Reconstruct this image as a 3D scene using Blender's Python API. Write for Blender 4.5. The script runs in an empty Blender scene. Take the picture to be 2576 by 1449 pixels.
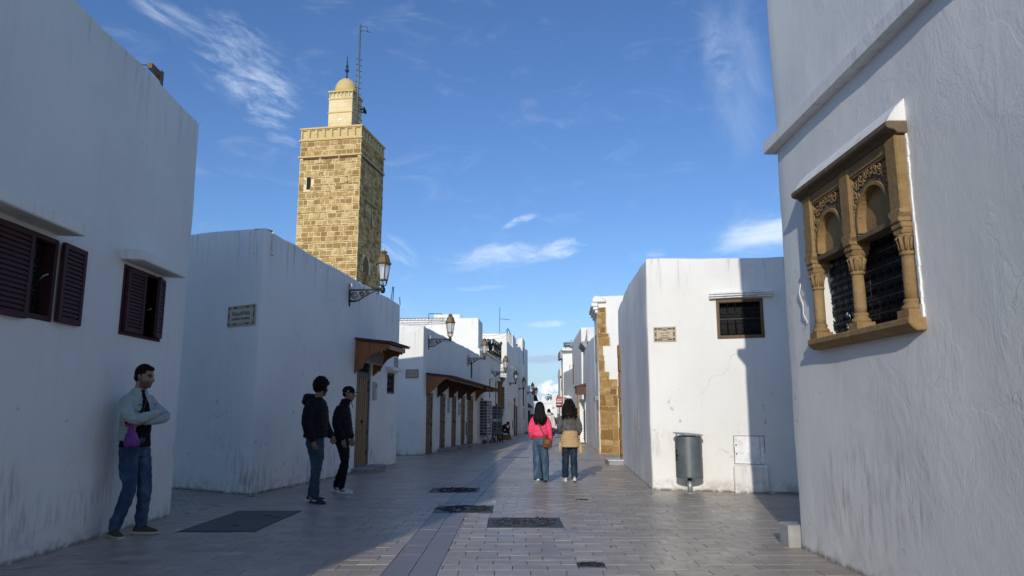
import bpy, bmesh, math, random
import numpy as np
from mathutils import Vector, Matrix, noise as mnoise
random.seed(7)
R = math.radians
sc = bpy.context.scene
col = sc.collection

# ------------------------------------------------------------------ camera
CAM_H, PITCH, FPX = 1.36, R(9.6), 1800.0
cam_d = bpy.data.cameras.new('camera')
cam = bpy.data.objects.new('camera', cam_d)
col.objects.link(cam)
cam_d.sensor_width = 36.0
cam_d.lens = 36.0 * FPX / 2576.0
cam_d.clip_start = 0.05
cam_d.clip_end = 3000.0
cam.location = (0, 0, CAM_H)
cam.rotation_euler = (R(90) + PITCH, 0, 0)
sc.camera = cam

# ------------------------------------------------------------------ light
SUN_EL, SUN_AZ, SUN_STR, SKY_STR = R(18.5), R(13.4), 2.85, 0.15   # azimuth: heading of the sunlight, east of +Y
sun_d = bpy.data.lights.new('sun', 'SUN')
sun_d.energy = SUN_STR
sun_d.angle = R(0.53)
sun_d.color = (1.0, 0.95, 0.86)
sun = bpy.data.objects.new('sun', sun_d)
col.objects.link(sun)
sdir = Vector((math.sin(SUN_AZ) * math.cos(SUN_EL), math.cos(SUN_AZ) * math.cos(SUN_EL), -math.sin(SUN_EL)))
sun.rotation_euler = sdir.to_track_quat('-Z', 'Y').to_euler()
sun.location = (-10, -40, 40)

sc.view_settings.view_transform = 'Standard'
try:
    sc.view_settings.look = 'None'
except Exception:
    pass
sc.view_settings.exposure = 0.0
sc.view_settings.gamma = 1.0
sc.view_settings.use_curve_mapping = False
sc.render.engine = 'CYCLES'
sc.cycles.use_denoising = True
sc.cycles.max_bounces = 8
sc.cycles.diffuse_bounces = 4

# ------------------------------------------------------------------ node helpers
class NT:
    def __init__(s, tree):
        s.t = tree
    def n(s, kind, **kw):
        nd = s.t.nodes.new(kind)
        for k, v in kw.items():
            setattr(nd, k, v)
        return nd
    def put(s, sock, v):
        if isinstance(v, bpy.types.NodeSocket):
            s.t.links.new(v, sock)
        elif v is not None:
            if sock.type == 'RGBA' and len(v) == 3:
                v = (*v, 1)
            sock.default_value = v
    def math(s, op, a, b=None, c=None, clamp=False):
        nd = s.n('ShaderNodeMath', operation=op, use_clamp=clamp)
        for i, v in enumerate((a, b, c)):
            if v is not None:
                s.put(nd.inputs[i], v)
        return nd.outputs[0]
    def step(s, v, lo, hi, a=0.0, b=1.0):
        nd = s.n('ShaderNodeMapRange', interpolation_type='SMOOTHSTEP')
        for i, x in enumerate((v, lo, hi, a, b)):
            s.put(nd.inputs[i], x)
        return nd.outputs[0]
    def mix(s, f, a, b, mode='MIX'):
        nd = s.n('ShaderNodeMix', data_type='RGBA', blend_type=mode)
        s.put(nd.inputs[0], f)
        s.put(nd.inputs[6], a)
        s.put(nd.inputs[7], b)
        return nd.outputs[2]
    def noise(s, vec, scale=1.0, detail=4.0, rough=0.55, dist=0.0):
        nd = s.n('ShaderNodeTexNoise')
        s.put(nd.inputs['Vector'], vec)
        nd.inputs['Scale'].default_value = scale
        nd.inputs['Detail'].default_value = detail
        nd.inputs['Roughness'].default_value = rough
        nd.inputs['Distortion'].default_value = dist
        return nd.outputs['Fac']
    def scale(s, vec, xyz, loc=(0, 0, 0), rot=(0, 0, 0)):
        nd = s.n('ShaderNodeMapping')
        s.put(nd.inputs['Vector'], vec)
        nd.inputs['Scale'].default_value = xyz
        nd.inputs['Location'].default_value = loc
        nd.inputs['Rotation'].default_value = rot
        return nd.outputs[0]
    def sep(s, vec):
        nd = s.n('ShaderNodeSeparateXYZ')
        s.put(nd.inputs[0], vec)
        return nd.outputs
    def comb(s, x, y, z):
        nd = s.n('ShaderNodeCombineXYZ')
        for i, v in enumerate((x, y, z)):
            s.put(nd.inputs[i], v)
        return nd.outputs[0]
    def ramp(s, f, stops):
        nd = s.n('ShaderNodeValToRGB')
        s.put(nd.inputs[0], f)
        e = nd.color_ramp.elements
        while len(e) < len(stops):
            e.new(0.5)
        for i, (p, c) in enumerate(stops):
            e[i].position = p
            e[i].color = (*c, 1)
        return nd.outputs[0]

# ------------------------------------------------------------------ world: sky with clouds
w = bpy.data.worlds.new('World')
sc.world = w
w.use_nodes = True
W = NT(w.node_tree)
for nd in list(w.node_tree.nodes):
    w.node_tree.nodes.remove(nd)
sky = W.n('ShaderNodeTexSky', sky_type='NISHITA', sun_disc=False)
sky.sun_elevation = SUN_EL
sky.sun_rotation = R(180) + SUN_AZ
sky.air_density = 1.0
sky.dust_density = 0.7
sky.ozone_density = 2.2
hsv = W.n('ShaderNodeHueSaturation')
W.put(hsv.inputs['Color'], sky.outputs[0])
hsv.inputs['Hue'].default_value = 0.5
hsv.inputs['Saturation'].default_value = 1.05
hsv.inputs['Value'].default_value = 1.0
tint_n = W.n('ShaderNodeMix', data_type='RGBA', blend_type='MULTIPLY')
W.put(tint_n.inputs[0], 1.0)
W.put(tint_n.inputs[6], hsv.outputs[0])
W.put(tint_n.inputs[7], (0.575, 0.71, 0.945))
skyc = tint_n.outputs[2]
tc = W.n('ShaderNodeTexCoord').outputs['Generated']
dx, dy, dz = W.sep(tc)
az = W.math('ARCTAN2', dx, dy)                    # radians east of +Y
el = W.math('ARCSINE', dz)
warp = W.math('SUBTRACT', W.noise(tc, 9.0, 5), 0.5)
warp2 = W.math('SUBTRACT', W.noise(W.scale(tc, (1, 1, 1), (3.1, 1.7, 0.4)), 9.0, 5), 0.5)
def cloud(a0, e0, wa, we, rot, wamt, sx, sy, scl, lo, hi, strength, detail=8.0, edge=0.25, rough=0.6, fib=None, fx=5.0, fy=18.0):
    """one cloud at bearing a0 and elevation e0 (degrees), half sizes wa, we, turned by rot; fibres stretched sx:sy"""
    c_, s_ = math.cos(R(rot)), math.sin(R(rot))
    a = W.math('SUBTRACT', az, R(a0)); e = W.math('SUBTRACT', el, R(e0))
    a = W.math('ADD', a, W.math('MULTIPLY', warp, R(wamt))); e = W.math('ADD', e, W.math('MULTIPLY', warp2, R(wamt)))
    p = W.math('ADD', W.math('MULTIPLY', a, c_), W.math('MULTIPLY', e, s_))
    q = W.math('SUBTRACT', W.math('MULTIPLY', e, c_), W.math('MULTIPLY', a, s_))
    pn = W.math('DIVIDE', p, R(wa)); qn = W.math('DIVIDE', q, R(we))
    r = W.math('SQRT', W.math('ADD', W.math('MULTIPLY', pn, pn), W.math('MULTIPLY', qn, qn)))
    m = W.step(r, 1.0, edge, 0.0, 1.0)
    if fib is None:
        f = W.noise(W.comb(W.math('MULTIPLY', p, sx), W.math('MULTIPLY', q, sy), a0 * 0.37), scl, detail, rough, 0.6)
    else:                                          # fibres lie at their own angle inside the cloud
        cf, sf = math.cos(R(fib)), math.sin(R(fib))
        u = W.math('ADD', W.math('MULTIPLY', a, cf), W.math('MULTIPLY', e, sf)); v = W.math('SUBTRACT', W.math('MULTIPLY', e, cf), W.math('MULTIPLY', a, sf))
        f1 = W.noise(W.comb(W.math('MULTIPLY', u, fx), W.math('MULTIPLY', v, fy), a0), 3.6, detail, 0.62, 0.5)
        f2 = W.noise(W.comb(W.math('MULTIPLY', u, fx * 2.2), W.math('MULTIPLY', v, fy * 1.5), a0 + 3), 6.0, 6, 0.65, 0.4)
        f = W.math('SUBTRACT', W.math('ADD', W.math('MULTIPLY', f1, 1.4), W.math('MULTIPLY', f2, 0.7)), 0.78)
    d = W.step(W.math('ADD', f, W.math('MULTIPLY', W.math('SUBTRACT', m, 1.0), 0.35)), lo, hi)
    return W.math('MULTIPLY', W.math('MULTIPLY', d, m), strength)
def union(*cs):
    o = cs[0]
    for c in cs[1:]:
        o = W.math('SUBTRACT', 1.0, W.math('MULTIPLY', W.math('SUBTRACT', 1.0, o), W.math('SUBTRACT', 1.0, c)))
    return o
CL = []
# cirrus fan on the left, veil on the right, streaks and low cumulus over the street
CL.append(cloud(-22.0, 25.4, 6.6, 4.2, -38, 1.8, 0, 0, 1, 0.0, 0.74, 0.42, fib=-20, fx=4.5, fy=17.0))
CL.append(cloud(-20.2, 23.2, 4.6, 3.4, -36, 1.5, 0, 0, 1, 0.0, 0.70, 0.44, fib=-14, fx=5.5, fy=20.0))
CL.append(cloud(-18.6, 20.2, 2.6, 1.0, -12, 0.8, 5.0, 16.0, 6.0, 0.30, 0.85, 0.25))
CL.append(cloud(-27.5, 27.6, 6.0, 2.0, -18, 0.8, 3.0, 16.0, 5.0, 0.3, 0.8, 0.35))
CL.append(cloud(18.4, 25.0, 4.6, 11.0, 6, 2.0, 2.6, 2.6, 3.0, 0.30, 1.05, 0.42, rough=0.66))
CL.append(cloud(17.3, 26.2, 2.6, 4.6, 12, 1.6, 5.0, 12.0, 4.0, 0.32, 0.95, 0.35))
CL.append(cloud(-0.4, 12.2, 8.6, 1.9, 5, 2.2, 5.0, 14.0, 4.5, 0.20, 0.78, 0.60))
CL.append(cloud(4.4, 12.9, 3.0, 1.5, 10, 1.2, 6.0, 14.0, 4.0, 0.28, 0.66, 0.55))
CL.append(cloud(0.7, 15.0, 2.6, 0.75, 22, 0.8, 6.0, 16.0, 5.0, 0.28, 0.7, 0.55))
CL.append(cloud(-9.3, 12.5, 3.8, 1.8, -30, 0.9, 5.0, 14.0, 4.0, 0.3, 0.8, 0.35))
CL.append(cloud(20.5, 13.3, 6.6, 2.3, 9, 0.7, 4.0, 13.0, 3.0, 0.12, 0.62, 0.85, 7.0, 0.15))
CL.append(cloud(3.0, 6.7, 3.0, 0.5, 3, 0.5, 4.0, 12.0, 4.0, 0.2, 0.7, 0.5))
CL.append(cloud(-2.5, 9.6, 4.0, 0.4, 3, 0.5, 4.0, 12.0, 4.0, 0.25, 0.8, 0.3))
CL.append(cloud(11.8, 12.2, 1.8, 0.7, 12, 1.0, 6.0, 12.0, 5.0, 0.3, 0.75, 0.3))
thin = union(*CL)
grey = W.math('MULTIPLY', cloud(2.4, 3.9, 3.6, 0.55, 0, 0.6, 5.0, 14.0, 4.0, 0.16, 0.6, 0.75), 1.0)
cum = union(cloud(-0.6, 1.9, 1.6, 1.7, 0, 1.1, 9, 9, 4.0, 0.12, 0.34, 0.95, 6, 0.5),
            cloud(4.2, 1.4, 3.0, 1.1, 0, 1.0, 9, 11, 4.0, 0.12, 0.36, 0.95, 6, 0.5),
            cloud(1.7, 0.5, 5.0, 0.8, 0, 0.8, 7, 11, 4.0, 0.12, 0.4, 0.8, 6, 0.5))
cshade = W.noise(W.comb(W.math('MULTIPLY', az, 40.0), W.math('MULTIPLY', el, 60.0), 1.0), 1.2, 4)
fbm = W.noise(W.comb(W.math('MULTIPLY', az, 6.0), W.math('MULTIPLY', el, 15.0), 5.0), 1.6, 7, 0.6, 1.0)
veil = W.math('MULTIPLY', W.step(fbm, 0.52, 0.85), 0.14)
thin = union(thin, veil)
WHITE_C = (5.6, 6.4, 7.6)
skyc = W.mix(W.step(el, R(9.0), R(-1.0), 0.0, 0.85), skyc, (3.2, 4.7, 6.1))
c0 = W.mix(thin, skyc, WHITE_C)
c0 = W.mix(grey, c0, (2.9, 3.7, 5.2))
ccol = W.mix(W.step(cshade, 0.38, 0.62), (3.6, 4.4, 5.6), (8.4, 8.8, 9.2))
c0 = W.mix(cum, c0, ccol)
bg = W.n('ShaderNodeBackground')
W.put(bg.inputs['Color'], c0)
bg.inputs['Strength'].default_value = SKY_STR
out = W.n('ShaderNodeOutputWorld')
w.node_tree.links.new(bg.outputs[0], out.inputs[0])

# ------------------------------------------------------------------ materials
MATS = {}
def mat(name, rough=0.6, metal=0.0, spec=None):
    m = bpy.data.materials.new(name)
    m.use_nodes = True
    nt = NT(m.node_tree)
    b = m.node_tree.nodes['Principled BSDF']
    b.inputs['Roughness'].default_value = rough
    b.inputs['Metallic'].default_value = metal
    if spec is not None:
        b.inputs['Specular IOR Level'].default_value = spec
    MATS[name] = m
    return m, nt, b
def pos(nt):
    return nt.n('ShaderNodeNewGeometry').outputs['Position']
def bump(nt, b, h, strength=0.3, dist=0.02):
    nd = nt.n('ShaderNodeBump')
    nd.inputs['Strength'].default_value = strength
    nd.inputs['Distance'].default_value = dist
    nt.put(nd.inputs['Height'], h)
    nt.put(b.inputs['Normal'], nd.outputs[0])
def plain(name, c, rough=0.6, metal=0.0, var=0.15, scale=8.0, bmp=0.0, spec=None, obj_rand=0.0):
    m, nt, b = mat(name, rough, metal, spec)
    p = pos(nt)
    f = nt.noise(p, scale, 5)
    lo = tuple(x * (1 - var) for x in c); hi = tuple(min(1, x * (1 + var)) for x in c)
    cc = nt.mix(nt.step(f, 0.3, 0.7), lo, hi)
    if obj_rand:
        rnd = nt.n('ShaderNodeObjectInfo').outputs['Random']
        cc = nt.mix(nt.math('MULTIPLY', rnd, obj_rand), cc, tuple(x * 0.45 for x in c))
    nt.put(b.inputs['Base Color'], cc)
    nt.put(b.inputs['Roughness'], nt.step(f, 0.2, 0.8, max(0.05, rough - 0.08), min(1, rough + 0.08)))
    if bmp:
        bump(nt, b, nt.noise(p, scale * 6, 4), bmp, 0.01)
    return m
def plaster(name, c=(0.82, 0.80, 0.745), dirt=0.5, bmp=0.35, streak=1.0, trowel=False, seed=0.0, blotch=0.05):
    m, nt, b = mat(name, 0.85, 0.0, 0.25)
    p = pos(nt)
    ps = nt.scale(p, (1, 1, 1), (seed, seed * 0.7, 0))
    x, y, z = nt.sep(p)
    zg = nt.math('ADD', z, nt.math('MULTIPLY', nt.math('MAXIMUM', nt.math('SUBTRACT', y, 6.5), 0.0), 0.0135))
    big = nt.noise(ps, 0.55, 4, 0.5)
    mid = nt.noise(ps, 2.6, 6, 0.6)
    cc = nt.mix(nt.step(big, 0.32, 0.68), tuple(v * (1 - blotch) for v in c), tuple(min(0.86, v * (1 + blotch * 0.6)) for v in c))
    cc = nt.mix(nt.math('MULTIPLY', nt.step(mid, 0.50, 0.75), 0.22), cc, tuple(v * 0.86 for v in c))
    # rain streaks running down the limewash
    st = nt.noise(nt.scale(ps, (9, 9, 0.35) if streak < 1.3 else (16, 16, 0.5)), 1.0, 5, 0.6)
    cc = nt.mix(nt.math('MULTIPLY', nt.step(st, 0.52, 0.78), 0.24 * streak), cc, (c[0] * 0.72, c[1] * 0.74, c[2] * 0.74))
    # scuffs at hand and foot height: patchy, broken up, with drips
    ban = nt.math('MULTIPLY', nt.step(zg, 1.35, 0.75), 1.0)
    pat = nt.step(nt.noise(ps, 0.85, 3, 0.5), 0.46, 0.66)
    drp = nt.step(nt.noise(nt.scale(ps, (14, 14, 2.2)), 1.0, 6, 0.7), 0.42, 0.72)
    d1 = nt.math('MULTIPLY', nt.math('MULTIPLY', ban, pat), drp)
    spl = nt.math('MULTIPLY', nt.step(zg, 0.32, 0.0), nt.step(nt.noise(ps, 5.0, 6, 0.7), 0.40, 0.66))
    spt = nt.math('MULTIPLY', nt.step(nt.noise(ps, 7.0, 2, 0.4), 0.70, 0.76), nt.step(zg, 2.2, 1.2))
    dd = nt.math('MULTIPLY', nt.math('MAXIMUM', nt.math('MAXIMUM', d1, nt.math('MULTIPLY', spl, 0.7)), nt.math('MULTIPLY', spt, 0.5)), dirt)
    cc = nt.mix(dd, cc, (0.20, 0.185, 0.16))
    # hairline cracks, drips below the roof edge, a grimy line along the foot
    vo = nt.n('ShaderNodeTexVoronoi', feature='DISTANCE_TO_EDGE'); vo.inputs['Scale'].default_value = 0.62
    vw = nt.n('ShaderNodeVectorMath', operation='MULTIPLY_ADD')
    nz = nt.n('ShaderNodeTexNoise'); nz.inputs['Scale'].default_value = 2.2; nz.inputs['Detail'].default_value = 6; nt.put(nz.inputs['Vector'], ps)
    nt.put(vw.inputs[0], nz.outputs['Color']); vw.inputs[1].default_value = (0.9, 0.9, 0.9); nt.put(vw.inputs[2], ps); nt.put(vo.inputs['Vector'], vw.outputs[0])
    crk = nt.math('MULTIPLY', nt.step(vo.outputs['Distance'], 0.007, 0.002), nt.step(nt.noise(ps, 0.7, 2), 0.54, 0.62))
    cc = nt.mix(nt.math('MULTIPLY', crk, 0.25 * min(1.0, dirt * 1.4)), cc, (0.22, 0.21, 0.19))
    bt = nt.n('ShaderNodeAttribute', attribute_name='below_top').outputs['Fac']
    dr = nt.math('MULTIPLY', nt.math('MULTIPLY', nt.step(bt, 1.0, 0.0), nt.step(nt.noise(nt.scale(ps, (7, 7, 0.5)), 1.0, 5, 0.7), 0.50, 0.72)), nt.step(bt, -0.5, 0.02))
    cc = nt.mix(nt.math('MULTIPLY', dr, 0.6 * min(1.0, dirt * 1.3)), cc, (0.30, 0.29, 0.26))
    pch = nt.step(nt.noise(nt.scale(ps, (1.1, 1.1, 1.5)), 1.0, 3, 0.45, 0.6), 0.585, 0.60)
    cc = nt.mix(nt.math('MULTIPLY', pch, 0.16), cc, tuple(min(0.88, v * 1.08) for v in c))
    ft = nt.math('MULTIPLY', nt.step(zg, 0.06, 0.0), nt.step(nt.noise(ps, 9.0, 4, 0.6), 0.30, 0.55))
    cc = nt.mix(nt.math('MULTIPLY', ft, min(1.0, 0.4 + dirt * 0.6)), cc, (0.10, 0.09, 0.075))
    nt.put(b.inputs['Base Color'], cc)
    fine = nt.noise(ps, 55.0, 4, 0.6)
    tro = nt.noise(nt.scale(ps, (5, 5, 1.6)) if not trowel else nt.scale(ps, (3.2, 3.2, 2.0), (0, 0, 0), (0.5, 0, 0)), 1.0, 5, 0.6, 1.2)
    h = nt.math('ADD', nt.math('MULTIPLY', fine, 0.35), nt.math('MULTIPLY', tro, 1.6 if trowel else 0.8))
    h = nt.math('ADD', h, nt.math('MULTIPLY', nt.noise(nt.scale(ps, (20, 20, 13), (0, 0, 0), (0.4, 0, 0)), 1.0, 4, 0.6, 0.5), 0.5))
    h = nt.math('MULTIPLY', h, nt.step(nt.noise(ps, 0.8, 3), 0.35, 0.65, 0.45, 1.5))
    h = nt.math('ADD', h, nt.math('MULTIPLY', pch, 0.25))
    h = nt.math('SUBTRACT', h, nt.math('MULTIPLY', crk, 0.6))
    bump(nt, b, h, bmp, 0.02)
    return m
plaster('plaster_left', dirt=0.6, seed=1.0, bmp=0.25)
plaster('plaster_mid', dirt=0.85, seed=5.3, bmp=0.25)
plaster('plaster_right', c=(0.79, 0.775, 0.735), dirt=0.55, bmp=0.16, trowel=True, seed=9.1, streak=0.5)
plaster('plaster_grazed', c=(0.79, 0.775, 0.735), dirt=0.35, bmp=0.25, trowel=True, seed=13.7, streak=2.3, blotch=0.10)
plaster('plaster_clean', dirt=0.35, bmp=0.2, seed=21.0, streak=0.5)
plaster('plaster_far', dirt=0.15, bmp=0.12, seed=33.0, streak=0.5)
plaster('plaster_tan', c=(0.72, 0.58, 0.33), dirt=0.0, bmp=0.3, seed=40.0, blotch=0.22)
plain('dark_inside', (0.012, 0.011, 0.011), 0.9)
plain('maroon_paint', (0.048, 0.0095, 0.0105), 0.75, var=0.3, scale=20, bmp=0.1)
plain('dark_iron', (0.012, 0.013, 0.015), 0.5, 0.3, var=0.3)
plain('green_iron', (0.020, 0.026, 0.026), 0.5, 0.3, var=0.3)
plain('black_gap', (0.01, 0.01, 0.01), 0.9)
plain('brass_paint', (0.145, 0.088, 0.022), 0.5, 0.1, var=0.18, scale=12)
plain('grey_metal', (0.125, 0.143, 0.145), 0.42, 0.2, var=0.12, scale=6)
plain('steel_bare', (0.35, 0.36, 0.36), 0.45, 0.6)
plain('white_metal', (0.55, 0.56, 0.56), 0.5)
plain('grey_plastic', (0.42, 0.44, 0.44), 0.5)
plain('stone_grey', (0.27, 0.265, 0.26), 0.7, var=0.2, scale=6, bmp=0.2)
plain('stone_concrete', (0.36, 0.35, 0.33), 0.85, var=0.2, scale=4, bmp=0.3)
plain('cast_iron', (0.055, 0.053, 0.05), 0.5, 0.4, var=0.35, scale=14)
plain('cast_iron_dark', (0.022, 0.021, 0.02), 0.6, 0.3, var=0.3)
plain('plate_steel', (0.075, 0.078, 0.08), 0.55, 0.4, var=0.3, scale=5, bmp=0.3)
plain('sign_tan', (0.50, 0.40, 0.275), 0.5, var=0.06)
plain('sign_ink', (0.05, 0.04, 0.025), 0.6)
plain('sign_grey', (0.20, 0.20, 0.20), 0.6)
plain('red_sign', (0.62, 0.06, 0.06), 0.5)
plain('white_paint', (0.78, 0.78, 0.76), 0.6)
plain('blue_paint', (0.03, 0.05, 0.32), 0.6)
plain('yellow_pot', (0.55, 0.42, 0.06), 0.6)
plain('cactus_green', (0.055, 0.075, 0.040), 0.7, var=0.3)
plain('palm_green', (0.05, 0.065, 0.022), 0.7, var=0.4, scale=2)
plain('palm_trunk', (0.12, 0.085, 0.05), 0.9)
plain('rubber', (0.015, 0.015, 0.016), 0.7)
plain('cable', (0.06, 0.06, 0.06), 0.6)
plain('white_cable', (0.7, 0.7, 0.68), 0.6)
def wood(name, c, dark, rough=0.6, axis=(18, 18, 1.2), bmp=0.25):
    m, nt, b = mat(name, rough, 0, 0.3)
    p = pos(nt)
    g = nt.noise(nt.scale(p, axis), 1.6, 6, 0.65, 1.2)
    rnd = nt.n('ShaderNodeObjectInfo').outputs['Random']
    cc = nt.mix(nt.step(g, 0.32, 0.68), dark, c)
    cc = nt.mix(nt.math('MULTIPLY', rnd, 0.35), cc, tuple(v * 0.6 for v in dark))
    st = nt.noise(p, 3.0, 4)
    cc = nt.mix(nt.math('MULTIPLY', nt.step(st, 0.55, 0.75), 0.35), cc, tuple(v * 0.5 for v in dark))
    nt.put(b.inputs['Base Color'], cc)
    bump(nt, b, g, bmp, 0.008)
    return m
wood('wood_door', (0.36, 0.235, 0.125), (0.21, 0.13, 0.07))
wood('wood_panel', (0.235, 0.155, 0.095), (0.13, 0.085, 0.052))
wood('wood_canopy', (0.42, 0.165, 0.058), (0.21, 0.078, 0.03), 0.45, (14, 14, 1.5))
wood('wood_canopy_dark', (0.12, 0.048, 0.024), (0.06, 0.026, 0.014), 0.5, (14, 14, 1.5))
wood('wood_roof', (0.12, 0.068, 0.04), (0.06, 0.034, 0.022), 0.65, (2, 2, 14))
wood('wood_frame', (0.20, 0.115, 0.055), (0.12, 0.07, 0.035))
wood('wood_grey', (0.22, 0.19, 0.15), (0.12, 0.10, 0.08), 0.8)
def stone(name, c1, c2, smear=0.4, smear_c=(0.60, 0.50, 0.31), rnd_amt=1.0, scale=1.0, pit=0.5, attr=None):
    m, nt, b = mat(name, 0.88, 0, 0.2)
    p = pos(nt)
    if attr:
        rnd = nt.n('ShaderNodeAttribute', attribute_name=attr).outputs['Fac']
    else:
        rnd = nt.n('ShaderNodeObjectInfo').outputs['Random']
    f = nt.math('ADD', nt.math('MULTIPLY', rnd, rnd_amt), nt.math('MULTIPLY', nt.noise(p, 3.5 * scale, 6, 0.65), 1.0 - rnd_amt * 0.6))
    cc = nt.mix(nt.step(f, 0.15, 1.0), c1, c2)
    cc = nt.mix(nt.math('MULTIPLY', nt.step(nt.noise(p, 12.0 * scale, 5, 0.7), 0.5, 0.8), pit), cc, tuple(v * 0.55 for v in c1))
    sm = nt.math('ADD', nt.noise(p, 3.2 * scale, 6, 0.65, 0.6), nt.math('MULTIPLY', nt.math('SUBTRACT', rnd, 0.5), 0.16))
    cc = nt.mix(nt.math('MULTIPLY', nt.step(sm, 0.54, 0.60), smear), cc, smear_c)
    nt.put(b.inputs['Base Color'], cc)
    h = nt.math('ADD', nt.noise(p, 9 * scale, 6, 0.7), nt.math('MULTIPLY', nt.noise(p, 45 * scale, 4, 0.6), 0.4))
    bump(nt, b, h, 0.5, 0.03)
    return m
stone('tower_stone', (0.26, 0.145, 0.045), (0.53, 0.36, 0.14), 0.6, (0.72, 0.56, 0.28), 0.5, 1.0, 0.45)
stone('tower_stone_mass', (0.26, 0.145, 0.045), (0.53, 0.36, 0.14), 0.6, (0.72, 0.56, 0.28), 0.5, 1.0, 0.45, attr='tint')
stone('tower_mortar', (0.76, 0.62, 0.37), (0.85, 0.72, 0.47), 0.1, (0.55, 0.42, 0.22), 0.0, 0.7, 0.25)
stone('tower_trim', (0.60, 0.44, 0.18), (0.72, 0.55, 0.26), 0.35, (0.42, 0.32, 0.17), 0.2, 1.0, 0.3)
stone('quoin_stone', (0.215, 0.110, 0.032), (0.42, 0.255, 0.092), 0.6, (0.52, 0.37, 0.185), 0.7, 1.4, 0.6)
stone('quoin_mortar', (0.46, 0.33, 0.17), (0.58, 0.44, 0.25), 0.2, (0.6, 0.5, 0.33), 0.0, 1.0, 0.3)
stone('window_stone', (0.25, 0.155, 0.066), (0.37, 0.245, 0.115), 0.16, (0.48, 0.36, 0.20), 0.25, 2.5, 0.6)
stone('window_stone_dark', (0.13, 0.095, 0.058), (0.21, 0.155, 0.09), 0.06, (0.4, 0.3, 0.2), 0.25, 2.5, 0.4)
stone('pilaster_stone', (0.15, 0.095, 0.045), (0.26, 0.17, 0.085), 0.15, (0.4, 0.3, 0.17), 0.3, 1.0, 0.5)
def paving(name, attr):
    m, nt, b = mat(name, 0.42, 0, 0.5)
    p = pos(nt)
    rnd = nt.n('ShaderNodeAttribute', attribute_name='tint').outputs['Fac'] if attr else nt.n('ShaderNodeObjectInfo').outputs['Random']
    cc = nt.ramp(rnd, [(0.0, (0.318, 0.262, 0.203)), (0.3, (0.378, 0.317, 0.250)), (0.6, (0.418, 0.355, 0.280)), (0.85, (0.368, 0.307, 0.252)), (1.0, (0.485, 0.405, 0.31))])
    off = nt.comb(nt.math('MULTIPLY', rnd, 37.0), nt.math('MULTIPLY', rnd, 11.0), 0.0)
    va = nt.n('ShaderNodeVectorMath', operation='ADD')
    nt.put(va.inputs[0], p); nt.put(va.inputs[1], off)
    pv = va.outputs[0]
    n1 = nt.noise(pv, 5.0, 6, 0.65, 1.4)
    cc = nt.mix(nt.math('MULTIPLY', nt.step(n1, 0.42, 0.72), 0.35), cc, (0.27, 0.245, 0.228))
    v = nt.noise(nt.scale(pv, (6, 20, 1), (0, 0, 0), (0, 0, 0.6)), 1.0, 5, 0.6, 2.2)
    vein = nt.math('MULTIPLY', nt.step(v, 0.62, 0.72), nt.step(nt.noise(pv, 2.0, 2), 0.46, 0.62))
    cc = nt.mix(nt.math('MULTIPLY', vein, 0.45), cc, (0.62, 0.57, 0.53))
    big = nt.noise(p, 0.5, 4, 0.55)
    cc = nt.mix(nt.math('MULTIPLY', nt.step(big, 0.45, 0.72), 0.22), cc, (0.22, 0.205, 0.195))
    spots = nt.noise(p, 3.0, 2, 0.4)
    cc = nt.mix(nt.math('MULTIPLY', nt.step(spots, 0.72, 0.75), 0.6), cc, (0.10, 0.095, 0.09))
    nt.put(b.inputs['Base Color'], cc)
    nt.put(b.inputs['Roughness'], nt.step(nt.math('ADD', nt.math('MULTIPLY', n1, 0.6), nt.math('MULTIPLY', big, 0.6)), 0.35, 0.85, 0.26, 0.55))
    bump(nt, b, nt.math('ADD', n1, nt.math('MULTIPLY', nt.noise(p, 60, 3), 0.4)), 0.12, 0.006)
    return m
paving('paving_stone', False)
paving('paving_mass', True)
def band_stone(name, attr):
    m, nt, b = mat(name, 0.4, 0, 0.5)
    p = pos(nt)
    rnd = nt.n('ShaderNodeAttribute', attribute_name='tint').outputs['Fac'] if attr else nt.n('ShaderNodeObjectInfo').outputs['Random']
    cc = nt.mix(rnd, (0.205, 0.185, 0.18), (0.265, 0.24, 0.232))
    n1 = nt.noise(p, 6.0, 6, 0.65, 1.0)
    cc = nt.mix(nt.math('MULTIPLY', nt.step(n1, 0.45, 0.75), 0.4), cc, (0.15, 0.145, 0.16))
    nt.put(b.inputs['Base Color'], cc)
    bump(nt, b, n1, 0.1, 0.006)
    return m
band_stone('band_stone', False)
band_stone('band_mass', True)
plain('grout', (0.10, 0.092, 0.085), 0.9, var=0.3, scale=20)
plain('far_ground', (0.31, 0.27, 0.235), 0.5, var=0.15, scale=1.5)
def glass(name):
    m, nt, b = mat(name, 0.08, 0, 0.5)
    b.inputs['Base Color'].default_value = (0.75, 0.78, 0.80, 1)
    b.inputs['Transmission Weight'].default_value = 0.0
    b.inputs['Alpha'].default_value = 0.42
    b.inputs['Roughness'].default_value = 0.25
    return m
glass('lamp_glass')
def denim(name, c, fade):
    m, nt, b = mat(name, 0.85, 0, 0.2)
    tc_ = nt.n('ShaderNodeTexCoord').outputs['Object']
    f = nt.noise(nt.scale(tc_, (9, 9, 4)), 1.0, 5, 0.6)
    cc = nt.mix(nt.step(f, 0.40, 0.72), c, fade)
    fold = nt.noise(nt.scale(tc_, (14, 14, 30)), 1.0, 4, 0.6, 0.8)
    cc = nt.mix(nt.math('MULTIPLY', nt.step(fold, 0.5, 0.75), 0.35), cc, tuple(v * 0.6 for v in c))
    nt.put(b.inputs['Base Color'], cc)
    bump(nt, b, nt.math('ADD', nt.math('MULTIPLY', fold, 1.0), nt.noise(tc_, 160.0, 2)), 0.4, 0.01)
    return m
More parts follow.
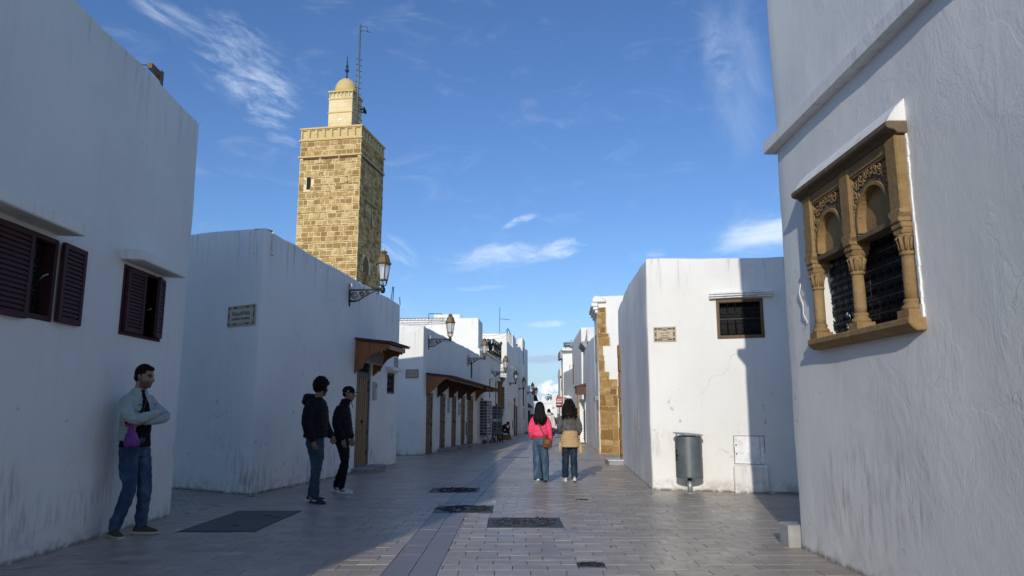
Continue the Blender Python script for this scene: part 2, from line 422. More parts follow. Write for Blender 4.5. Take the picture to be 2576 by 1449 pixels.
def cloth(name, c, rough=0.85, var=0.12, folds=0.4, sheen=0.0):
    m, nt, b = mat(name, rough, 0, 0.2)
    tc_ = nt.n('ShaderNodeTexCoord').outputs['Object']
    f = nt.noise(tc_, 14.0, 5, 0.6)
    cc = nt.mix(nt.step(f, 0.3, 0.7), tuple(v * (1 - var) for v in c), tuple(min(1, v * (1 + var)) for v in c))
    nt.put(b.inputs['Base Color'], cc)
    fd = nt.noise(nt.scale(tc_, (16, 16, 26)), 1.0, 4, 0.55, 0.8)
    bump(nt, b, nt.math('ADD', fd, nt.math('MULTIPLY', nt.noise(tc_, 220.0, 2), 0.2)), folds, 0.012)
    return m
denim('denim_blue', (0.030, 0.058, 0.115), (0.085, 0.135, 0.205))
denim('denim_teal', (0.028, 0.052, 0.075), (0.075, 0.115, 0.145))
denim('denim_dark', (0.012, 0.022, 0.040), (0.038, 0.058, 0.085))
denim('denim_mid', (0.040, 0.075, 0.125), (0.10, 0.155, 0.21))
cloth('jacket_sage', (0.34, 0.40, 0.385), 0.75)
cloth('black_cloth', (0.0055, 0.0055, 0.0065), 0.9, 0.3)
cloth('black_jacket', (0.0065, 0.0065, 0.009), 0.8, 0.3)
cloth('black_trousers', (0.007, 0.008, 0.010), 0.9, 0.3)
cloth('hood_lining', (0.018, 0.034, 0.030), 0.9, 0.2)
cloth('pink_knit', (0.83, 0.070, 0.165), 0.8, 0.08)
cloth('red_knit', (0.62, 0.022, 0.020), 0.85, 0.08)
cloth('grey_knit', (0.105, 0.105, 0.105), 0.95, 0.25)
cloth('tan_puffer', (0.46, 0.315, 0.165), 0.6, 0.06, 0.25)
cloth('brown_leather', (0.16, 0.062, 0.022), 0.5, 0.2, 0.2)
cloth('cream_cloth', (0.62, 0.60, 0.53), 0.85)
cloth('maroon_cloth', (0.050, 0.010, 0.014), 0.9)
cloth('grey_cloth', (0.04, 0.042, 0.045), 0.9)
cloth('purple_plastic', (0.15, 0.036, 0.185), 0.35, 0.3, 0.9)
cloth('red_thing', (0.45, 0.02, 0.03), 0.5)
plain('hair_black', (0.006, 0.005, 0.0045), 0.6, var=0.4, scale=60, spec=0.15)
plain('hair_dark', (0.016, 0.011, 0.008), 0.6, var=0.4, scale=60)
plain('shoe_olive', (0.050, 0.055, 0.038), 0.8, var=0.4, scale=50)
plain('sole_cream', (0.50, 0.46, 0.31), 0.7)
plain('shoe_black', (0.012, 0.012, 0.013), 0.6)
plain('sole_white', (0.62, 0.62, 0.60), 0.6)
plain('shoe_white', (0.55, 0.54, 0.53), 0.6, var=0.2, scale=30)
def skin_mat():
    m, nt, b = mat('skin', 0.55, 0, 0.35)
    a = nt.n('ShaderNodeAttribute', attribute_name='col').outputs['Color']
    f = nt.noise(nt.n('ShaderNodeTexCoord').outputs['Object'], 30.0, 4)
    nt.put(b.inputs['Base Color'], nt.mix(nt.step(f, 0.2, 0.8, 0.0, 0.18), a, (0.16, 0.075, 0.045)))
    return m
skin_mat()
def print_mat():
    m, nt, b = mat('card_print', 0.4, 0, 0.4)
    rnd = nt.n('ShaderNodeObjectInfo').outputs['Random']
    p = pos(nt)
    f = nt.noise(p, 30.0, 3)
    cc = nt.ramp(rnd, [(0.0, (0.015, 0.017, 0.024)), (0.3, (0.05, 0.043, 0.04)), (0.55, (0.03, 0.035, 0.055)), (0.8, (0.09, 0.07, 0.055)), (0.92, (0.05, 0.06, 0.045)), (1.0, (0.6, 0.6, 0.6))])
    cc = nt.mix(nt.math('MULTIPLY', nt.step(f, 0.52, 0.66), 0.45), cc, (0.25, 0.24, 0.235))
    nt.put(b.inputs['Base Color'], cc)
    return m
print_mat()
M = MATS

# ------------------------------------------------------------------ mesh builder
WM = {}                                            # world matrix of every object made here
def T(x, y, z=0.0):
    return Matrix.Translation((x, y, z))
class MB:
    def __init__(s, xf=None):
        s.v, s.f, s.mi, s.sm = [], [], [], []
        s.xf = xf or Matrix.Identity(4)
    def add(s, vs, fs, mi=0, smooth=False):
        o = len(s.v)
        X = s.xf
        s.v.extend((X @ Vector(p))[:] for p in vs)
        for f in fs:
            s.f.append(tuple(i + o for i in f)); s.mi.append(mi); s.sm.append(smooth)
    def box(s, x0, x1, y0, y1, z0, z1, mi=0):
        vs = [(x, y, z) for z in (z0, z1) for y in (y0, y1) for x in (x0, x1)]
        s.add(vs, [(0, 2, 3, 1), (4, 5, 7, 6), (0, 1, 5, 4), (2, 6, 7, 3), (0, 4, 6, 2), (1, 3, 7, 5)], mi)
    def hull8(s, a, b, mi=0):
        """two quads a and b (same winding) joined into a solid"""
        s.add(list(a) + list(b), [(0, 3, 2, 1), (4, 5, 6, 7), (0, 1, 5, 4), (1, 2, 6, 5), (2, 3, 7, 6), (3, 0, 4, 7)], mi)
    def rings(s, rings, closed=True, cap=True, mi=0, smooth=True):
        n = len(rings[0]); vs = [p for r in rings for p in r]; fs = []
        for i in range(len(rings) - 1):
            for j in range(n if closed else n - 1):
                k = (j + 1) % n
                fs.append((i * n + j, i * n + k, (i + 1) * n + k, (i + 1) * n + j))
        if cap:
            fs.append(tuple(range(n - 1, -1, -1))); fs.append(tuple((len(rings) - 1) * n + j for j in range(n)))
        s.add(vs, fs, mi, smooth)
    def lathe(s, prof, c=(0, 0, 0), n=16, mi=0, smooth=True, phase=0.0):
        s.rings([[(c[0] + r * math.cos(2 * math.pi * j / n + phase), c[1] + r * math.sin(2 * math.pi * j / n + phase), c[2] + z) for j in range(n)] for r, z in prof], True, True, mi, smooth)
    def tube(s, pts, r, n=8, mi=0, cap=True, smooth=True, side=None):
        pts = [Vector(p) for p in pts]
        rs = r if isinstance(r, (list, tuple)) else [r] * len(pts)
        rg = []; u = None
        for i, p in enumerate(pts):
            t = (pts[min(i + 1, len(pts) - 1)] - pts[max(i - 1, 0)])
            t = t.normalized() if t.length > 1e-9 else Vector((0, 0, 1))
            if u is None:
                u = Vector(side) if side else (Vector((1, 0, 0)) if abs(t.x) < 0.9 else Vector((0, 1, 0)))
            u = u - t * u.dot(t)
            u = u.normalized() if u.length > 1e-6 else t.orthogonal().normalized()
            v = t.cross(u)
            ra, rb = rs[i] if isinstance(rs[i], (list, tuple)) else (rs[i], rs[i])
            rg.append([p + u * (ra * math.cos(2 * math.pi * j / n)) + v * (rb * math.sin(2 * math.pi * j / n)) for j in range(n)])
        s.rings(rg, True, cap, mi, smooth)
    def prism(s, poly, y0, y1, mi=0):
        """polygon in local (x, z) extruded along y"""
        n = len(poly)
        vs = [(x, y0, z) for x, z in poly] + [(x, y1, z) for x, z in poly]
        s.add(vs, [tuple(range(n)), tuple(range(2 * n - 1, n - 1, -1))] + [(i, i + n, (i + 1) % n + n, (i + 1) % n) for i in range(n)], mi)
    def prismx(s, poly, x0, x1, mi=0):
        """polygon in local (y, z) extruded along x"""
        n = len(poly)
        vs = [(x0, y, z) for y, z in poly] + [(x1, y, z) for y, z in poly]
        s.add(vs, [tuple(range(n - 1, -1, -1)), tuple(range(n, 2 * n))] + [(i, (i + 1) % n, (i + 1) % n + n, i + n) for i in range(n)], mi)
    def blob(s, c, r, n=8, m=6, mi=0):
        rx, ry, rz = r if isinstance(r, (tuple, list)) else (r, r, r)
        rg = []
        for i in range(m + 1):
            a = math.pi * i / m; k = max(math.sin(a), 0.02)
            rg.append([(c[0] + rx * k * math.cos(2 * math.pi * j / n), c[1] + ry * k * math.sin(2 * math.pi * j / n), c[2] - rz * math.cos(a)) for j in range(n)])
        s.rings(rg, True, True, mi, True)
    def mesh(s, name, frame):
        inv = frame.inverted()
        me = bpy.data.meshes.new(name)
        me.from_pydata([(inv @ Vector(p))[:] for p in s.v], [], s.f)
        return me
    def build(s, name, mats, parent=None, frame=None, bevel=0.0, fix=True, label=None):
        fr = frame if frame is not None else (WM[parent.name] if parent else Matrix.Identity(4))
        me = s.mesh(name, fr)
        me.polygons.foreach_set('material_index', s.mi)
        me.polygons.foreach_set('use_smooth', s.sm)
        if fix:
            b = bmesh.new(); b.from_mesh(me); bmesh.ops.recalc_face_normals(b, faces=b.faces); b.to_mesh(me); b.free()
        for m in (mats if isinstance(mats, (list, tuple)) else [mats]):
            me.materials.append(M[m])
        o = link(name, me, parent, fr)
        if bevel:
            bv = o.modifiers.new('bevel', 'BEVEL'); bv.width = bevel; bv.segments = 1; bv.limit_method = 'ANGLE'; bv.angle_limit = R(40)
        if label:
            o['label'] = label
        return o
def link(name, data, parent, fr):
    o = bpy.data.objects.new(name, data)
    col.objects.link(o)
    WM[o.name] = fr
    if parent:
        o.parent = parent
        o.matrix_local = WM[parent.name].inverted() @ fr
    else:
        o.matrix_world = fr
    return o
def tag(o, label, cat, group=None, kind=None):
    if label: o['label'] = label
    if cat: o['category'] = cat
    if group: o['group'] = group
    if kind: o['kind'] = kind
    return o
def thing(name, label, cat, frame, group=None):
    o = link(name, None, None, frame)
    o.empty_display_size = 0.2
    return tag(o, label, cat, group)
def kids(o):
    return [c for c in bpy.data.objects if c.parent == o]
def dup(root, frame, label=None, parent=None, name=None):
    """a copy of a thing (or of a part with its sub-parts) at another frame"""
    r = root.copy(); col.objects.link(r); WM[r.name] = frame
    if parent:
        r.parent = parent; r.matrix_local = WM[parent.name].inverted() @ frame
    else:
        r.matrix_world = frame
    if label: r['label'] = label
    for ch in KIDS.get(root.name, ()):
        copy_tree(ch, r)
    return r
def copy_tree(o, parent):
    c = o.copy(); col.objects.link(c); c.parent = parent
    WM[c.name] = WM[parent.name] @ o.matrix_local
    for g in KIDS.get(o.name, ()):
        copy_tree(g, c)
KIDS = {}
def remember(o):
    KIDS[o.name] = kids(o)
    for c in KIDS[o.name]:
        remember(c)

# ------------------------------------------------------------------ ground height, pixel lookup and walls
def gz(x, y):
    return -0.0135 * max(0.0, y - 6.5)
class Wall:
    """a vertical wall plane from a to b (plan points); local x along, y into the wall, z up; the outside is right of a->b"""
    def __init__(s, a, b):
        s.a, s.b = Vector(a), Vector(b)
        s.d = (s.b - s.a).normalized(); s.len = (s.b - s.a).length
        s.n = Vector((s.d.y, -s.d.x))
        s.F = Matrix(((s.d.x, -s.n.x, 0, s.a.x), (s.d.y, -s.n.y, 0, s.a.y), (0, 0, 1, 0), (0, 0, 0, 1)))
    def pt(s, t, out=0.0):
        p = s.a + s.d * t + s.n * out
        return p.x, p.y
    def at(s, t, z=0.0, out=0.0):
        return s.F @ T(t, -out, z)
    def g(s, t):
        x, y = s.pt(t)
        return gz(x, y)

def house(name, label, pts, tops, m, openings=None, fine=(), r=0.05, rc=0.04, amp=0.012, res=0.35, seed=0, zb=-1.6, wob=0.012, cat='house', group=None, depth=0.25, cap_mat=None):
    """closed plan (counter-clockwise), one top height per corner; openings {segment: [(s0, s1, z0, z1)]}"""
    openings = openings or {}
    n = len(pts)
    P = [Vector(p) for p in pts]
    walls = [Wall(P[i], P[(i + 1) % n]) for i in range(n)]
    rt = thing(name, label, cat, T(P[0].x, P[0].y, gz(*P[0])), group)
    rmin = min(tops) - r - 0.08
    zs = {zb, rmin}
    for ops in openings.values():
        for o in ops:
            zs.add(o[2]); zs.add(o[3])
    zl = sorted(zs); rows = []
    for a, b in zip(zl, zl[1:]):
        k = max(1, int(round((b - a) / res)))
        rows += [a + (b - a) * i / k for i in range(k)]
    rows.append(rmin)
    ctr = sum(P, Vector((0, 0))) / n
    cols = []                                      # x, y, nx, ny, top, seg, s
    for i in range(n):
        wl = walls[i]; pw = walls[i - 1]
        w0 = rc if (i in fine or (i - 1) % n in fine) else 0.0
        cross = pw.d.x * wl.d.y - pw.d.y * wl.d.x
        if w0 and cross > 0.05:
            for k in range(4):
                t = k / 3
                nn = (pw.n * (1 - t) + wl.n * t).normalized()
                p = (P[i] - pw.d * w0) * (1 - t) ** 2 + P[i] * 2 * t * (1 - t) + (P[i] + wl.d * w0) * t * t
                cols.append((p.x, p.y, nn.x, nn.y, tops[i], i if k == 3 else -1, w0))
        else:
            nn = (pw.n + wl.n).normalized() / max(0.4, math.sqrt((1 + pw.n.dot(wl.n)) / 2))
            cols.append((P[i].x, P[i].y, nn.x, nn.y, tops[i], i, 0.0)); w0 = 0.0
        j = (i + 1) % n
        w1 = rc if (j in fine or i in fine) and (wl.d.x * walls[j].d.y - wl.d.y * walls[j].d.x) > 0.05 else 0.0
        ss = {w0, wl.len - w1}
        for o in openings.get(i, ()):
            ss.add(o[0]); ss.add(o[1])
        sl = sorted(ss)
        for a, b in zip(sl, sl[1:]):
            k = max(1, int(round((b - a) / res))) if i in fine else 1
            for q in range(k):
                s_ = a + (b - a) * q / k
                if s_ > w0 + 1e-6:
                    cols.append((*wl.pt(s_), wl.n.x, wl.n.y, tops[i] + (tops[j] - tops[i]) * s_ / wl.len, i, s_))
        if w1 and b < wl.len + 1:
            pass
    nc = len(cols)
    arc = [(r * (1 - math.cos(a)), -r + r * math.sin(a)) for a in (0, R(30), R(60), R(90))] + [(r + 0.20, 0.0), (r + 0.21, -0.45)]
    mb = MB(); V = []
    def wobble(x, y):
        return wob * mnoise.noise((x * 1.3 + seed, y * 1.3, seed * 1.7)) * 2
    def disp(x, y, z):
        return amp * (mnoise.noise((x * 0.9 + seed, y * 0.9, z * 0.9)) + 0.6 * mnoise.noise((x * 2.3, y * 2.3 + seed, z * 2.0)))
    onop = set()
    for i, ops in openings.items():
        for o in ops:
            for ci, c in enumerate(cols):
                if c[5] == i and o[0] - 1e-4 <= c[6] <= o[1] + 1e-4:
                    for ri, z in enumerate(rows):
                        if o[2] - 1e-4 <= z <= o[3] + 1e-4:
                            onop.add((ci, ri))
    for ci, (x, y, nx, ny, tp, sg, s_) in enumerate(cols):
        tp2 = tp + wobble(x, y)
        fin = sg in fine or sg == -1
        for ri, z in enumerate(rows):
            d = disp(x, y, z) if fin and (ci, ri) not in onop else 0.0
            V.append((x + nx * d, y + ny * d, z))
        for ins, dz in arc:
            d = disp(x, y, tp) if fin else 0.0
            V.append((x + nx * (d - ins), y + ny * (d - ins), tp2 + dz))
    nr = len(rows) + len(arc)
    fs = []
    for ci in range(nc):
        cj = (ci + 1) % nc
        c = cols[ci]; c2 = cols[cj]
        for ri in range(nr - 1):
            if ri < len(rows) - 1 and c[5] >= 0:
                zc = (rows[ri] + rows[ri + 1]) / 2
                s1 = c2[6] if c2[5] == c[5] else walls[c[5]].len
                mid = (c[6] + s1) / 2
                if any(o[0] < mid < o[1] and o[2] < zc < o[3] for o in openings.get(c[5], ())):
                    continue
            fs.append((ci * nr + ri, cj * nr + ri, cj * nr + ri + 1, ci * nr + ri + 1))
    fs.append(tuple(ci * nr + nr - 1 for ci in range(nc)))
    mb.add(V, fs, 0, True)
    for i, ops in openings.items():
        for o in ops:
            s0, s1, z0, z1 = o[:4]
            dp = o[4] if len(o) > 4 else depth
            mb.xf = walls[i].F
            mb.add([(s0, 0, z0), (s1, 0, z0), (s1, 0, z1), (s0, 0, z1), (s0, dp, z0), (s1, dp, z0), (s1, dp, z1), (s0, dp, z1)],
                   [(0, 1, 5, 4), (1, 2, 6, 5), (2, 3, 7, 6), (3, 0, 4, 7)], 0)
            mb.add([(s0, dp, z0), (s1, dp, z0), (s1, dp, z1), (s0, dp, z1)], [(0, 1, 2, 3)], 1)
            mb.xf = Matrix.Identity(4)
    wo = mb.build('wall', [m, 'dark_inside'], rt, fix=False)
    me = wo.data
    bt = []
    for c in cols:
        bt += [c[4] - z for z in rows] + [-dz for _, dz in arc]
    bt += [9.0] * (len(me.vertices) - len(bt))
    at = me.attributes.new('below_top', 'FLOAT', 'POINT'); at.data.foreach_set('value', bt)
    # sharp edges at reveals stay crisp: weld nothing, shade by angle
    for p in me.polygons:
        p.use_smooth = True
    try:
        me.set_sharp_from_angle(angle=R(35))
    except Exception:
        pass
    return rt, walls

def hood(mb, s0, s1, z0, z1, out, sag=0.03):
    """plaster slab over a window"""
    mb.hull8([(s0, 0.02, z0 + sag), (s0, -out, z0), (s0, -out, z1 - sag), (s0, 0.02, z1)], [(s1, 0.02, z0 + sag), (s1, -out, z0), (s1, -out, z1 - sag), (s1, 0.02, z1)])
def scroll(mb, c, r, turns, a0, sgn, rad, y=0.0, n=18):
    """spiral bar in the local x-z plane"""
    pts = []
    for i in range(n + 1):
        t = i / n
        a = a0 + sgn * turns * 2 * math.pi * t
        rr = r * (1 - 0.82 * t)
        pts.append((c[0] + rr * math.cos(a), y, c[1] + rr * math.sin(a)))
    mb.tube(pts, rad, 5)
def grille(mb, s0, s1, z0, z1, y, nb, nh, rad=0.007, curls=True):
    for i in range(nb + 1):
        x = s0 + (s1 - s0) * i / nb
        mb.tube([(x, y, z0), (x, y, z1)], rad, 5)
    for k in range(nh + 1):
        z = z0 + (z1 - z0) * k / nh
        mb.box(s0, s1, y - rad, y + rad, z - rad, z + rad)
    if curls:
        for i in range(nb):
            cw = (s1 - s0) / nb; x = s0 + cw * (i + 0.5)
            for k in range(nh):
                ch = (z1 - z0) / nh; z = z0 + ch * (k + 0.5)
                rr = min(cw, ch) * 0.27
                scroll(mb, (x - rr * 0.75, z + rr * 0.9), rr * 0.72, 1.3, 0.0, 1, rad * 0.75, y)
                scroll(mb, (x + rr * 0.75, z + rr * 0.9), rr * 0.72, 1.3, math.pi, -1, rad * 0.75, y)
                scroll(mb, (x - rr * 0.75, z - rr * 0.9), rr * 0.72, 1.3, 0.0, -1, rad * 0.75, y)
                scroll(mb, (x + rr * 0.75, z - rr * 0.9), rr * 0.72, 1.3, math.pi, 1, rad * 0.75, y)
ARA = {'ز': ('\ufeaf', '\ufeb0'), 'ر': ('\ufead', '\ufeae'), 'ن': ('\ufee5', '\ufee6', '\ufee7', '\ufee8'), 'ق': ('\ufed5', '\ufed6', '\ufed7', '\ufed8'),
       'ة': ('\ufe93', '\ufe94'), 'ا': ('\ufe8d', '\ufe8e'), 'أ': ('\ufe83', '\ufe84'), 'ل': ('\ufedd', '\ufede', '\ufedf', '\ufee0'), 'د': ('\ufea9', '\ufeaa'),
       'ب': ('\ufe8f', '\ufe90', '\ufe91', '\ufe92'), 'ك': ('\ufed9', '\ufeda', '\ufedb', '\ufedc'), 'و': ('\ufeed', '\ufeee'), 'م': ('\ufee1', '\ufee2', '\ufee3', '\ufee4'),
       'ط': ('\ufec1', '\ufec2', '\ufec3', '\ufec4'), 'ع': ('\ufec9', '\ufeca', '\ufecb', '\ufecc'), 'لا': ('\ufefb', '\ufefc')}
def arabic(txt):
    """joined letter forms in visual order for a text curve"""
    out = []
    for wd in txt.split(' '):
        ch = []; i = 0
        while i < len(wd):
            if wd[i:i + 2] == 'لا': ch.append('لا'); i += 2
            else: ch.append(wd[i]); i += 1
        g = []; prev = False
        for k, c in enumerate(ch):
            f = ARA[c]; nxt = k + 1 < len(ch)
            if len(f) == 4:
                g.append(f[3] if prev and nxt else f[2] if nxt else f[1] if prev else f[0]); prev = True
            else:
                g.append(f[1] if prev else f[0]); prev = False
        out.append(''.join(reversed(g)))
    return ' '.join(reversed(out))
def letters(name, txt, width, height, frame, parent, m, x=0.0, z=0.0, y=-0.004, bold=0.0):
    """flat lettering mesh centred at local (x, z), fitted to a width and a height"""
    c = bpy.data.curves.new('letters', 'FONT'); c.body = txt; c.align_x = 'CENTER'; c.offset = bold
    o = bpy.data.objects.new('letters_tmp', c); col.objects.link(o)
    me = bpy.data.meshes.new_from_object(o.evaluated_get(bpy.context.evaluated_depsgraph_get()))
    bpy.data.objects.remove(o)
    vs = [v.co.copy() for v in me.vertices]
    x0, x1 = min(v.x for v in vs), max(v.x for v in vs); y0, y1 = min(v.y for v in vs), max(v.y for v in vs)
    k = width / (x1 - x0); h = height / (y1 - y0)
    for v, q in zip(me.vertices, vs):
        v.co = (x + (q.x - (x0 + x1) / 2) * k, y, z + (q.y - (y0 + y1) / 2) * h)
    me.name = name; me.materials.clear(); me.materials.append(M[m])
    return link(name, me, parent, frame)
def street_sign(label, wl, s, z, wd, ht, lines, plain_frame=False):
    fr = wl.at(s, z, 0.0)
    rt = thing('street_sign', label, 'street sign', fr, 'street name plates')
    mb = MB(fr); mb.box(-wd / 2, wd / 2, -0.018, 0.03, -ht / 2, ht / 2)
    mb.build('plate', 'sign_tan', rt, bevel=0.004)
    mb = MB(fr); y0, y1 = -0.021, -0.017
    if plain_frame:
        e = 0.05
        for a in (-1, 1):
            mb.box(a * (wd / 2 - e / 2) - e / 2, a * (wd / 2 - e / 2) + e / 2, y0, y1, -ht / 2, ht / 2)
            mb.box(-wd / 2 + e, wd / 2 - e, y0, y1, a * (ht / 2 - e / 2) - e / 2, a * (ht / 2 - e / 2) + e / 2)
    else:
        for e, t in ((0.028, 0.007), (0.055, 0.005)):
            for a in (-1, 1):
                mb.box(a * (wd / 2 - e) - t / 2, a * (wd / 2 - e) + t / 2, y0, y1, -ht / 2 + e, ht / 2 - e)
                mb.box(-wd / 2 + e + t / 2, wd / 2 - e - t / 2, y0, y1, a * (ht / 2 - e) - t / 2, a * (ht / 2 - e) + t / 2)
        for a in (-1, 1):                          # knots along the border
            for px in (-0.22, 0.22):
                for q in (-0.028, 0.0, 0.028):
                    mb.prism([(px * wd + q - 0.015, a * (ht / 2 - 0.0415)), (px * wd + q, a * (ht / 2 - 0.0415) - 0.015), (px * wd + q + 0.015, a * (ht / 2 - 0.0415)), (px * wd + q, a * (ht / 2 - 0.0415) + 0.015)], y0 - 0.002, y1)
            for q in (-0.025, 0.0, 0.025):
                mb.prism([(a * (wd / 2 - 0.0415) - 0.015, q), (a * (wd / 2 - 0.0415), q - 0.015), (a * (wd / 2 - 0.0415) + 0.015, q), (a * (wd / 2 - 0.0415), q + 0.015)], y0 - 0.002, y1)
            for b in (-1, 1):
                mb.box(a * (wd / 2 - 0.0415) - 0.02, a * (wd / 2 - 0.0415) + 0.02, y0 - 0.002, y1, b * (ht / 2 - 0.0415) - 0.02, b * (ht / 2 - 0.0415) + 0.02)
    mb.build('border', 'sign_grey' if plain_frame else 'sign_ink', rt)
    for txt, w_, h_, zz in lines:
        letters('lettering', txt, w_, h_, fr, rt, 'sign_ink', 0, zz, -0.022, 0.028)
    return rt

# ================================================================== SETTING: ground and paving
def structure(o):
    o['kind'] = 'structure'
    return o
def strip_mesh(ys, x0, x1, dz, nx=1):
    mb = MB()
    for a, b in zip(ys, ys[1:]):
        mb.add([(x0, a, gz(0, a) + dz), (x1, a, gz(0, a) + dz), (x1, b, gz(0, b) + dz), (x0, b, gz(0, b) + dz)], [(0, 1, 2, 3)])
    return mb
g = strip_mesh([-400, 6.5, 130, 131, 900], -700, 700, -0.06)
for i, v in enumerate(g.v):
    if v[1] > 130.5: g.v[i] = (v[0], v[1], gz(0, 130) - 0.06)
structure(g.build('ground', 'far_ground'))
pav = structure(strip_mesh([-30, 6.5, 100], -11, 11, -0.014).build('pavement', 'grout'))

BAND_W = 0.46
def bend(y):
    """sideways shift of the street line"""
    t = max(0.0, y - 9.5)
    return 0.062 * t - 0.25 * (1 - math.exp(-t / 4.0)) * 0.6
BX = -0.86
HOLES = [(-0.30, 0.62, 8.86, 9.74), (-1.10, -0.27, 10.22, 11.08), (-1.47, -0.63, 12.98, 13.88), (0.58, 0.82, 6.56, 6.78), (1.02, 1.24, 11.72, 11.94),
         (-0.32, 0.56, 24.45, 24.75), (0.74, 1.26, 22.4, 22.62)]
PLATE = [(-3.84, 8.53), (-2.95, 8.53), (-2.95, 10.47), (-3.84, 10.47)]
def in_plate(x, y):
    return -3.95 < x < -2.86 and 8.42 < y < 10.6
TW, TD, GAP = 0.305, 0.215, 0.0065
rnd = random.Random(3)
tiles = []                                         # x, y, w, d, rot, is_band
row = 0; y = 5.6
while y < 62.0:
    off = (row % 2) * TW * 0.5 + rnd.uniform(-0.02, 0.02)
    b = bend(y + TD / 2)
    k0 = int(-9 / TW); k1 = int(9 / TW)
    wide = 9.0 if y < 30 else 5.5
    for k in range(k0, k1):
        x = k * TW + off
        if abs(x) > wide: continue
        if BX - BAND_W / 2 - 0.01 < x + TW and x < BX + BAND_W / 2 + 0.01:
            # cut the course at the band
            if x < BX - BAND_W / 2 - 0.02: tiles.append((x, y, BX - BAND_W / 2 - x, TD, b, 0))
            if x + TW > BX + BAND_W / 2 + 0.02: tiles.append((BX + BAND_W / 2, y, x + TW - BX - BAND_W / 2, TD, b, 0))
            continue
        tiles.append((x, y, TW, TD, b, 0))
    y += TD; row += 1
y = 5.6; row = 0
while y < 62:
    L = 0.52
    for s in (0, 1):
        tiles.append((BX - BAND_W / 2 + s * BAND_W / 2, y + (0.23 if s else 0), BAND_W / 2, L, None, 1))
    y += L
def minus(r_, h):
    """rectangle (x0, x1, y0, y1) with a hole cut out: up to four pieces"""
    x0, x1, y0, y1 = r_; a, b, c, d = h
    if x1 <= a or x0 >= b or y1 <= c or y0 >= d: return [r_]
    o_ = []
    if x0 < a: o_.append((x0, a, y0, y1))
    if x1 > b: o_.append((b, x1, y0, y1))
    m0, m1 = max(x0, a), min(x1, b)
    if y0 < c: o_.append((m0, m1, y0, c))
    if y1 > d: o_.append((m0, m1, d, y1))
    return o_
def cut_tiles(x0, x1, y0, y1):
    ps_ = [(x0, x1, y0, y1)]
    for h in HOLES + [(-3.84, -2.95, 8.53, 10.47)]:
        ps_ = [q for p_ in ps_ for q in minus(p_, h)]
    return [p_ for p_ in ps_ if p_[1] - p_[0] > 0.025 and p_[3] - p_[2] > 0.025]
def seen(cx, cy):
    """plan area a walker at the camera could see"""
    if cy < 10.2 and cx < -4.75: return False
    if cy < 7.4 and cx > 3.2: return False
    if 14.2 < cy and (cx < -5.2 + (cy - 14) * 0.1 or cx > 4.6): return False
    return True
full_me = {}
def unit_tile(w_, d_, m_):
    key = (round(w_, 3), round(d_, 3), m_)
    if key not in full_me:
        mb = MB(); e = 0.0025; a, c = w_ / 2 - GAP / 2, d_ / 2 - GAP / 2
        rg = [[(-a, -c, -0.03), (a, -c, -0.03), (a, c, -0.03), (-a, c, -0.03)], [(-a, -c, -e * 0.5), (a, -c, -e * 0.5), (a, c, -e * 0.5), (-a, c, -e * 0.5)], [(-a + e, -c + e, 0), (a - e, -c + e, 0), (a - e, c - e, 0), (-a + e, c - e, 0)]]
        vs = [p for r_ in rg for p in r_]; fs = [(8, 9, 10, 11)]
        for i in range(2):
            for j in range(4):
                k = (j + 1) % 4
                fs.append((i * 4 + j, i * 4 + k, i * 4 + 4 + k, i * 4 + 4 + j))
        me = bpy.data.meshes.new('paving_stone'); me.from_pydata(vs, [], fs); me.materials.append(M[m_])
        full_me[key] = me
    return full_me[key]
near_n = 0; bn = 0
mass = {0: MB(), 1: MB()}; tint = {0: [], 1: []}
order = sorted(range(len(tiles)), key=lambda i: tiles[i][1])
work = []
for i in order:
    x, y, w_, d_, b, band = tiles[i]
    bx = b if b is not None else bend(y + d_ / 2)
    if not seen(x + bx + w_ / 2, y + d_ / 2): continue
    for x0, x1, y0, y1 in cut_tiles(x + bx, x + bx + w_, y, y + d_): work.append((x0, x1, y0, y1, band))
for x0, x1, y0, y1, band in work:
    w_, d_ = x1 - x0, y1 - y0; cx, cy = (x0 + x1) / 2, (y0 + y1) / 2
    alley = cx < -4.42 + max(0, cy - 12) * 0.09 and 9.9 < cy < 14.8
    if alley: continue
    zz = gz(cx, cy) + rnd.uniform(-0.0025, 0.0015)
    inview = cy > 6.15 and cx > -4.6 - 0.01 * cy and abs(cx) < 0.74 * cy
    if inview and near_n + bn < 299:
        link('paving_stone' if not band else 'band_stone', unit_tile(w_, d_, 'band_stone' if band else 'paving_stone'), pav,
             T(cx, cy, zz) @ Matrix.Rotation(rnd.uniform(-0.007, 0.007), 4, 'Z') @ Matrix.Rotation(rnd.uniform(-0.008, 0.008) - 0.0135 * (cy > 6.5), 4, 'X') @ Matrix.Rotation(rnd.uniform(-0.006, 0.006), 4, 'Y'))
        near_n += 1
    else:
        mb = mass[band]; a, c = w_ / 2 - GAP / 2, d_ / 2 - GAP / 2
        sh = (bend(y1) - bend(y0)) / 2
        sl = -0.0135 * d_ / 2 if cy > 6.5 else 0
        tp = [(cx - a - sh, cy - c, zz - sl), (cx + a - sh, cy - c, zz - sl), (cx + a + sh, cy + c, zz + sl), (cx - a + sh, cy + c, zz + sl)]
        mb.add(tp + [(p[0], p[1], p[2] - 0.02) for p in tp], [(0, 1, 2, 3), (0, 4, 5, 1), (1, 5, 6, 2), (2, 6, 7, 3), (3, 7, 4, 0)])
        tint[band] += [rnd.random()] * 8
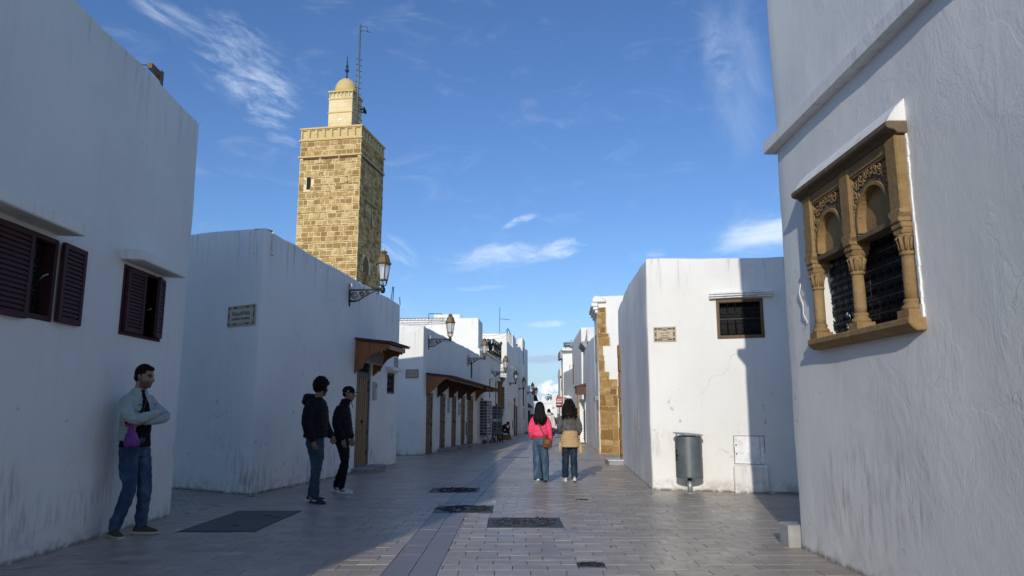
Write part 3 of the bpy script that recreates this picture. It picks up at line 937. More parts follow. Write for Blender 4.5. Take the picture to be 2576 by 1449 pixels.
# alley on the left: small setts laid on the slant
for u in range(-40, 40):
    for v in range(-40, 40):
        a_ = R(28); ux, uy = math.cos(a_), math.sin(a_)
        px = u * 0.205 + (v % 2) * 0.1; py = v * 0.105
        cx, cy = -6.6 + px * ux - py * uy, 12.0 + px * uy + py * ux
        if not (cx < -4.42 + max(0, cy - 12) * 0.09 and 9.9 < cy < 14.8 and cx > -9.2): continue
        a, c = 0.098, 0.048; z0 = gz(cx, cy) + rnd.uniform(-0.003, 0.001); mb = mass[0]
        q = [(cx + sx * a * ux - sy * c * uy, cy + sx * a * uy + sy * c * ux, z0) for sx, sy in ((-1, -1), (1, -1), (1, 1), (-1, 1))]
        mb.add(q + [(p[0], p[1], p[2] - 0.02) for p in q], [(0, 1, 2, 3), (0, 4, 5, 1), (1, 5, 6, 2), (2, 6, 7, 3), (3, 7, 4, 0)])
        tint[0] += [rnd.random() * 0.5] * 8
for band in (0, 1):
    o = mass[band].build('band_stones' if band else 'paving_stones', 'band_mass' if band else 'paving_mass', pav, fix=False)
    at = o.data.attributes.new('tint', 'FLOAT', 'POINT'); at.data.foreach_set('value', tint[band])
    o['kind'] = 'stuff'

# covers and drains in the paving
def cover(label, x0, x1, y0, y1, relief, seed, bx=0.0, m='cast_iron'):
    cx, cy = (x0 + x1) / 2, (y0 + y1) / 2; w_, d_ = x1 - x0, y1 - y0
    sl = Matrix.Rotation(math.atan(-0.0135), 4, 'X')
    fr = T(cx + bx, cy, gz(cx, cy)) @ sl
    rt = thing('manhole_cover', label, 'manhole cover', fr)
    mb = MB(fr); mb.box(-w_ / 2 + 0.004, w_ / 2 - 0.004, -d_ / 2 + 0.004, d_ / 2 - 0.004, -0.04, 0.002)
    mb.build('frame', 'plate_steel' if m == 'cast_iron' else m, rt, bevel=0.003)
    k = min(w_, d_) / 2
    ry = d_ / 2 / k; rx = w_ / 2 / k
    mb = MB(fr @ Matrix.Diagonal((rx, ry, 1, 1)))
    mb.lathe([(k * 0.86, -0.01), (k * 0.86, 0.004), (k * 0.82, 0.007), (k * 0.82, 0.003), (k * 0.76, 0.003)], n=32)
    mb.build('lid', m, rt)
    rr = random.Random(seed); mb = MB(fr @ Matrix.Diagonal((rx, ry, 1, 1)))
    for ring_, nseg in ((0.80, 22), (0.66, 9), (0.46, 7), (0.24, 5)):
        for q in range(nseg):
            a = 2 * math.pi * (q + rr.random() * 0.4) / nseg
            if relief > 1 and abs(math.cos(a)) < 0.22 and ring_ > 0.3: continue
            p0 = Vector((math.cos(a), math.sin(a), 0)) * k * ring_; c_ = [p0]
            h = a + rr.uniform(0.8, 2.2)
            for st in range(4):
                h += rr.uniform(-0.9, 0.9); c_.append(c_[-1] + Vector((math.cos(h), math.sin(h), 0)) * k * 0.07)
            mb.tube([(p.x, p.y, 0.006) for p in c_], k * 0.028, 5)
    for rad in (0.72, 0.80):
        mb.tube([(k * rad * math.cos(t * math.pi / 16), k * rad * math.sin(t * math.pi / 16), 0.005) for t in range(33)], k * 0.014, 5)
    mb.build('raised_pattern', 'cast_iron_dark' if relief != 2 else 'cast_iron', rt)
    return rt
cover('large square manhole cover with round cast pattern, nearest the pink jumper woman', *HOLES[0], 2, 1)
cover('square manhole cover set across the end of the dark paving band', *HOLES[1], 1, 2)
cover('manhole cover left of the dark band, farthest of the patterned covers', *HOLES[2], 1, 3, bend(13.4) * 0.3)
cover('smallest round patterned valve cover in the paving at the bottom of the street', *HOLES[3], 1, 4)
cover('small plain rectangular cover in the sunlit paving right of the band', *HOLES[4], 0, 5, 0.0, 'stone_grey')
def grate(label, x0, x1, y0, y1):
    cx, cy = (x0 + x1) / 2, (y0 + y1) / 2; fr = T(cx, cy, gz(cx, cy))
    rt = thing('drain_grate', label, 'drain grate', fr)
    w_, d_ = x1 - x0, y1 - y0
    mb = MB(fr); mb.box(-w_ / 2, w_ / 2, -d_ / 2, d_ / 2, -0.05, -0.02); mb.build('channel', 'black_gap', rt)
    mb = MB(fr)
    for a in (-1, 1):
        mb.box(-w_ / 2, w_ / 2, a * (d_ / 2 - 0.015) - 0.015, a * (d_ / 2 - 0.015) + 0.015, -0.03, 0.002)
    mb.build('frame', 'cast_iron', rt)
    mb = MB(fr)
    n_ = int(w_ / 0.05)
    for i in range(n_ + 1):
        x = -w_ / 2 + w_ * i / n_
        mb.box(x - 0.012, x + 0.012, -d_ / 2 + 0.03, d_ / 2 - 0.03, -0.02, 0.0)
    mb.build('bars', 'cast_iron', rt)
grate('long drain grate across the street beyond the women, left of their feet', *HOLES[5])
grate('short drain grate seen between the two walking women', *HOLES[6])
pz = [gz(*p) for p in PLATE]
fr = T(-3.4, 9.5, gz(0, 9.5))
rt = thing('steel_plate', 'dark steel access plate set flat in the paving near the leaning man', 'access plate', fr)
mb = MB(); mb.hull8([(x, y, z - 0.03) for (x, y), z in zip(PLATE, pz)], [(x, y, z + 0.001) for (x, y), z in zip(PLATE, pz)]); mb.build('frame', 'cast_iron_dark', rt)
ins = [((x + 3.4) * 0.93 - 3.4, (y - 9.5) * 0.95 + 9.5) for x, y in PLATE]
mb = MB(); mb.hull8([(x, y, gz(x, y) - 0.01) for x, y in ins], [(x, y, gz(x, y) + 0.006) for x, y in ins]); mb.build('lid', 'plate_steel', rt, bevel=0.004)
for x, y in ((-3.35, 9.0), (-3.25, 9.9), (-3.1, 9.75)):
    mb = MB(); mb.lathe([(0.045, 0.0), (0.045, 0.010), (0.02, 0.010)], (x, y, gz(x, y)), 10); mb.build('lifting_hole', 'cast_iron_dark', rt)
# a scrap of paper and two leaves lying on the paving
for nm, x, y, s_, m_, lb in (('paper_scrap', -0.28, 11.55, 0.022, 'white_paint', 'tiny white scrap of paper on the sunlit paving'), ('paper_scrap', 1.0, 7.55, 0.02, 'wood_grey', 'small brown scrap lying on the front paving')):
    mb = MB(T(x, y, gz(x, y) + 0.004)); mb.hull8([(-s_, -s_, 0), (s_, -s_ * 0.6, 0.002), (s_ * 0.8, s_, 0.006), (-s_ * 0.7, s_, 0)], [(-s_, -s_, 0.003), (s_, -s_ * 0.6, 0.005), (s_ * 0.8, s_, 0.009), (-s_ * 0.7, s_, 0.003)])
    tag(mb.build(nm, m_), lb, 'litter')

# ================================================================== LEFT ROW

L1, w1 = house('white_house', 'near white house on the left with maroon shutters and two window hoods', [(-4.12, -4.0), (-4.58, 9.95), (-12, 10.6), (-12, -4)], [5.55, 5.5, 5.5, 5.5], 'plaster_left',
               {0: [(10.12, 10.90, 2.19, 3.0), (12.19, 13.23, 2.21, 3.03)]}, fine=(0, 1), rc=0.03, r=0.03, wob=0.02, seed=1, amp=0.010, res=0.4)
wl = w1[0]                                          # s = y + 4 (nearly)
def shutter(wl, rt, s0, s1, z0, z1, out, label=None, swing=0.0, hinge=1, nsl=15):
    """louvred leaf: frame with slats; swing in degrees about the hinge side"""
    wdt = s1 - s0
    base = wl.at(s1 if hinge > 0 else s0, 0, out) @ Matrix.Rotation(R(swing) * hinge, 4, 'Z')
    x0, x1 = (-wdt, 0) if hinge > 0 else (0, wdt)
    mb = MB(base); e = 0.055
    for a, b in ((x0, x0 + e), (x1 - e, x1)):
        mb.box(a, b, -0.02, 0.02, z0, z1)
    for a, b in ((z0, z0 + e), (z1 - e, z1), ((z0 + z1) / 2 - 0.0, (z0 + z1) / 2 + 0.0)):
        if b > a: mb.box(x0 + e, x1 - e, -0.02, 0.02, a, b)
    mb.box(x0 + e, x1 - e, 0.004, 0.01, z0 + e, z1 - e)
    sh = mb.build('shutter', 'maroon_paint', rt, frame=base, bevel=0.004, label=label)
    n_ = nsl; zz0, zz1 = z0 + e + 0.01, z1 - e - 0.01; st = (zz1 - zz0) / n_
    me = None
    for k in range(n_):
        fr_ = base @ T((x0 + x1) / 2, 0, zz0 + st * (k + 0.5)) @ Matrix.Rotation(R(-14), 4, 'X')
        if me is None:
            mb = MB(fr_); a = wdt / 2 - e
            mb.box(-a, a, -0.014, 0.006, -st * 0.36, st * 0.36)
            o = mb.build('slat', 'maroon_paint', sh, frame=fr_, bevel=0.003); me = o.data
        else:
            o = link('slat', me, sh, fr_)
    return sh
def window_set(rt, wl, s0, s1, z0, z1, e, m, g=None, depth=0.12, iron='dark_iron', nb=4, nh=2, rad=0.008, lining=False):
    """timber frame set in an opening, with an iron grille before it"""
    mb = MB(wl.F)
    for a, b in ((s0, s0 + e), (s1 - e, s1)):
        mb.box(a, b, -0.012 if lining else depth - 0.05, depth + 0.05, z0, z1)
    for a, b in ((z0, z0 + e), (z1 - e, z1)):
        mb.box(s0 + e, s1 - e, -0.012 if lining else depth - 0.05, depth + 0.05, a, b)
    fr_ = mb.build('window', m, rt, bevel=0.004)
    if g:
        mb = MB(wl.F); grille(mb, s0 + e, s1 - e, z0 + e, z1 - e, depth - 0.02, nb, nh, rad)
        mb.build('grille', iron, fr_)
    return fr_
window_set(L1, wl, 10.12, 10.90, 2.19, 3.0, 0.05, 'maroon_paint', True, 0.12, nb=3, nh=3, lining=True)
window_set(L1, wl, 12.19, 13.23, 2.21, 3.03, 0.04, 'maroon_paint', True, 0.14, nb=4, nh=3, lining=True)
shutter(wl, L1, 9.72, 10.47, 2.17, 2.98, 0.035, hinge=-1, swing=0)
shutter(wl, L1, 10.92, 11.36, 2.20, 2.99, 0.045, label='maroon shutter leaf folded open against the wall', hinge=-1, swing=-3)
shutter(wl, L1, 12.24, 12.68, 2.25, 3.0, 0.03, hinge=-1)
shutter(wl, L1, 12.84, 13.19, 2.25, 3.0, 0.03, label='maroon shutter leaf standing ajar', hinge=1, swing=14)
mb = MB(wl.F)
hood(mb, 9.60, 10.90, 3.04, 3.17, 0.26, 0.008)
mb.build('window_hood', 'plaster_clean', L1, bevel=0.012)
mb = MB(wl.F); hood(mb, 12.08, 13.29, 3.06, 3.19, 0.26, 0.008); mb.build('window_hood', 'plaster_clean', L1, bevel=0.012)
mb = MB(wl.F); mb.tube([(10.64, -0.005, 2.55), (10.63, -0.06, 2.6), (10.66, -0.08, 2.62)], 0.008, 6); mb.tube([(12.74, -0.05, 2.56), (12.72, -0.10, 2.575)], 0.009, 6)
mb.build('shutter_catch', 'steel_bare', L1)
# timber frame and wire standing on its roof
mb = MB(); mb.box(-11.8, -5.65, 2.5, 9.7, 5.0, 6.2); mb.build('roof_shade_block', 'plaster_clean', L1)  # unseen roof block, added to keep sun off the next house's front
fr = wl.at(12.86, 5.46, -0.10)
rt = thing('roof_frame', 'weathered timber frame with a sagging wire on the roof edge at left', 'roof frame', fr)
mb = MB(fr); mb.box(-0.05, 0.03, -0.03, 0.05, -0.02, 0.30); mb.build('post', 'wood_grey', rt)
mb = MB(fr); mb.box(-0.30, -0.05, -0.03, 0.03, 0.20, 0.27); mb.build('rail', 'wood_frame', rt)
mb = MB(fr); mb.tube([(0.0, 0, 0.30), (-0.12, 0.05, 0.29), (-0.3, 0.05, 0.24), (-0.5, 0.02, 0.14), (-0.62, 0.0, 0.05)], 0.006, 5); mb.build('wire', 'cable', rt)

L2, w2 = house('white_house', 'white house with plank door, timber porch and street plate beside the lamp', [(-9, 15.45), (-4.45, 12.54), (-3.30, 20.97), (-6.2, 22.4), (-9, 22.4)], [5.0, 4.60, 4.42, 4.5, 5.0], 'plaster_mid',
               {1: [(5.02, 6.06, -0.16, 2.52, 0.10), (7.42, 8.12, 1.78, 2.36, 0.15)]}, fine=(0, 1), rc=0.08, r=0.06, wob=0.015, seed=2, amp=0.014, res=0.35)
mb = MB(); mb.box(-8.6, -4.42, 20.5, 20.85, 4.3, 5.0); mb.build('roof_shade_block', 'plaster_clean', L2)  # thin hidden slab, added to cast shadow on the canopy house's front
wl = w2[1]
# plank door
fr = wl.at(5.54, -0.06, -0.06)
mb = MB(fr)
for a, b in ((-0.50, -0.44), (0.44, 0.50)):
    mb.box(a, b, -0.05, 0.05, 0, 2.30)
mb.box(-0.44, 0.44, -0.05, 0.05, 2.20, 2.30); mb.box(-0.44, 0.44, 0.02, 0.045, 0, 2.2); mb.box(-0.44, 0.44, -0.03, 0.02, 0.0, 0.05)
door = mb.build('door', 'wood_grey', L2, frame=fr, bevel=0.005)
pw = 0.88 / 12
for k in range(12):
    mb = MB(fr); x = -0.44 + pw * k
    mb.box(x + 0.004, x + pw - 0.004, -0.015 - (k % 2) * 0.012, 0.02, 0.05, 2.20)
    mb.build('plank', 'wood_door', door, frame=fr, bevel=0.004)
for z in (0.35, 0.85, 1.9, 2.08):
    for sx in (-1, 1):
        mb = MB(fr); mb.box(sx * 0.42 - 0.03, sx * 0.42 + 0.03, -0.045, -0.02, z - 0.06, z + 0.06); mb.build('hinge', 'dark_iron', door, frame=fr)
mb = MB(fr); mb.lathe([(0.02, -0.02), (0.02, 0.02)], (0.02, -0.05, 1.12), 8); mb.box(-0.04, 0.05, -0.05, -0.02, 1.08, 1.16); mb.build('handle', 'dark_iron', door, frame=fr)
mb = MB(wl.F); mb.box(5.06, 6.02, 0.02, 0.06, 2.24, 2.27); grille(mb, 5.08, 6.0, 2.27, 2.50, 0.04, 5, 1, 0.007); mb.build('transom_grille', 'dark_iron', L2)
# porch
mb = MB(wl.F)
ps = [(0.0, 3.00), (-0.84, 2.90), (-0.84, 2.80), (-0.78, 2.80), (-0.76, 2.74), (-0.70, 2.76), (-0.66, 2.68), (-0.60, 2.72), (-0.50, 2.69), (-0.38, 2.62), (-0.27, 2.50), (-0.20, 2.36), (-0.18, 2.30), (-0.14, 2.34), (-0.10, 2.27), (-0.06, 2.26), (-0.03, 2.21), (0.0, 2.20)]
for s_ in (4.84, 6.22):
    mb = MB(wl.F); mb.prismx(ps, s_ - 0.025, s_ + 0.025); mb.build('porch_bracket', 'wood_canopy', L2, bevel=0.004)
mb = MB(wl.F); mb.hull8([(4.76, 0.0, 3.02), (6.36, 0.0, 3.02), (6.36, 0.0, 3.05), (4.76, 0.0, 3.05)], [(4.76, -0.92, 2.90), (6.36, -0.92, 2.90), (6.36, -0.92, 2.94), (4.76, -0.92, 2.94)]); porch = mb.build('porch_roof', 'wood_roof', L2, bevel=0.004)
nb = 9
for k in range(nb):
    x0 = 4.74 + (1.64) * k / nb; mb = MB(wl.F)
    mb.hull8([(x0 + 0.008, 0.0, 3.052), (x0 + 0.17, 0.0, 3.052), (x0 + 0.17, 0.0, 3.072), (x0 + 0.008, 0.0, 3.072)], [(x0 + 0.008, -0.95, 2.942), (x0 + 0.17, -0.95, 2.942), (x0 + 0.17, -0.95, 2.962), (x0 + 0.008, -0.95, 2.962)])
    mb.build('board', 'wood_roof', porch)
mb = MB(wl.F); mb.box(4.86, 6.2, -0.85, -0.80, 2.78, 2.89); mb.build('porch_beam', 'wood_canopy', L2, bevel=0.004)
# inscribed plaque hanging in the porch
fr = wl.at(5.52, 2.62, 0.34) @ Matrix.Rotation(R(14), 4, 'X')
rt = thing('porch_plaque', 'weathered grey board tilted under the timber porch', 'plaque', fr)
mb = MB(fr); mb.box(-0.46, 0.46, -0.012, 0.012, -0.15, 0.15); mb.build('board', 'wood_grey', rt, bevel=0.004)
mb = MB(fr); mb.box(-0.46, 0.46, -0.03, 0.01, -0.17, -0.145); mb.build('lower_rail', 'stone_grey', rt)
mb = MB(fr)
for x in (-0.40, 0.40): mb.tube([(x, 0.0, 0.13), (x, 0.05, 0.34)], 0.006, 5)
mb.build('hanger', 'dark_iron', rt)
# small barred window, hood, meter, tablet, step
window_set(L2, wl, 7.42, 8.12, 1.78, 2.36, 0.05, 'wood_grey', True, 0.06, nb=4, nh=3)
mb = MB(wl.F); hood(mb, 7.30, 8.40, 2.40, 2.52, 0.20, 0.02); mb.build('window_hood', 'plaster_clean', L2, bevel=0.01)
def meter(label, wl, s, z, w_=0.2, h_=0.42, m_='grey_plastic'):
    fr = wl.at(s, z); rt = thing('meter_box', label, 'meter box', fr, 'electric meter boxes')
    mb = MB(fr); mb.box(-w_ / 2, w_ / 2, -0.06, 0.02, -h_ / 2, h_ / 2); mb.build('case', m_, rt, bevel=0.008)
    mb = MB(fr); mb.box(-w_ / 2 + 0.025, w_ / 2 - 0.025, -0.07, -0.058, -h_ / 2 + 0.03, h_ / 2 - 0.03); mb.build('door', m_, rt, bevel=0.004)
    mb = MB(fr); mb.box(-0.05, 0.05, -0.074, -0.068, h_ / 2 - 0.15, h_ / 2 - 0.05); mb.build('pane', 'sign_grey', rt)
    return rt
meter('pale meter box right of the plank door', wl, 6.32, 1.82, 0.2, 0.46)
fr = wl.at(8.22, 2.62)
rt = thing('wall_tablet', 'small pale tablet above the barred window near the alley', 'tablet', fr)
mb = MB(fr); mb.box(-0.17, 0.17, -0.02, 0.02, -0.2, 0.2); mb.build('plate', 'stone_concrete', rt, bevel=0.004)
mb = MB(fr)
for z in (0.09, -0.09): mb.box(-0.05, 0.05, -0.024, -0.018, z - 0.03, z + 0.03)
mb.build('mark', 'sign_grey', rt)
def step(label, wl, s0, s1, out, h, m='stone_grey'):
    g0 = wl.g((s0 + s1) / 2); fr = wl.at((s0 + s1) / 2, g0)
    rt = thing('door_step', label, 'step', fr, 'stone door steps')
    a = (s1 - s0) / 2
    mb = MB(fr); mb.box(-a + 0.03, a - 0.03, -out + 0.03, 0.05, -0.15, h - 0.045); mb.build('riser', m, rt, bevel=0.006)
    n_ = 2
    for k in range(n_):
        mb = MB(fr); mb.box(-a + 2 * a * k / n_ + 0.003, -a + 2 * a * (k + 1) / n_ - 0.003, -out, 0.05, h - 0.045, h); mb.build('slab', m, rt, bevel=0.006)
step('grey stone step below the plank door', wl, 4.86, 6.28, 0.42, 0.13)
street_sign('tan plate reading ZANQAT DRABKA on the shaded house front', w2[0], w2[0].len - 0.50, 3.02, 0.78, 0.38,
            [(arabic('زنقة الدرابكا'), 0.50, 0.085, 0.035), ('ZANQAT DRABKA', 0.52, 0.045, -0.06)])
mb = MB()
for dx_, dy_ in ((0.0, 0.05), (0.06, 0.02), (0.28, -0.02)):
    mb.tube([(-3.55 + dx_, 20.7, 4.35), (-3.55 + dx_ + dy_, 20.7, 4.35 + (0.55 if dx_ < 0.2 else 0.24))], 0.012, 5)
tag(mb.build('rebar_stub', 'dark_iron'), 'bare steel rods sticking out of the roof corner behind the porch', 'rebar')

L3, w3 = house('white_house', 'white shop house with a long timber canopy over panelled doors', [(-9, 27.6), (-3.21, 25.94), (-1.74, 37.84), (-6, 38.6), (-9, 38.6)], [4.75, 4.36, 4.22, 4.2, 4.7], 'plaster_mid',
               {1: [(0.60, 1.68, -0.32, 1.98, 0.12), (2.86, 3.90, -0.32, 1.98, 0.12), (5.12, 6.16, -0.34, 1.96, 0.12), (7.18, 8.22, -0.36, 1.96, 0.12), (8.86, 10.42, -0.36, 2.0, 0.12), (9.58, 10.12, 2.86, 3.66, 0.15)]},
               fine=(0, 1), rc=0.06, r=0.07, wob=0.025, seed=3, amp=0.014, res=0.5)
wl = w3[1]
def panel_door(rt, wl, s0, s1, z0, z1):
    fr = wl.at((s0 + s1) / 2, z0, -0.07); a = (s1 - s0) / 2; h = z1 - z0
    mb = MB(fr)
    for sx in (-1, 1): mb.box(sx * (a - 0.03) - 0.03, sx * (a - 0.03) + 0.03, -0.05, 0.05, 0, h)
    mb.box(-a + 0.06, a - 0.06, -0.05, 0.05, h - 0.07, h)
    mb.box(-a + 0.06, -0.006, -0.018, 0.03, 0.02, h - 0.07); mb.box(0.006, a - 0.06, -0.018, 0.03, 0.02, h - 0.07)
    d = mb.build('door', 'wood_panel', rt, frame=fr, bevel=0.004)
    me = None; rows_ = 6; hh = (h - 0.16) / rows_
    for sx in (-1, 1):
        for k in range(rows_):
            cx = sx * (a - 0.06) / 2; f2 = fr @ T(cx, -0.02, 0.05 + hh * (k + 0.5))
            if me is None:
                mb = MB(f2); b = (a - 0.06) / 2 - 0.05; c = hh / 2 - 0.045
                mb.hull8([(-b, 0.005, -c), (b, 0.005, -c), (b, 0.005, c), (-b, 0.005, c)], [(-b + 0.03, -0.028, -c + 0.03), (b - 0.03, -0.028, -c + 0.03), (b - 0.03, -0.028, c - 0.03), (-b + 0.03, -0.028, c - 0.03)])
                o = mb.build('panel', 'wood_panel', d, frame=f2); me = o.data
            else:
                o = link('panel', me, d, f2)
    mb = MB(fr); mb.box(-0.02, 0.03, -0.06, -0.018, h * 0.5, h * 0.5 + 0.08); mb.build('lock', 'dark_iron', d, frame=fr)
    mb = MB(fr)
    for sx in (-1, 1):
        for z in (0.3, h * 0.5, h - 0.35): mb.box(sx * (a - 0.06) - 0.02, sx * (a - 0.06) + 0.02, -0.062, -0.02, z - 0.05, z + 0.05)
    mb.build('hinge', 'dark_iron', d, frame=fr)
    return d
for s0, s1, z0, z1 in ((0.60, 1.68, -0.28, 1.98), (2.86, 3.90, -0.20, 1.98), (5.12, 6.16, -0.24, 1.96), (7.18, 8.22, -0.26, 1.96), (8.86, 10.42, -0.34, 1.90)):
    panel_door(L3, wl, s0 + 0.02, s1 - 0.02, z0, z1 - 0.12)
window_set(L3, wl, 9.58, 10.12, 2.86, 3.66, 0.05, 'wood_grey', True, 0.08, nb=3, nh=3)
# long canopy
def zc(s): return 2.62 - 0.0135 * s
bs = (0.55, 2.38, 4.55, 6.5, 8.62, 11.05)
for i, s_ in enumerate(bs):
    z = zc(s_); last = i == 5
    if last or i == 4:
        pf = [(0.0, z), (-0.92, z - 0.10), (-0.92, z - 0.27), (-0.78, z - 0.25), (-0.6, z - 0.24), (-0.42, z - 0.28), (-0.27, z - 0.38), (-0.15, z - 0.52), (-0.07, z - 0.66), (0.0, z - 0.74)]
    else:
        pf = [(0.0, z), (-0.84, z - 0.10), (-0.84, z - 0.17), (-0.66, z - 0.20), (0.0, z - 0.80)]
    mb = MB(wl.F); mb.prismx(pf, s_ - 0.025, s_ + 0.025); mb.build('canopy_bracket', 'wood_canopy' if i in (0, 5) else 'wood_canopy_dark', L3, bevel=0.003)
mb = MB(wl.F)
s0, s1 = 0.46, 13.2
mb.hull8([(s0, 0, zc(s0)), (s1, 0, zc(s1)), (s1, 0, zc(s1) + 0.04), (s0, 0, zc(s0) + 0.04)], [(s0, -0.95, zc(s0) - 0.11), (s1, -0.95, zc(s1) - 0.11), (s1, -0.95, zc(s1) - 0.06), (s0, -0.95, zc(s0) - 0.06)])
can = mb.build('canopy_roof', 'wood_roof', L3, bevel=0.004)
for k in range(44):
    a = s0 - 0.02 + (s1 - s0 + 0.04) * k / 44; b = a + (s1 - s0) / 44 - 0.02; za = zc(a) + 0.042 + 0.012 * (k % 2)
    mb = MB(wl.F); mb.hull8([(a, 0, za), (b, 0, za), (b, 0, za + 0.025), (a, 0, za + 0.025)], [(a, -0.99, za - 0.115), (b, -0.99, za - 0.115), (b, -0.99, za - 0.09), (a, -0.99, za - 0.09)])
    mb.build('board', 'wood_roof', can)
mb = MB(wl.F)
for a, b in ((0.6, 2.3), (2.45, 4.5), (4.6, 6.45), (6.55, 8.55), (8.7, 11.0), (11.1, 13.1)):
    mb.hull8([(a, -0.80, zc(a) - 0.2), (b, -0.80, zc(b) - 0.2), (b, -0.80, zc(b) - 0.105), (a, -0.80, zc(a) - 0.105)], [(a, -0.84, zc(a) - 0.2), (b, -0.84, zc(b) - 0.2), (b, -0.84, zc(b) - 0.105), (a, -0.84, zc(a) - 0.105)])
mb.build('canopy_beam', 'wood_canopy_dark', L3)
step('grey step between the first and second panelled doors', wl, 2.55, 4.15, 0.5, 0.13)
step('grey step below the third panelled door', wl, 5.0, 6.5, 0.5, 0.12)
step('grey step below the fourth panelled door', wl, 7.1, 8.7, 0.5, 0.12)
meter('pale meter box between the second and third panelled doors', wl, 4.42, 1.50, 0.3, 0.6)
meter('pale meter box between the third and fourth panelled doors', wl, 6.70, 1.36, 0.3, 0.55)
meter('narrow grey meter box low beside the fifth panelled door', wl, 8.52, 0.45, 0.26, 0.6, 'sign_grey')
mb = MB(wl.F); mb.tube([(8.62, -0.03, -0.25), (8.62, -0.03, 1.7)], 0.02, 8); tag(mb.build('down_pipe', 'grey_plastic'), 'thin grey pipe on the wall beside the widest panelled door', 'pipe')
street_sign('small grey framed street plate on the sunlit corner before the canopy', w3[0], w3[0].len - 0.42, 2.62, 0.50, 0.31,
            [(arabic('زنقة الدرابكا'), 0.34, 0.062, 0.03), ('ZANQAT DRABKA', 0.34, 0.030, -0.04)], True)

L3b, w3b = house('white_house', 'tall sunlit white block with a lattice pole on its roof', [(-10, 40.0), (-1.86, 39.5), (-1.72, 41.7), (-10, 42.4)], [6.35] * 4, 'plaster_clean', fine=(0, 1), seed=4, r=0.05, wob=0.02, res=0.8)
fr = T(-5.2, 39.2, 6.25)
rt = thing('lattice_pole', 'long rusty lattice pole lying across the sunlit roof behind the second lamp', 'pole', fr)
mb = MB(fr)
for z in (-0.06, 0.06): mb.tube([(-1.2, 0, z - 0.02), (1.55, 0, z)], 0.018, 6)
mb.build('chord', 'wood_grey', rt)
mb = MB(fr)
for k in range(14):
    x = -1.2 + 2.7 * k / 14; mb.tube([(x, 0, -0.06), (x + 0.19, 0, 0.06)], 0.010, 4)
mb.build('lacing', 'wood_grey', rt)
mb = MB(fr); mb.tube([(0.6, 0, 0.0), (0.6, 0, 0.30), (1.35, 0, 0.28)], 0.022, 6); mb.build('stay', 'dark_iron', rt)
mb = MB(fr); mb.tube([(-0.9 + 1.6 * t / 10, -0.02, -0.1 - 0.55 * math.sin(math.pi * t / 10)) for t in range(11)], 0.010, 5); mb.build('wire', 'cable', rt)
mb = MB(); mb.box(-4.4, -2.9, 40.0, 40.6, 6.3, 6.62); mb.build('roof_kerb', 'plaster_clean', L3b)

L4, w4 = house('white_house', 'low white house with hooded slit windows and a railed roof terrace', [(-6, 38.9), (-1.70, 37.88), (-0.72, 45.9), (-6, 46.6)], [4.62, 4.55, 4.32, 4.4], 'plaster_clean',
               {1: [(3.35, 3.75, 2.0, 3.05, 0.15), (5.75, 6.2, 1.2, 3.0, 0.15)]}, fine=(1,), seed=5, r=0.06, wob=0.01, res=0.7)
wl = w4[1]
mb = MB(wl.F); mb.hull8([(0.3, 0.1, 4.42), (0.3, -0.12, 4.42), (0.3, -0.12, 4.54), (0.3, 0.1, 4.54)], [(8.05, 0.1, 4.20), (8.05, -0.12, 4.20), (8.05, -0.12, 4.32), (8.05, 0.1, 4.32)]); mb.build('coping', 'plaster_clean', L4, bevel=0.02)
for s0, s1, z0, z1 in ((3.35, 3.75, 2.0, 3.05), (5.75, 6.2, 1.2, 3.0)):
    window_set(L4, wl, s0, s1, z0, z1, 0.05, 'wood_grey', True, 0.06, nb=2, nh=4, rad=0.01)
    mb = MB(wl.F); mb.prism([(s0 - 0.15, z1 + 0.03), (s1 + 0.3, z1 + 0.03), (s1 + 0.3, z1 + 0.10), (s0 - 0.05, z1 + 0.30), (s0 - 0.15, z1 + 0.30)], -0.22, 0.03); mb.build('window_hood', 'plaster_clean', L4, bevel=0.02)
# stone doorway pier
fr = wl.at(7.2, 0)
mb = MB(fr); mb.box(-0.45, 0.50, -0.16, 0.05, -1.0, 2.9); mb.build('doorway_pier', 'pilaster_stone', L4, bevel=0.02)
mb = MB(fr); mb.box(-0.55, 0.62, -0.26, 0.05, 1.18, 1.30); mb.box(-0.5, 0.56, -0.22, 0.05, 0.9, 1.18); mb.build('doorway_band', 'pilaster_stone', L4, bevel=0.02)
mb = MB(fr)
for z0, z1, o_ in ((2.9, 3.05, 0.20), (3.05, 3.2, 0.28), (3.2, 3.3, 0.34)): mb.box(-0.42 - o_ * 0.4, 0.5 + o_ * 0.4, -o_, 0.05, z0, z1)
mb.build('doorway_capital', 'pilaster_stone', L4, bevel=0.02)
mb = MB(fr)
for z in (1.5, 1.85, 2.2, 2.55): mb.lathe([(0.10, -0.17), (0.14, -0.1), (0.10, 0.0), (0.14, 0.1), (0.10, 0.17)], (0.34, -0.2, z), 10)
mb.build('doorway_carving', 'pilaster_stone', L4)
step('stone door sill where the seated man rests, by the stone pier', wl, 7.1, 8.1, 0.7, 0.30, 'pilaster_stone')
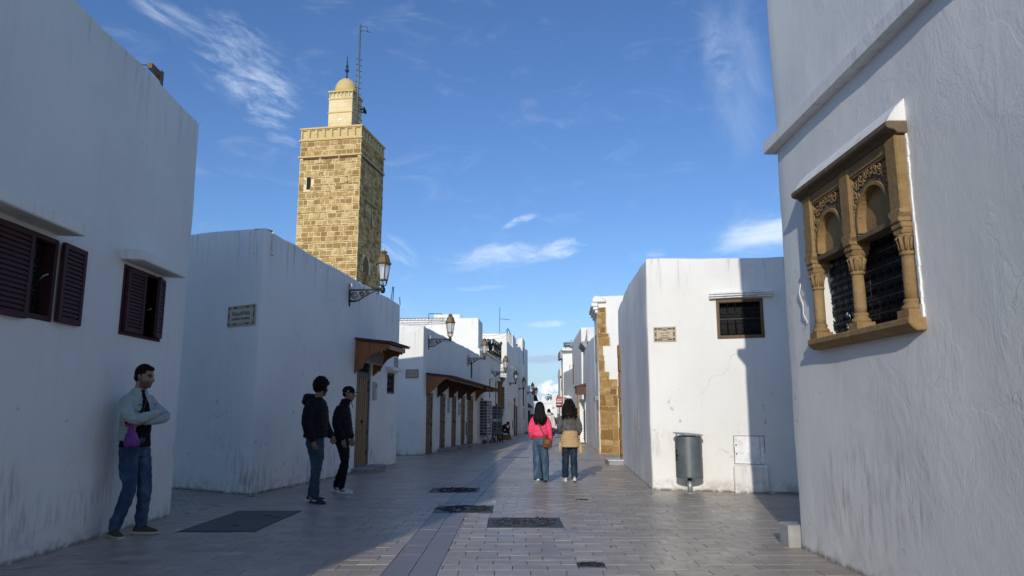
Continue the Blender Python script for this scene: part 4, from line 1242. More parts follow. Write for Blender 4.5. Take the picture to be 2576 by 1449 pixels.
# terrace railing with cactus pots
A_, B_, C_ = (-2.4, 43.6), (-1.10, 43.5), (-0.72, 47.2)
fr = T(-1.1, 43.5, 4.45)
rt = thing('terrace_railing', 'black iron railing round the roof terrace with cactus pots', 'railing', fr)
for p, q in ((A_, B_), (B_, C_)):
    wr = Wall(p, q); n_ = max(2, int(wr.len / 0.9))
    mb = MB(wr.F)
    for z in (4.50, 5.02, 5.52): mb.box(0, wr.len, -0.02, 0.02, z - 0.025, z + 0.025)
    mb.build('rail', 'dark_iron', rt)
    for k in range(n_ + 1):
        mb = MB(wr.F); mb.box(wr.len * k / n_ - 0.025, wr.len * k / n_ + 0.025, -0.025, 0.025, 4.44, 5.52); mb.build('post', 'dark_iron', rt)
    mb = MB(wr.F); rr = random.Random(8)
    dens = 7 if wr.len < 2 else 16
    for k in range(dens):
        x = wr.len * (k + 0.5) / dens; mb.tube([(x, 0, 4.5), (x, 0, 5.52)], 0.010, 4)
        for z in (4.72, 5.2): mb.tube([(x + 0.09 * math.cos(t), 0, z + 0.09 * math.sin(t)) for t in [i * math.pi / 5 for i in range(11)]], 0.012, 4)
    mb.build('ironwork', 'dark_iron', rt)
def cactus(label, x, y, z, h, seed, pot='yellow_pot'):
    fr = T(x, y, z); rt = thing('cactus_pot', label, 'potted cactus', fr, 'potted cacti')
    mb = MB(fr); mb.lathe([(0.18, 0.0), (0.22, 0.08), (0.25, 0.30), (0.27, 0.34), (0.24, 0.34), (0.22, 0.28)], n=12); mb.build('pot', pot, rt)
    rr = random.Random(seed); mb = MB(fr)
    mb.tube([(0, 0, 0.25), (0.02, 0, 0.5), (0.0, 0, 0.8), (0.02, 0, h)], [0.08, 0.09, 0.085, 0.05], 8)
    for k in range(7):
        a = rr.uniform(0, 6.28); z0 = rr.uniform(0.35, h * 0.7); L = rr.uniform(0.18, 0.32)
        mb.tube([(0, 0, z0), (math.cos(a) * L * 0.7, math.sin(a) * L * 0.7, z0 + 0.05), (math.cos(a) * L, math.sin(a) * L, z0 + 0.28)], [0.05, 0.06, 0.035], 7)
        mb.blob((math.cos(a) * L, math.sin(a) * L, z0 + 0.33), (0.06, 0.05, 0.10), 7, 5)
    mb.build('stems', 'cactus_green', rt)
cactus('branching cactus in a yellow pot behind the black terrace railing', -1.36, 44.0, 4.55, 1.05, 1)
cactus('smaller cactus at the far end of the terrace railing', -0.95, 47.4, 4.75, 0.85, 2)

L5, w5 = house('white_house', 'white house beyond the terrace with small hooded windows', [(-5, 50.7), (-0.36, 50.0), (0.56, 61.9), (-5, 62)], [6.15, 6.12, 6.0, 6.0], 'plaster_clean',
               {1: [(1.2, 1.55, 3.15, 4.0, 0.15), (3.6, 4.0, 2.9, 3.7, 0.15), (1.3, 1.6, 0.85, 1.7, 0.15), (3.7, 4.0, 0.8, 1.7, 0.15)]}, fine=(1,), seed=6, res=1.0)
for s0, z1 in ((1.1, 4.05), (3.5, 3.75), (1.15, 1.78), (3.55, 1.76), (8.6, 4.6)):
    mb = MB(w5[1].F); hood(mb, s0, s0 + 0.75, z1, z1 + 0.10, 0.22, 0.01); mb.build('window_hood', 'plaster_clean', L5)
mb = MB(w5[1].F); mb.box(1.05, 1.25, -0.3, 0.02, 4.16, 4.34); mb.build('lamp_box', 'white_paint', L5)
mb = MB(w5[1].F)
for s0 in (6.4, 8.6): mb.box(s0, s0 + 0.45, -0.10, 0.04, -1.5, 2.2 if s0 < 7 else 1.6)
mb.build('doorway_pier', 'wood_grey', L5)
mb = MB(w5[1].F); mb.box(5.1, 5.25, -0.04, 0.03, -0.1, 0.5); mb.build('blue_hatch', 'blue_paint', L5)
mb = MB()
for z in range(6):
    for k in range(4): mb.box(-0.80 + k * 0.11, -0.72 + k * 0.11, 49.86, 49.9, 3.35 + z * 0.16, 3.47 + z * 0.16)
pf_ = mb.build('pierced_screen', 'plaster_far', L5)
L5b, _ = house('white_house', 'upper white roof block with the aerial, beyond the terrace', [(-5, 56.4), (0.06, 56.0), (0.34, 60.5), (-5, 61)], [7.22] * 4, 'plaster_clean', seed=7, res=1.0)
L6, w6 = house('white_house', 'taller white house with a curved parapet and blue shutter far along the left', [(-3, 62.6), (0.40, 62.05), (0.92, 62.0), (1.28, 70.5), (-3, 71)], [7.0, 7.25, 7.55, 7.9, 7.5], 'plaster_clean', fine=(2,), seed=8, res=1.2)
mb = MB(w6[2].F); mb.box(1.0, 1.5, -0.05, 0.04, 5.2, 6.7); mb.build('shutter', 'blue_paint', L6)
for s0, z in ((1.0, 0.5), (4.0, 0.4)):
    mb = MB(w6[2].F); mb.box(s0, s0 + 0.4, -0.02, 0.04, z, z + 1.0); mb.build('window', 'dark_inside', L6)
mb = MB(); mb.tube([(-0.1, 61.6, 6.75), (0.45, 61.2, 6.75)], 0.09, 8); mb.build('drain_spout', 'stone_concrete', L6)
L7, _ = house('white_house', 'narrow white house end at the far left corner of the street', [(-2, 72.4), (1.48, 72.0), (1.66, 76), (-2, 76)], [7.28, 7.28, 7.5, 7.4], 'plaster_clean', seed=9, res=2)
L8, w8 = house('white_house', 'low far white house with a dark awning at the street end', [(-2, 80.5), (1.30, 80.0), (2.40, 80.0), (2.5, 86), (-2, 86)], [3.3] * 5, 'plaster_far', seed=10, res=2)
mb = MB(); mb.box(1.2, 2.06, 80.6, 84, 3.2, 3.95); mb.build('upper_room', 'plaster_far', L8)
fr = T(1.95, 79.5, 1.6)
rt = thing('awning', 'dark brown awning over a far shop front', 'awning', fr)
mb = MB(); mb.hull8([(1.5, 79.95, 2.05), (1.75, 79.95, 2.05), (1.75, 79.95, 2.0), (1.5, 79.95, 2.0)], [(1.45, 78.8, 1.62), (2.25, 78.8, 1.58), (2.25, 78.8, 1.5), (1.45, 78.8, 1.5)]); mb.build('fabric', 'wood_roof', rt)
mb = MB(); mb.tube([(2.2, 78.85, 1.55), (2.2, 79.9, 1.4)], 0.02, 5); mb.build('arm', 'dark_iron', rt)
mb = MB(); mb.box(1.55, 2.0, 79.9, 79.97, -0.9, 1.2); mb.build('shop_door', 'wood_canopy_dark', L8)
mb = MB(); mb.box(2.05, 2.36, 79.9, 79.97, 0.2, 0.8); mb.build('shop_window', 'dark_inside', L8)
fr = T(2.6, 82.2, 2.3)
rt = thing('awning', 'black curved awning on the far left corner', 'awning', fr)
mb = MB(); mb.prism([(2.42, 2.3), (2.95, 2.3), (2.86, 2.62), (2.72, 2.86), (2.55, 3.02), (2.42, 3.06)], 81.6, 83.2); mb.build('hood', 'dark_iron', rt)
mb = MB(); mb.box(2.40, 2.97, 81.55, 83.25, 2.24, 2.31); mb.build('rim', 'dark_iron', rt)

# things on those far roofs
fr = T(-1.0, 56.2, 7.2)
rt = thing('aerial', 'thin television aerial on the white roof above the terrace', 'aerial', fr)
mb = MB(fr); mb.tube([(0, 0, -0.6), (0.04, 0, 2.1)], 0.018, 6); mb.build('mast', 'dark_iron', rt)
mb = MB(fr); mb.tube([(0, 0, 1.20), (0.86, -0.1, 1.10)], 0.016, 5)
for k in range(6): mb.tube([(0.1 + k * 0.13, -0.12, 1.19 - k * 0.015), (0.1 + k * 0.13, 0.12, 1.19 - k * 0.015)], 0.010, 4)
mb.build('boom', 'dark_iron', rt)
fr = T(-0.35, 55.5, 6.6)
rt = thing('pipe_frame', 'bent pipe frame standing at the roof corner beside the aerial', 'pipe frame', fr)
mb = MB(fr); mb.tube([(-0.05, 0, -0.6), (-0.02, 0, 0.92), (0.03, 0, 0.95), (0.20, 0, 0.60), (0.20, 0, -0.4)], 0.03, 6); mb.build('pipe', 'dark_iron', rt)
mb = MB(fr); mb.tube([(0, 0, 0.8), (-0.6, 0, 0.45), (-1.5, 0, 0.35), (-2.2, 0, 0.42)], 0.010, 4); mb.build('wire', 'cable', rt)

# ================================================================== RIGHT ROW
R1, wr1 = house('white_house', 'near white house on the right with the carved stone double window', [(10, 7.85), (2.90, 7.51), (2.90, -9), (10, -9)], [7.2] * 4, 'plaster_right',
                {1: [(0.86, 2.42, 2.0, 3.30, 0.38)]}, fine=(0, 1), rc=0.03, r=0.05, seed=11, amp=0.016, res=0.22, wob=0.01)
wl = wr1[1]
mb = MB(wl.F); mb.box(-0.10, 16, -0.10, 0.03, 4.15, 4.29); mb.build('string_course', 'plaster_right', R1, bevel=0.012)
mb = MB(wr1[0].F); mb.box(wr1[0].len - 3.0, wr1[0].len - 0.0, -0.10, 0.03, 4.15, 4.29); mb.build('string_course', 'plaster_right', R1, bevel=0.012)
# carved double window
fr = wl.F
win = thing('stone_window', 'carved sandstone double window with columns and two blind arches', 'window', wl.at(1.65, 1.88))
def part(name, m, fn, bevel=0.006, parent=None):
    mb = MB(fr); fn(mb); return mb.build(name, m, parent or win, bevel=bevel)
def f_sill(mb):
    mb.prismx([(0.30, 2.0), (-0.115, 2.0), (-0.115, 1.955), (-0.09, 1.925), (-0.06, 1.905), (0.0, 1.905), (0.3, 1.92)], 0.77, 1.60)
    mb.prismx([(0.30, 2.0), (-0.115, 2.0), (-0.115, 1.955), (-0.09, 1.925), (-0.06, 1.905), (0.0, 1.905), (0.3, 1.92)], 1.604, 2.525)
part('sill', 'window_stone', f_sill, 0.008)
def f_corn(mb):
    pf = [(0.02, 3.36), (-0.07, 3.36), (-0.095, 3.385), (-0.135, 3.395), (-0.155, 3.41), (-0.155, 3.45), (0.02, 3.45)]
    for a, b in ((0.72, 1.10), (1.104, 1.52), (1.524, 2.05), (2.054, 2.53)): mb.prismx(pf, a, b)
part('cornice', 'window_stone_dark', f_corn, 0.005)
def f_beam(mb): mb.box(0.95, 2.36, -0.07, 0.05, 3.27, 3.36)
part('lintel', 'window_stone', f_beam)
for a, b in ((0.79, 0.965), (1.57, 1.74), (2.345, 2.50)):
    part('pier', 'window_stone', lambda mb: (mb.box(a, b, -0.085, 0.08, 2.78, 3.36)), 0.012)
    def f_corb(mb):
        c = (a + b) / 2
        mb.prism([(a - 0.01, 2.80), (a - 0.01, 2.765), (a + 0.015, 2.735), (a + 0.015, 2.70), (b - 0.015, 2.70), (b - 0.015, 2.735), (b + 0.01, 2.765), (b + 0.01, 2.80)], -0.098, 0.08)
        mb.box(c - 0.075, c + 0.075, -0.090, 0.07, 2.655, 2.70)
        mb.prism([(c - 0.075, 2.655), (c - 0.055, 2.61), (c + 0.055, 2.61), (c + 0.075, 2.655)], -0.083, 0.06)
    part('corbel', 'window_stone', f_corb, 0.01)
    c = (a + b) / 2; cy = -0.022
    def f_col(mb):
        mb.lathe([(0.046, 2.13), (0.049, 2.2), (0.048, 2.35), (0.044, 2.47)], (c, cy, 0), 20)
    part('column', 'window_stone', f_col, 0)
    def f_cap(mb):
        mb.lathe([(0.046, 2.455), (0.057, 2.465), (0.059, 2.48), (0.046, 2.49), (0.047, 2.53), (0.053, 2.575), (0.068, 2.605), (0.062, 2.615)], (c, cy, 0), 20)
        for k in range(10):
            t = 2 * math.pi * k / 10
            mb.tube([(c + 0.049 * math.cos(t), cy + 0.049 * math.sin(t), 2.495), (c + 0.055 * math.cos(t), cy + 0.055 * math.sin(t), 2.55), (c + 0.070 * math.cos(t), cy + 0.070 * math.sin(t), 2.595), (c + 0.080 * math.cos(t), cy + 0.080 * math.sin(t), 2.58)], [0.0115, 0.0115, 0.010, 0.005], 6)
    part('capital', 'window_stone', f_cap, 0)
    def f_base(mb):
        mb.box(c - 0.076, c + 0.076, cy - 0.076, cy + 0.076, 2.0, 2.06)
        mb.lathe([(0.072, 2.06), (0.076, 2.075), (0.071, 2.09), (0.055, 2.10), (0.057, 2.115), (0.062, 2.125), (0.055, 2.138), (0.047, 2.14)], (c, cy, 0), 20)
    part('base', 'window_stone', f_base, 0)
def arch_pts(cx, rx, zs, rz, n=20):
    pts = []
    for i in range(n + 1):
        t = math.pi * (1.0 - i / n)
        pts.append((cx + rx * math.cos(t), zs + rz * math.sin(t)))
    return [(cx - rx * 0.98, 2.775)] + pts + [(cx + rx * 0.98, 2.775)]
def arch_ring(mb, inner, outer, y0, y1):
    n = len(inner)
    vs = [(x, y, z) for y in (y0, y1) for pl in (inner, outer) for x, z in pl]
    fs = []
    for i in range(n - 1):
        a, b, c, d = i, i + 1, n + i + 1, n + i
        fs += [(a, b, c, d), (2 * n + a, 2 * n + d, 2 * n + c, 2 * n + b), (a, 2 * n + a, 2 * n + b, b), (d, c, 2 * n + c, 2 * n + d)]
    fs += [(0, n, 3 * n, 2 * n), (n - 1, 3 * n - 1, 4 * n - 1, 2 * n - 1)]
    mb.add(vs, fs)
for a, b in ((0.965, 1.57), (1.74, 2.345)):
    cx = (a + b) / 2; rx = (b - a) / 2 - 0.065
    inn = arch_pts(cx, rx, 2.86, 0.245); mid_ = [(cx + (x - cx) * 1.14, 2.86 + (z - 2.86) * 1.12 if z > 2.86 else z) for x, z in inn]
    out_ = []
    for x, z in mid_:
        dx_, dz_ = x - cx, z - 2.86
        if z <= 2.861: out_.append((a if x < cx else b, z)); continue
        k = min(((b - a) / 2) / abs(dx_) if abs(dx_) > 1e-6 else 9, (3.27 - 2.86) / dz_)
        out_.append((cx + dx_ * k, 2.86 + dz_ * k))
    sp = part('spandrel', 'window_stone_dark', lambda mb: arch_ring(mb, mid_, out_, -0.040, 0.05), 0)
    part('archivolt', 'window_stone', lambda mb: arch_ring(mb, inn, mid_, -0.062, 0.05), 0.004)
    part('tympanum', 'window_stone', lambda mb: mb.box(a, b, 0.008, 0.10, 2.735, 3.2), 0)
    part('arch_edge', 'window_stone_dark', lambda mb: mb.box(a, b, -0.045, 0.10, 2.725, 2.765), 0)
    rr = random.Random(int(a * 100))
    def carve(mb):
        for sx in (-1, 1):
            pts = [(0.285, 2.80, 0.035), (0.283, 2.90, 0.035), (0.278, 2.99, 0.042), (0.262, 3.07, 0.052), (0.245, 3.17, 0.060), (0.155, 3.20, 0.050), (0.085, 3.215, 0.042), (0.02, 3.225, 0.038)]
            for k, (px, pz_, r_) in enumerate(pts):
                x = cx + sx * px * ((b - a) / 0.65)
                scroll(mb, (x, pz_), r_, 1.35, rr.uniform(0, 6.28), 1 if k % 2 else -1, 0.0095, -0.046, 16)
                scroll(mb, (x + sx * 0.012, pz_ + 0.02), r_ * 0.55, 1.1, rr.uniform(0, 6.28), -1 if k % 2 else 1, 0.008, -0.052, 12)
            line = [(cx + sx * 0.29 * ((b - a) / 0.65), 2.78), (cx + sx * 0.26 * ((b - a) / 0.65), 2.95), (cx + sx * 0.285 * ((b - a) / 0.65), 3.1), (cx + sx * 0.21, 3.2), (cx + sx * 0.1, 3.23), (cx, 3.25)]
            mb.tube([(x, -0.043, z) for x, z in line], 0.008, 5)
        for x0, x1, z0, z1 in ((a, a + 0.012, 2.78, 3.27), (b - 0.012, b, 2.78, 3.27), (a, b, 3.255, 3.27)):
            mb.box(x0, x1, -0.06, 0.0, z0, z1)
    cv = part('carving', 'window_stone', carve, 0, sp)
def f_grl(mb): grille(mb, 0.87, 2.41, 2.0, 2.74, 0.085, 12, 6, 0.006)
part('grille', 'dark_iron', f_grl, 0)
part('jamb', 'plaster_clean', lambda mb: mb.box(0.865, 0.905, 0.02, 0.36, 2.0, 2.74), 0)
part('jamb', 'plaster_clean', lambda mb: mb.box(2.38, 2.415, 0.06, 0.36, 2.0, 2.74), 0)
part('plaster_cap', 'plaster_right', lambda mb: mb.prismx([(0.01, 3.455), (-0.135, 3.455), (-0.11, 3.50), (-0.065, 3.565), (-0.02, 3.61), (0.01, 3.64)], 0.74, 2.515), 0.006)
part('mortar_edge', 'white_paint', lambda mb: [mb.box(2.501 + 0.012 * mnoise.noise((q * 1.7, 0, 0)), 2.522 + 0.012 * mnoise.noise((q * 2.3, 4, 0)), -0.012, 0.01, 2.0 + q * 0.0455, 2.0 + (q + 1) * 0.0455) for q in range(30)], 0)
mb = MB(wl.F); mb.tube([(0.46, -0.012, 2.60), (0.45, -0.03, 2.5), (0.50, -0.02, 2.38), (0.52, -0.03, 2.28), (0.56, -0.012, 2.20), (0.52, -0.02, 2.17)], 0.007, 6)
tag(mb.build('loose_cable', 'white_cable'), 'loose white cable hanging from the wall beside the stone window', 'cable')
fr2 = T(2.78, 7.68, 0)
rt = thing('corner_block', 'small grey concrete block at the foot of the near right corner', 'block', fr2)
mb = MB(); mb.box(2.79, 2.99, 7.53, 7.80, -0.05, 0.20); mb.build('block', 'stone_concrete', rt, bevel=0.015)

R2, wr2 = house('white_house', 'sunlit white house on the right with the barred window behind the bin', [(8.8, 22.6), (3.22, 21.53), (2.90, 17.6), (2.57, 13.51), (4.91, 12.74), (8.8, 11.4)], [4.4, 4.36, 4.47, 4.22, 4.10, 3.9], 'plaster_grazed',
                {3: [(1.27, 2.09, 2.63, 3.35, 0.22)]}, fine=(1, 2, 3), rc=0.03, r=0.06, seed=12, amp=0.020, res=0.3, wob=0.02)
me = [c for c in kids(R2)][0].data                 # the sunlit front is smoother limewash than the grazed street side
me.materials.append(M['plaster_mid'])
for p in me.polygons:
    if p.normal.y < -0.7 and p.material_index == 0: p.material_index = 2
wl = wr2[3]
window_set(R2, wl, 1.27, 2.09, 2.63, 3.35, 0.055, 'wood_frame', True, 0.03, nb=5, nh=2, rad=0.008)
mb = MB(wl.F)
for z0, z1, o_ in ((3.37, 3.40, 0.10), (3.40, 3.435, 0.14), (3.435, 3.47, 0.17)): mb.box(1.16, 2.28, -o_, 0.03, z0, z1)
mb.build('window_hood', 'white_paint', R2, bevel=0.006)
street_sign('tan plate reading ZANQAT OULAD MTAA on the sunlit wall', wl, 0.32, 2.745, 0.42, 0.285,
            [(arabic('زنقة'), 0.085, 0.042, 0.078), (arabic('أولاد مطاع'), 0.20, 0.052, 0.024), ('ZANQAT', 0.125, 0.026, -0.030), ('OULAD MTAA', 0.21, 0.026, -0.066)])
fr = wl.at(1.72, 0.38)
rt = thing('utility_cabinet', 'white painted utility hatch on its plinth in the sunlit wall', 'utility cabinet', fr)
mb = MB(wl.F); mb.box(1.44, 2.02, -0.13, 0.03, -0.4, 0.38); mb.build('plinth', 'plaster_mid', rt, bevel=0.02)
mb = MB(wl.F); mb.box(1.455, 1.985, -0.010, 0.02, 0.395, 0.895); mb.build('frame', 'sign_grey', rt)
mb = MB(wl.F); mb.box(1.468, 1.90, -0.022, 0.01, 0.408, 0.882); mb.build('door', 'white_paint', rt, bevel=0.004)
mb = MB(wl.F); mb.box(1.905, 1.972, -0.018, 0.01, 0.408, 0.882); mb.build('side_strip', 'white_paint', rt, bevel=0.003)
mb = MB(wl.F)
for z in (0.57, 0.72): mb.lathe([(0.012, -0.0), (0.012, 0.02)], (1.50, -0.03, z), 8)
mb.box(1.456, 1.47, -0.03, 0.0, 0.6, 0.7); mb.build('lock', 'dark_iron', rt)
# stone door surround at the far end of the street side
mb = MB(wr2[1].F)
for q in range(9): mb.box(0.05, 0.42 + 0.1 * (q % 2), -0.05 - 0.006 * (q % 3), 0.03, -0.35 + q * 0.4, 0.04 + q * 0.4)
mb.build('door_surround', 'quoin_stone', R2, bevel=0.012)
mb = MB(wr2[2].F); mb.box(1.2, 1.26, -0.012, 0.01, 0.55, 1.1); mb.box(1.62, 1.70, -0.012, 0.01, 0.9, 1.4); mb.build('wall_slot', 'sign_grey', R2)
g0 = gz(0, 21); fr = T(3.0, 21.0, g0)
rt = thing('door_step', 'low white edged step outside the stone door surround on the right', 'step', fr)
mb = MB(); mb.box(2.72, 3.16, 20.6, 21.5, g0 - 0.05, g0 + 0.11); mb.build('riser', 'stone_grey', rt, bevel=0.01)
mb = MB(); mb.box(2.70, 3.16, 20.57, 21.5, g0 + 0.11, g0 + 0.15); mb.build('slab', 'white_metal', rt, bevel=0.006)

# litter bin
fr = T(3.12, 12.94, gz(0, 12.94))
bin_ = thing('litter_bin', 'grey cylindrical litter bin on a post before the sunlit wall', 'litter bin', fr)
mb = MB(fr); mb.lathe([(0.11, 0.0), (0.11, 0.012), (0.05, 0.02)], n=20); mb.build('foot_plate', 'stone_grey', bin_)
mb = MB(fr); mb.lathe([(0.045, 0.0), (0.045, 0.22)], n=16); mb.build('post', 'steel_bare', bin_)
mb = MB(fr); mb.lathe([(0.041, 0.2), (0.041, 0.29)], n=16); mb.build('collar', 'dark_iron', bin_)
mb = MB(fr); N_ = 56
holes = []
for ca in (R(180), R(0)):
    for k in range(7):
        t = R(-80 + k * 26.7); holes.append((ca, 0.115 * math.cos(t), 0.64 + 0.15 * math.sin(t)))
vs, fs = [], []
zs = [0.27 + 0.70 * i / 40 for i in range(41)]
def hole(a, z):
    for ca, off, hz in holes:
        da = (a - ca + math.pi) % (2 * math.pi) - math.pi
        u = da * 0.23 * (1 if ca > 1 else -1)
        ox = u + 0.02 - off * 0.85
        # leaf shaped holes radiating from the seam, both sides of the bin
        t = math.atan2(hz - 0.64, off); cx_, cz_ = u + 0.06, z - 0.64
        rx_, rz_ = cx_ * math.cos(t) + cz_ * math.sin(t), -cx_ * math.sin(t) + cz_ * math.cos(t)
        if 0.05 < rx_ < 0.17 and abs(rz_) < 0.024 * math.sin((rx_ - 0.05) / 0.12 * math.pi) + 0.004: return True
    return False
for z in zs:
    for j in range(N_ * 2): a = 2 * math.pi * j / (N_ * 2); vs.append((0.234 * math.cos(a), 0.234 * math.sin(a), z))
n2 = N_ * 2
for i in range(40):
    for j in range(n2):
        a = 2 * math.pi * (j + 0.5) / n2
        if hole(a, (zs[i] + zs[i + 1]) / 2): continue
        k = (j + 1) % n2; fs.append((i * n2 + j, i * n2 + k, (i + 1) * n2 + k, (i + 1) * n2 + j))
mb.add(vs, fs, 0, True)
mb.lathe([(0.234, 0.27), (0.02, 0.268)], n=40)
bo = mb.build('drum', 'grey_metal', bin_, fix=False)
so = bo.modifiers.new('thickness', 'SOLIDIFY'); so.thickness = 0.006
mb = MB(fr); mb.lathe([(0.20, 0.30), (0.21, 0.6), (0.215, 0.93), (0.20, 0.93), (0.19, 0.32)], n=28); mb.build('liner', 'rubber', bin_)
f3 = fr @ T(0, 0, 1.015) @ Matrix.Rotation(R(4), 4, 'Y') @ Matrix.Rotation(R(3), 4, 'X')
mb = MB(f3); mb.lathe([(0.02, -0.012), (0.262, -0.008), (0.265, 0.0), (0.02, 0.012)], n=36); mb.build('lid', 'steel_bare', bin_)
mb = MB(fr)
for a in (0.3, 3.3): mb.tube([(0.22 * math.cos(a), 0.22 * math.sin(a), 0.90), (0.22 * math.cos(a), 0.22 * math.sin(a), 1.01)], 0.012, 6)
mb.build('lid_stay', 'steel_bare', bin_)

# house with the bare stone corner
R3, wr3 = house('white_house', 'white house on the right with its sandstone corner laid bare', [(8.0, 30.5), (3.46, 29.9), (3.27, 27.3), (4.6, 27.0), (8.0, 26.2)], [5.85, 5.78, 5.66, 5.66, 5.6], 'plaster_grazed', fine=(1, 2), rc=0.02, r=0.06, seed=14, amp=0.012, res=0.5)
me = [c for c in kids(R3)][0].data; me.materials.append(M['plaster_mid'])
for p in me.polygons:
    if p.normal.y < -0.7: p.material_index = 2
wl = wr3[2]
def zq(y): return 5.2 - (y - 75) * 0.004293
def xq(x, y): return (x - (185 + (y - 75) * 25 / 1295)) * 0.00433
QR = [(190, 258, 75, 121), (188, 260, 124, 158), (188, 222, 161, 215), (225, 260, 161, 215), (188, 260, 219, 254), (190, 214, 258, 305), (218, 264, 258, 305), (192, 284, 309, 338), (195, 293, 342, 412),
      (195, 232, 416, 500), (197, 242, 504, 545), (200, 216, 550, 642), (220, 248, 550, 642), (205, 287, 648, 680), (207, 285, 685, 778), (289, 357, 714, 788), (208, 299, 784, 815), (304, 357, 794, 846), (210, 300, 820, 846),
      (210, 262, 851, 942), (267, 330, 851, 942), (334, 361, 851, 942), (210, 285, 947, 985), (290, 361, 947, 985), (214, 316, 990, 1106), (320, 363, 990, 1106), (216, 280, 1110, 1141), (284, 365, 1110, 1141), (217, 326, 1146, 1236), (330, 369, 1146, 1236),
      (218, 320, 1240, 1272), (324, 371, 1240, 1272), (219, 310, 1277, 1345), (314, 374, 1277, 1345), (217, 300, 1349, 1388), (304, 376, 1349, 1388)]
mb = MB(wl.F); rr = random.Random(5)
for x0, x1, y0, y1 in QR:
    mb.box(max(0.0, xq(x0, y0)) - 0.012, xq(x1, y0) + 0.03, -0.023, 0.03, zq(y1) - 0.022, zq(y0) + 0.012)
mb.build('mortar_bed', 'quoin_mortar', R3)
for x0, x1, y0, y1 in QR:
    a, b, c, d = max(0.0, xq(x0, y0)), xq(x1, y0), zq(y1), zq(y0); o_ = 0.028 + rr.random() * 0.010
    j = lambda: rr.uniform(-0.018, 0.018)
    if b - a < 0.05: continue
    mb = MB(wl.F); q = [(a + j(), c + j()), ((a + b) / 2, c + j()), (b + j(), c + j()), (b + j(), (c + d) / 2), (b + j(), d + j()), ((a + b) / 2, d + j()), (a + j(), d + j()), (a + j(), (c + d) / 2)]
    q = [(max(-0.03 if x0 < 222 else a - 0.01, x), z) for x, z in q]
    mb.prism(q, -o_, 0.02); mb.build('stone', 'quoin_stone', R3, bevel=0.014)
# returns of the corner stones on the street side
ws = wr3[1]
for k, (z0, z1) in enumerate(((-0.3, 0.35), (0.38, 0.9), (0.93, 1.32), (1.35, 1.64))):
    mb = MB(ws.F); mb.box(ws.len - 0.50, ws.len - 0.22, -0.03 - 0.008 * (k % 2), 0.03, z0, z1); mb.build('door_jamb', 'quoin_stone', R3, bevel=0.012)
mb = MB(ws.F); mb.box(ws.len - 0.95, ws.len - 0.12, -0.14, 0.03, 1.68, 1.84); mb.build('door_lintel', 'stone_grey', R3, bevel=0.01)
mb = MB(ws.F)
for z0, z1, o_ in ((4.72, 4.84, 0.08), (4.84, 4.96, 0.15), (4.96, 5.10, 0.22)): mb.box(0.1, ws.len + o_ * 0.6, -o_, 0.03, z0 + 0.28, z1 + 0.28)
mb.build('cornice', 'plaster_clean', R3, bevel=0.02)
mb = MB(wl.F); mb.prism([(-0.16, 5.40), (0.36, 5.40), (0.36, 5.52), (0.2, 5.62), (-0.05, 5.66), (-0.16, 5.55)], -0.14, 0.1); mb.build('corner_cap', 'plaster_clean', R3, bevel=0.03)
mb = MB(ws.F); mb.box(ws.len - 1.4, ws.len - 0.95, -0.03, 0.05, 3.2, 4.25); mb.build('window', 'wood_grey', R3)

R4, wr4 = house('white_house', 'low white house on the right with a stepped cornice and dark door canopy', [(8, 41.3), (4.06, 41.0), (3.465, 30.0), (8, 30.0)], [4.75, 4.72, 4.45, 4.5], 'plaster_grazed', fine=(1,), rc=0.02, seed=15, amp=0.02, res=0.7, wob=0.03)
ws = wr4[1]
mb = MB(ws.F)
for z0, z1, o_ in ((4.55, 4.65, 0.10), (4.65, 4.75, 0.18), (4.75, 4.86, 0.26)): mb.box(0.2, 3.6, -o_, 0.05, z0, z1)
mb.build('cornice', 'stone_concrete', R4, bevel=0.02)
mb = MB(ws.F); mb.prism([(1.2, 4.8), (4.2, 4.8), (4.2, 5.2), (3.9, 5.5), (3.4, 5.5), (3.0, 5.3), (1.2, 5.1)], 0.05, 0.4); mb.build('parapet', 'plaster_clean', R4, bevel=0.02)
fr = ws.at(1.6, 2.2)
mb = MB(ws.F); mb.hull8([(0.5, 0.02, 2.62), (2.9, 0.02, 2.62), (2.9, 0.02, 2.72), (0.5, 0.02, 2.72)], [(0.5, -0.55, 2.5), (2.9, -0.55, 2.5), (2.9, -0.55, 2.58), (0.5, -0.55, 2.58)])
mb.box(0.55, 2.85, -0.5, -0.44, 2.2, 2.5); mb.box(2.8, 2.86, -0.5, 0.02, 2.1, 2.55); mb.build('door_canopy', 'wood_canopy_dark', R4, bevel=0.01)
mb = MB(ws.F); mb.box(0.4, 0.6, -0.26, 0.02, -1, 1.9); mb.box(1.0, 2.3, -0.04, 0.02, -1, 1.7); mb.build('door', 'white_paint', R4, bevel=0.01)
mb = MB(ws.F); mb.tube([(2.55, -0.10, -0.35), (2.55, -0.10, 1.35)], 0.03, 6)
for k in range(12): mb.box(2.50, 2.60, -0.16, -0.10, -0.2 + k * 0.125, -0.14 + k * 0.125)
mb.box(1.9, 2.9, -0.4, -0.02, -0.46, -0.40); mb.build('gate_rack', 'dark_iron', R4)
R5, wr5 = house('white_house', 'tall plain white house on the right between the cornice and the water tank', [(8, 55), (4.62, 55), (4.16, 43.0), (8.2, 42.4)], [6.4, 6.4, 6.22, 6.22], 'plaster_grazed', fine=(1, 2), rc=0.03, seed=16, amp=0.01, res=1.0)
me = [c for c in kids(R5)][0].data; me.materials.append(M['plaster_clean'])
for p in me.polygons:
    if p.normal.y < -0.7: p.material_index = 2
ws = wr5[1]
mb = MB(ws.F)
for q in range(8): mb.box(ws.len - 3.4, ws.len - 2.9 + 0.08 * (q % 2), -0.10, 0.03, -1 + q * 0.48, -0.56 + q * 0.48)
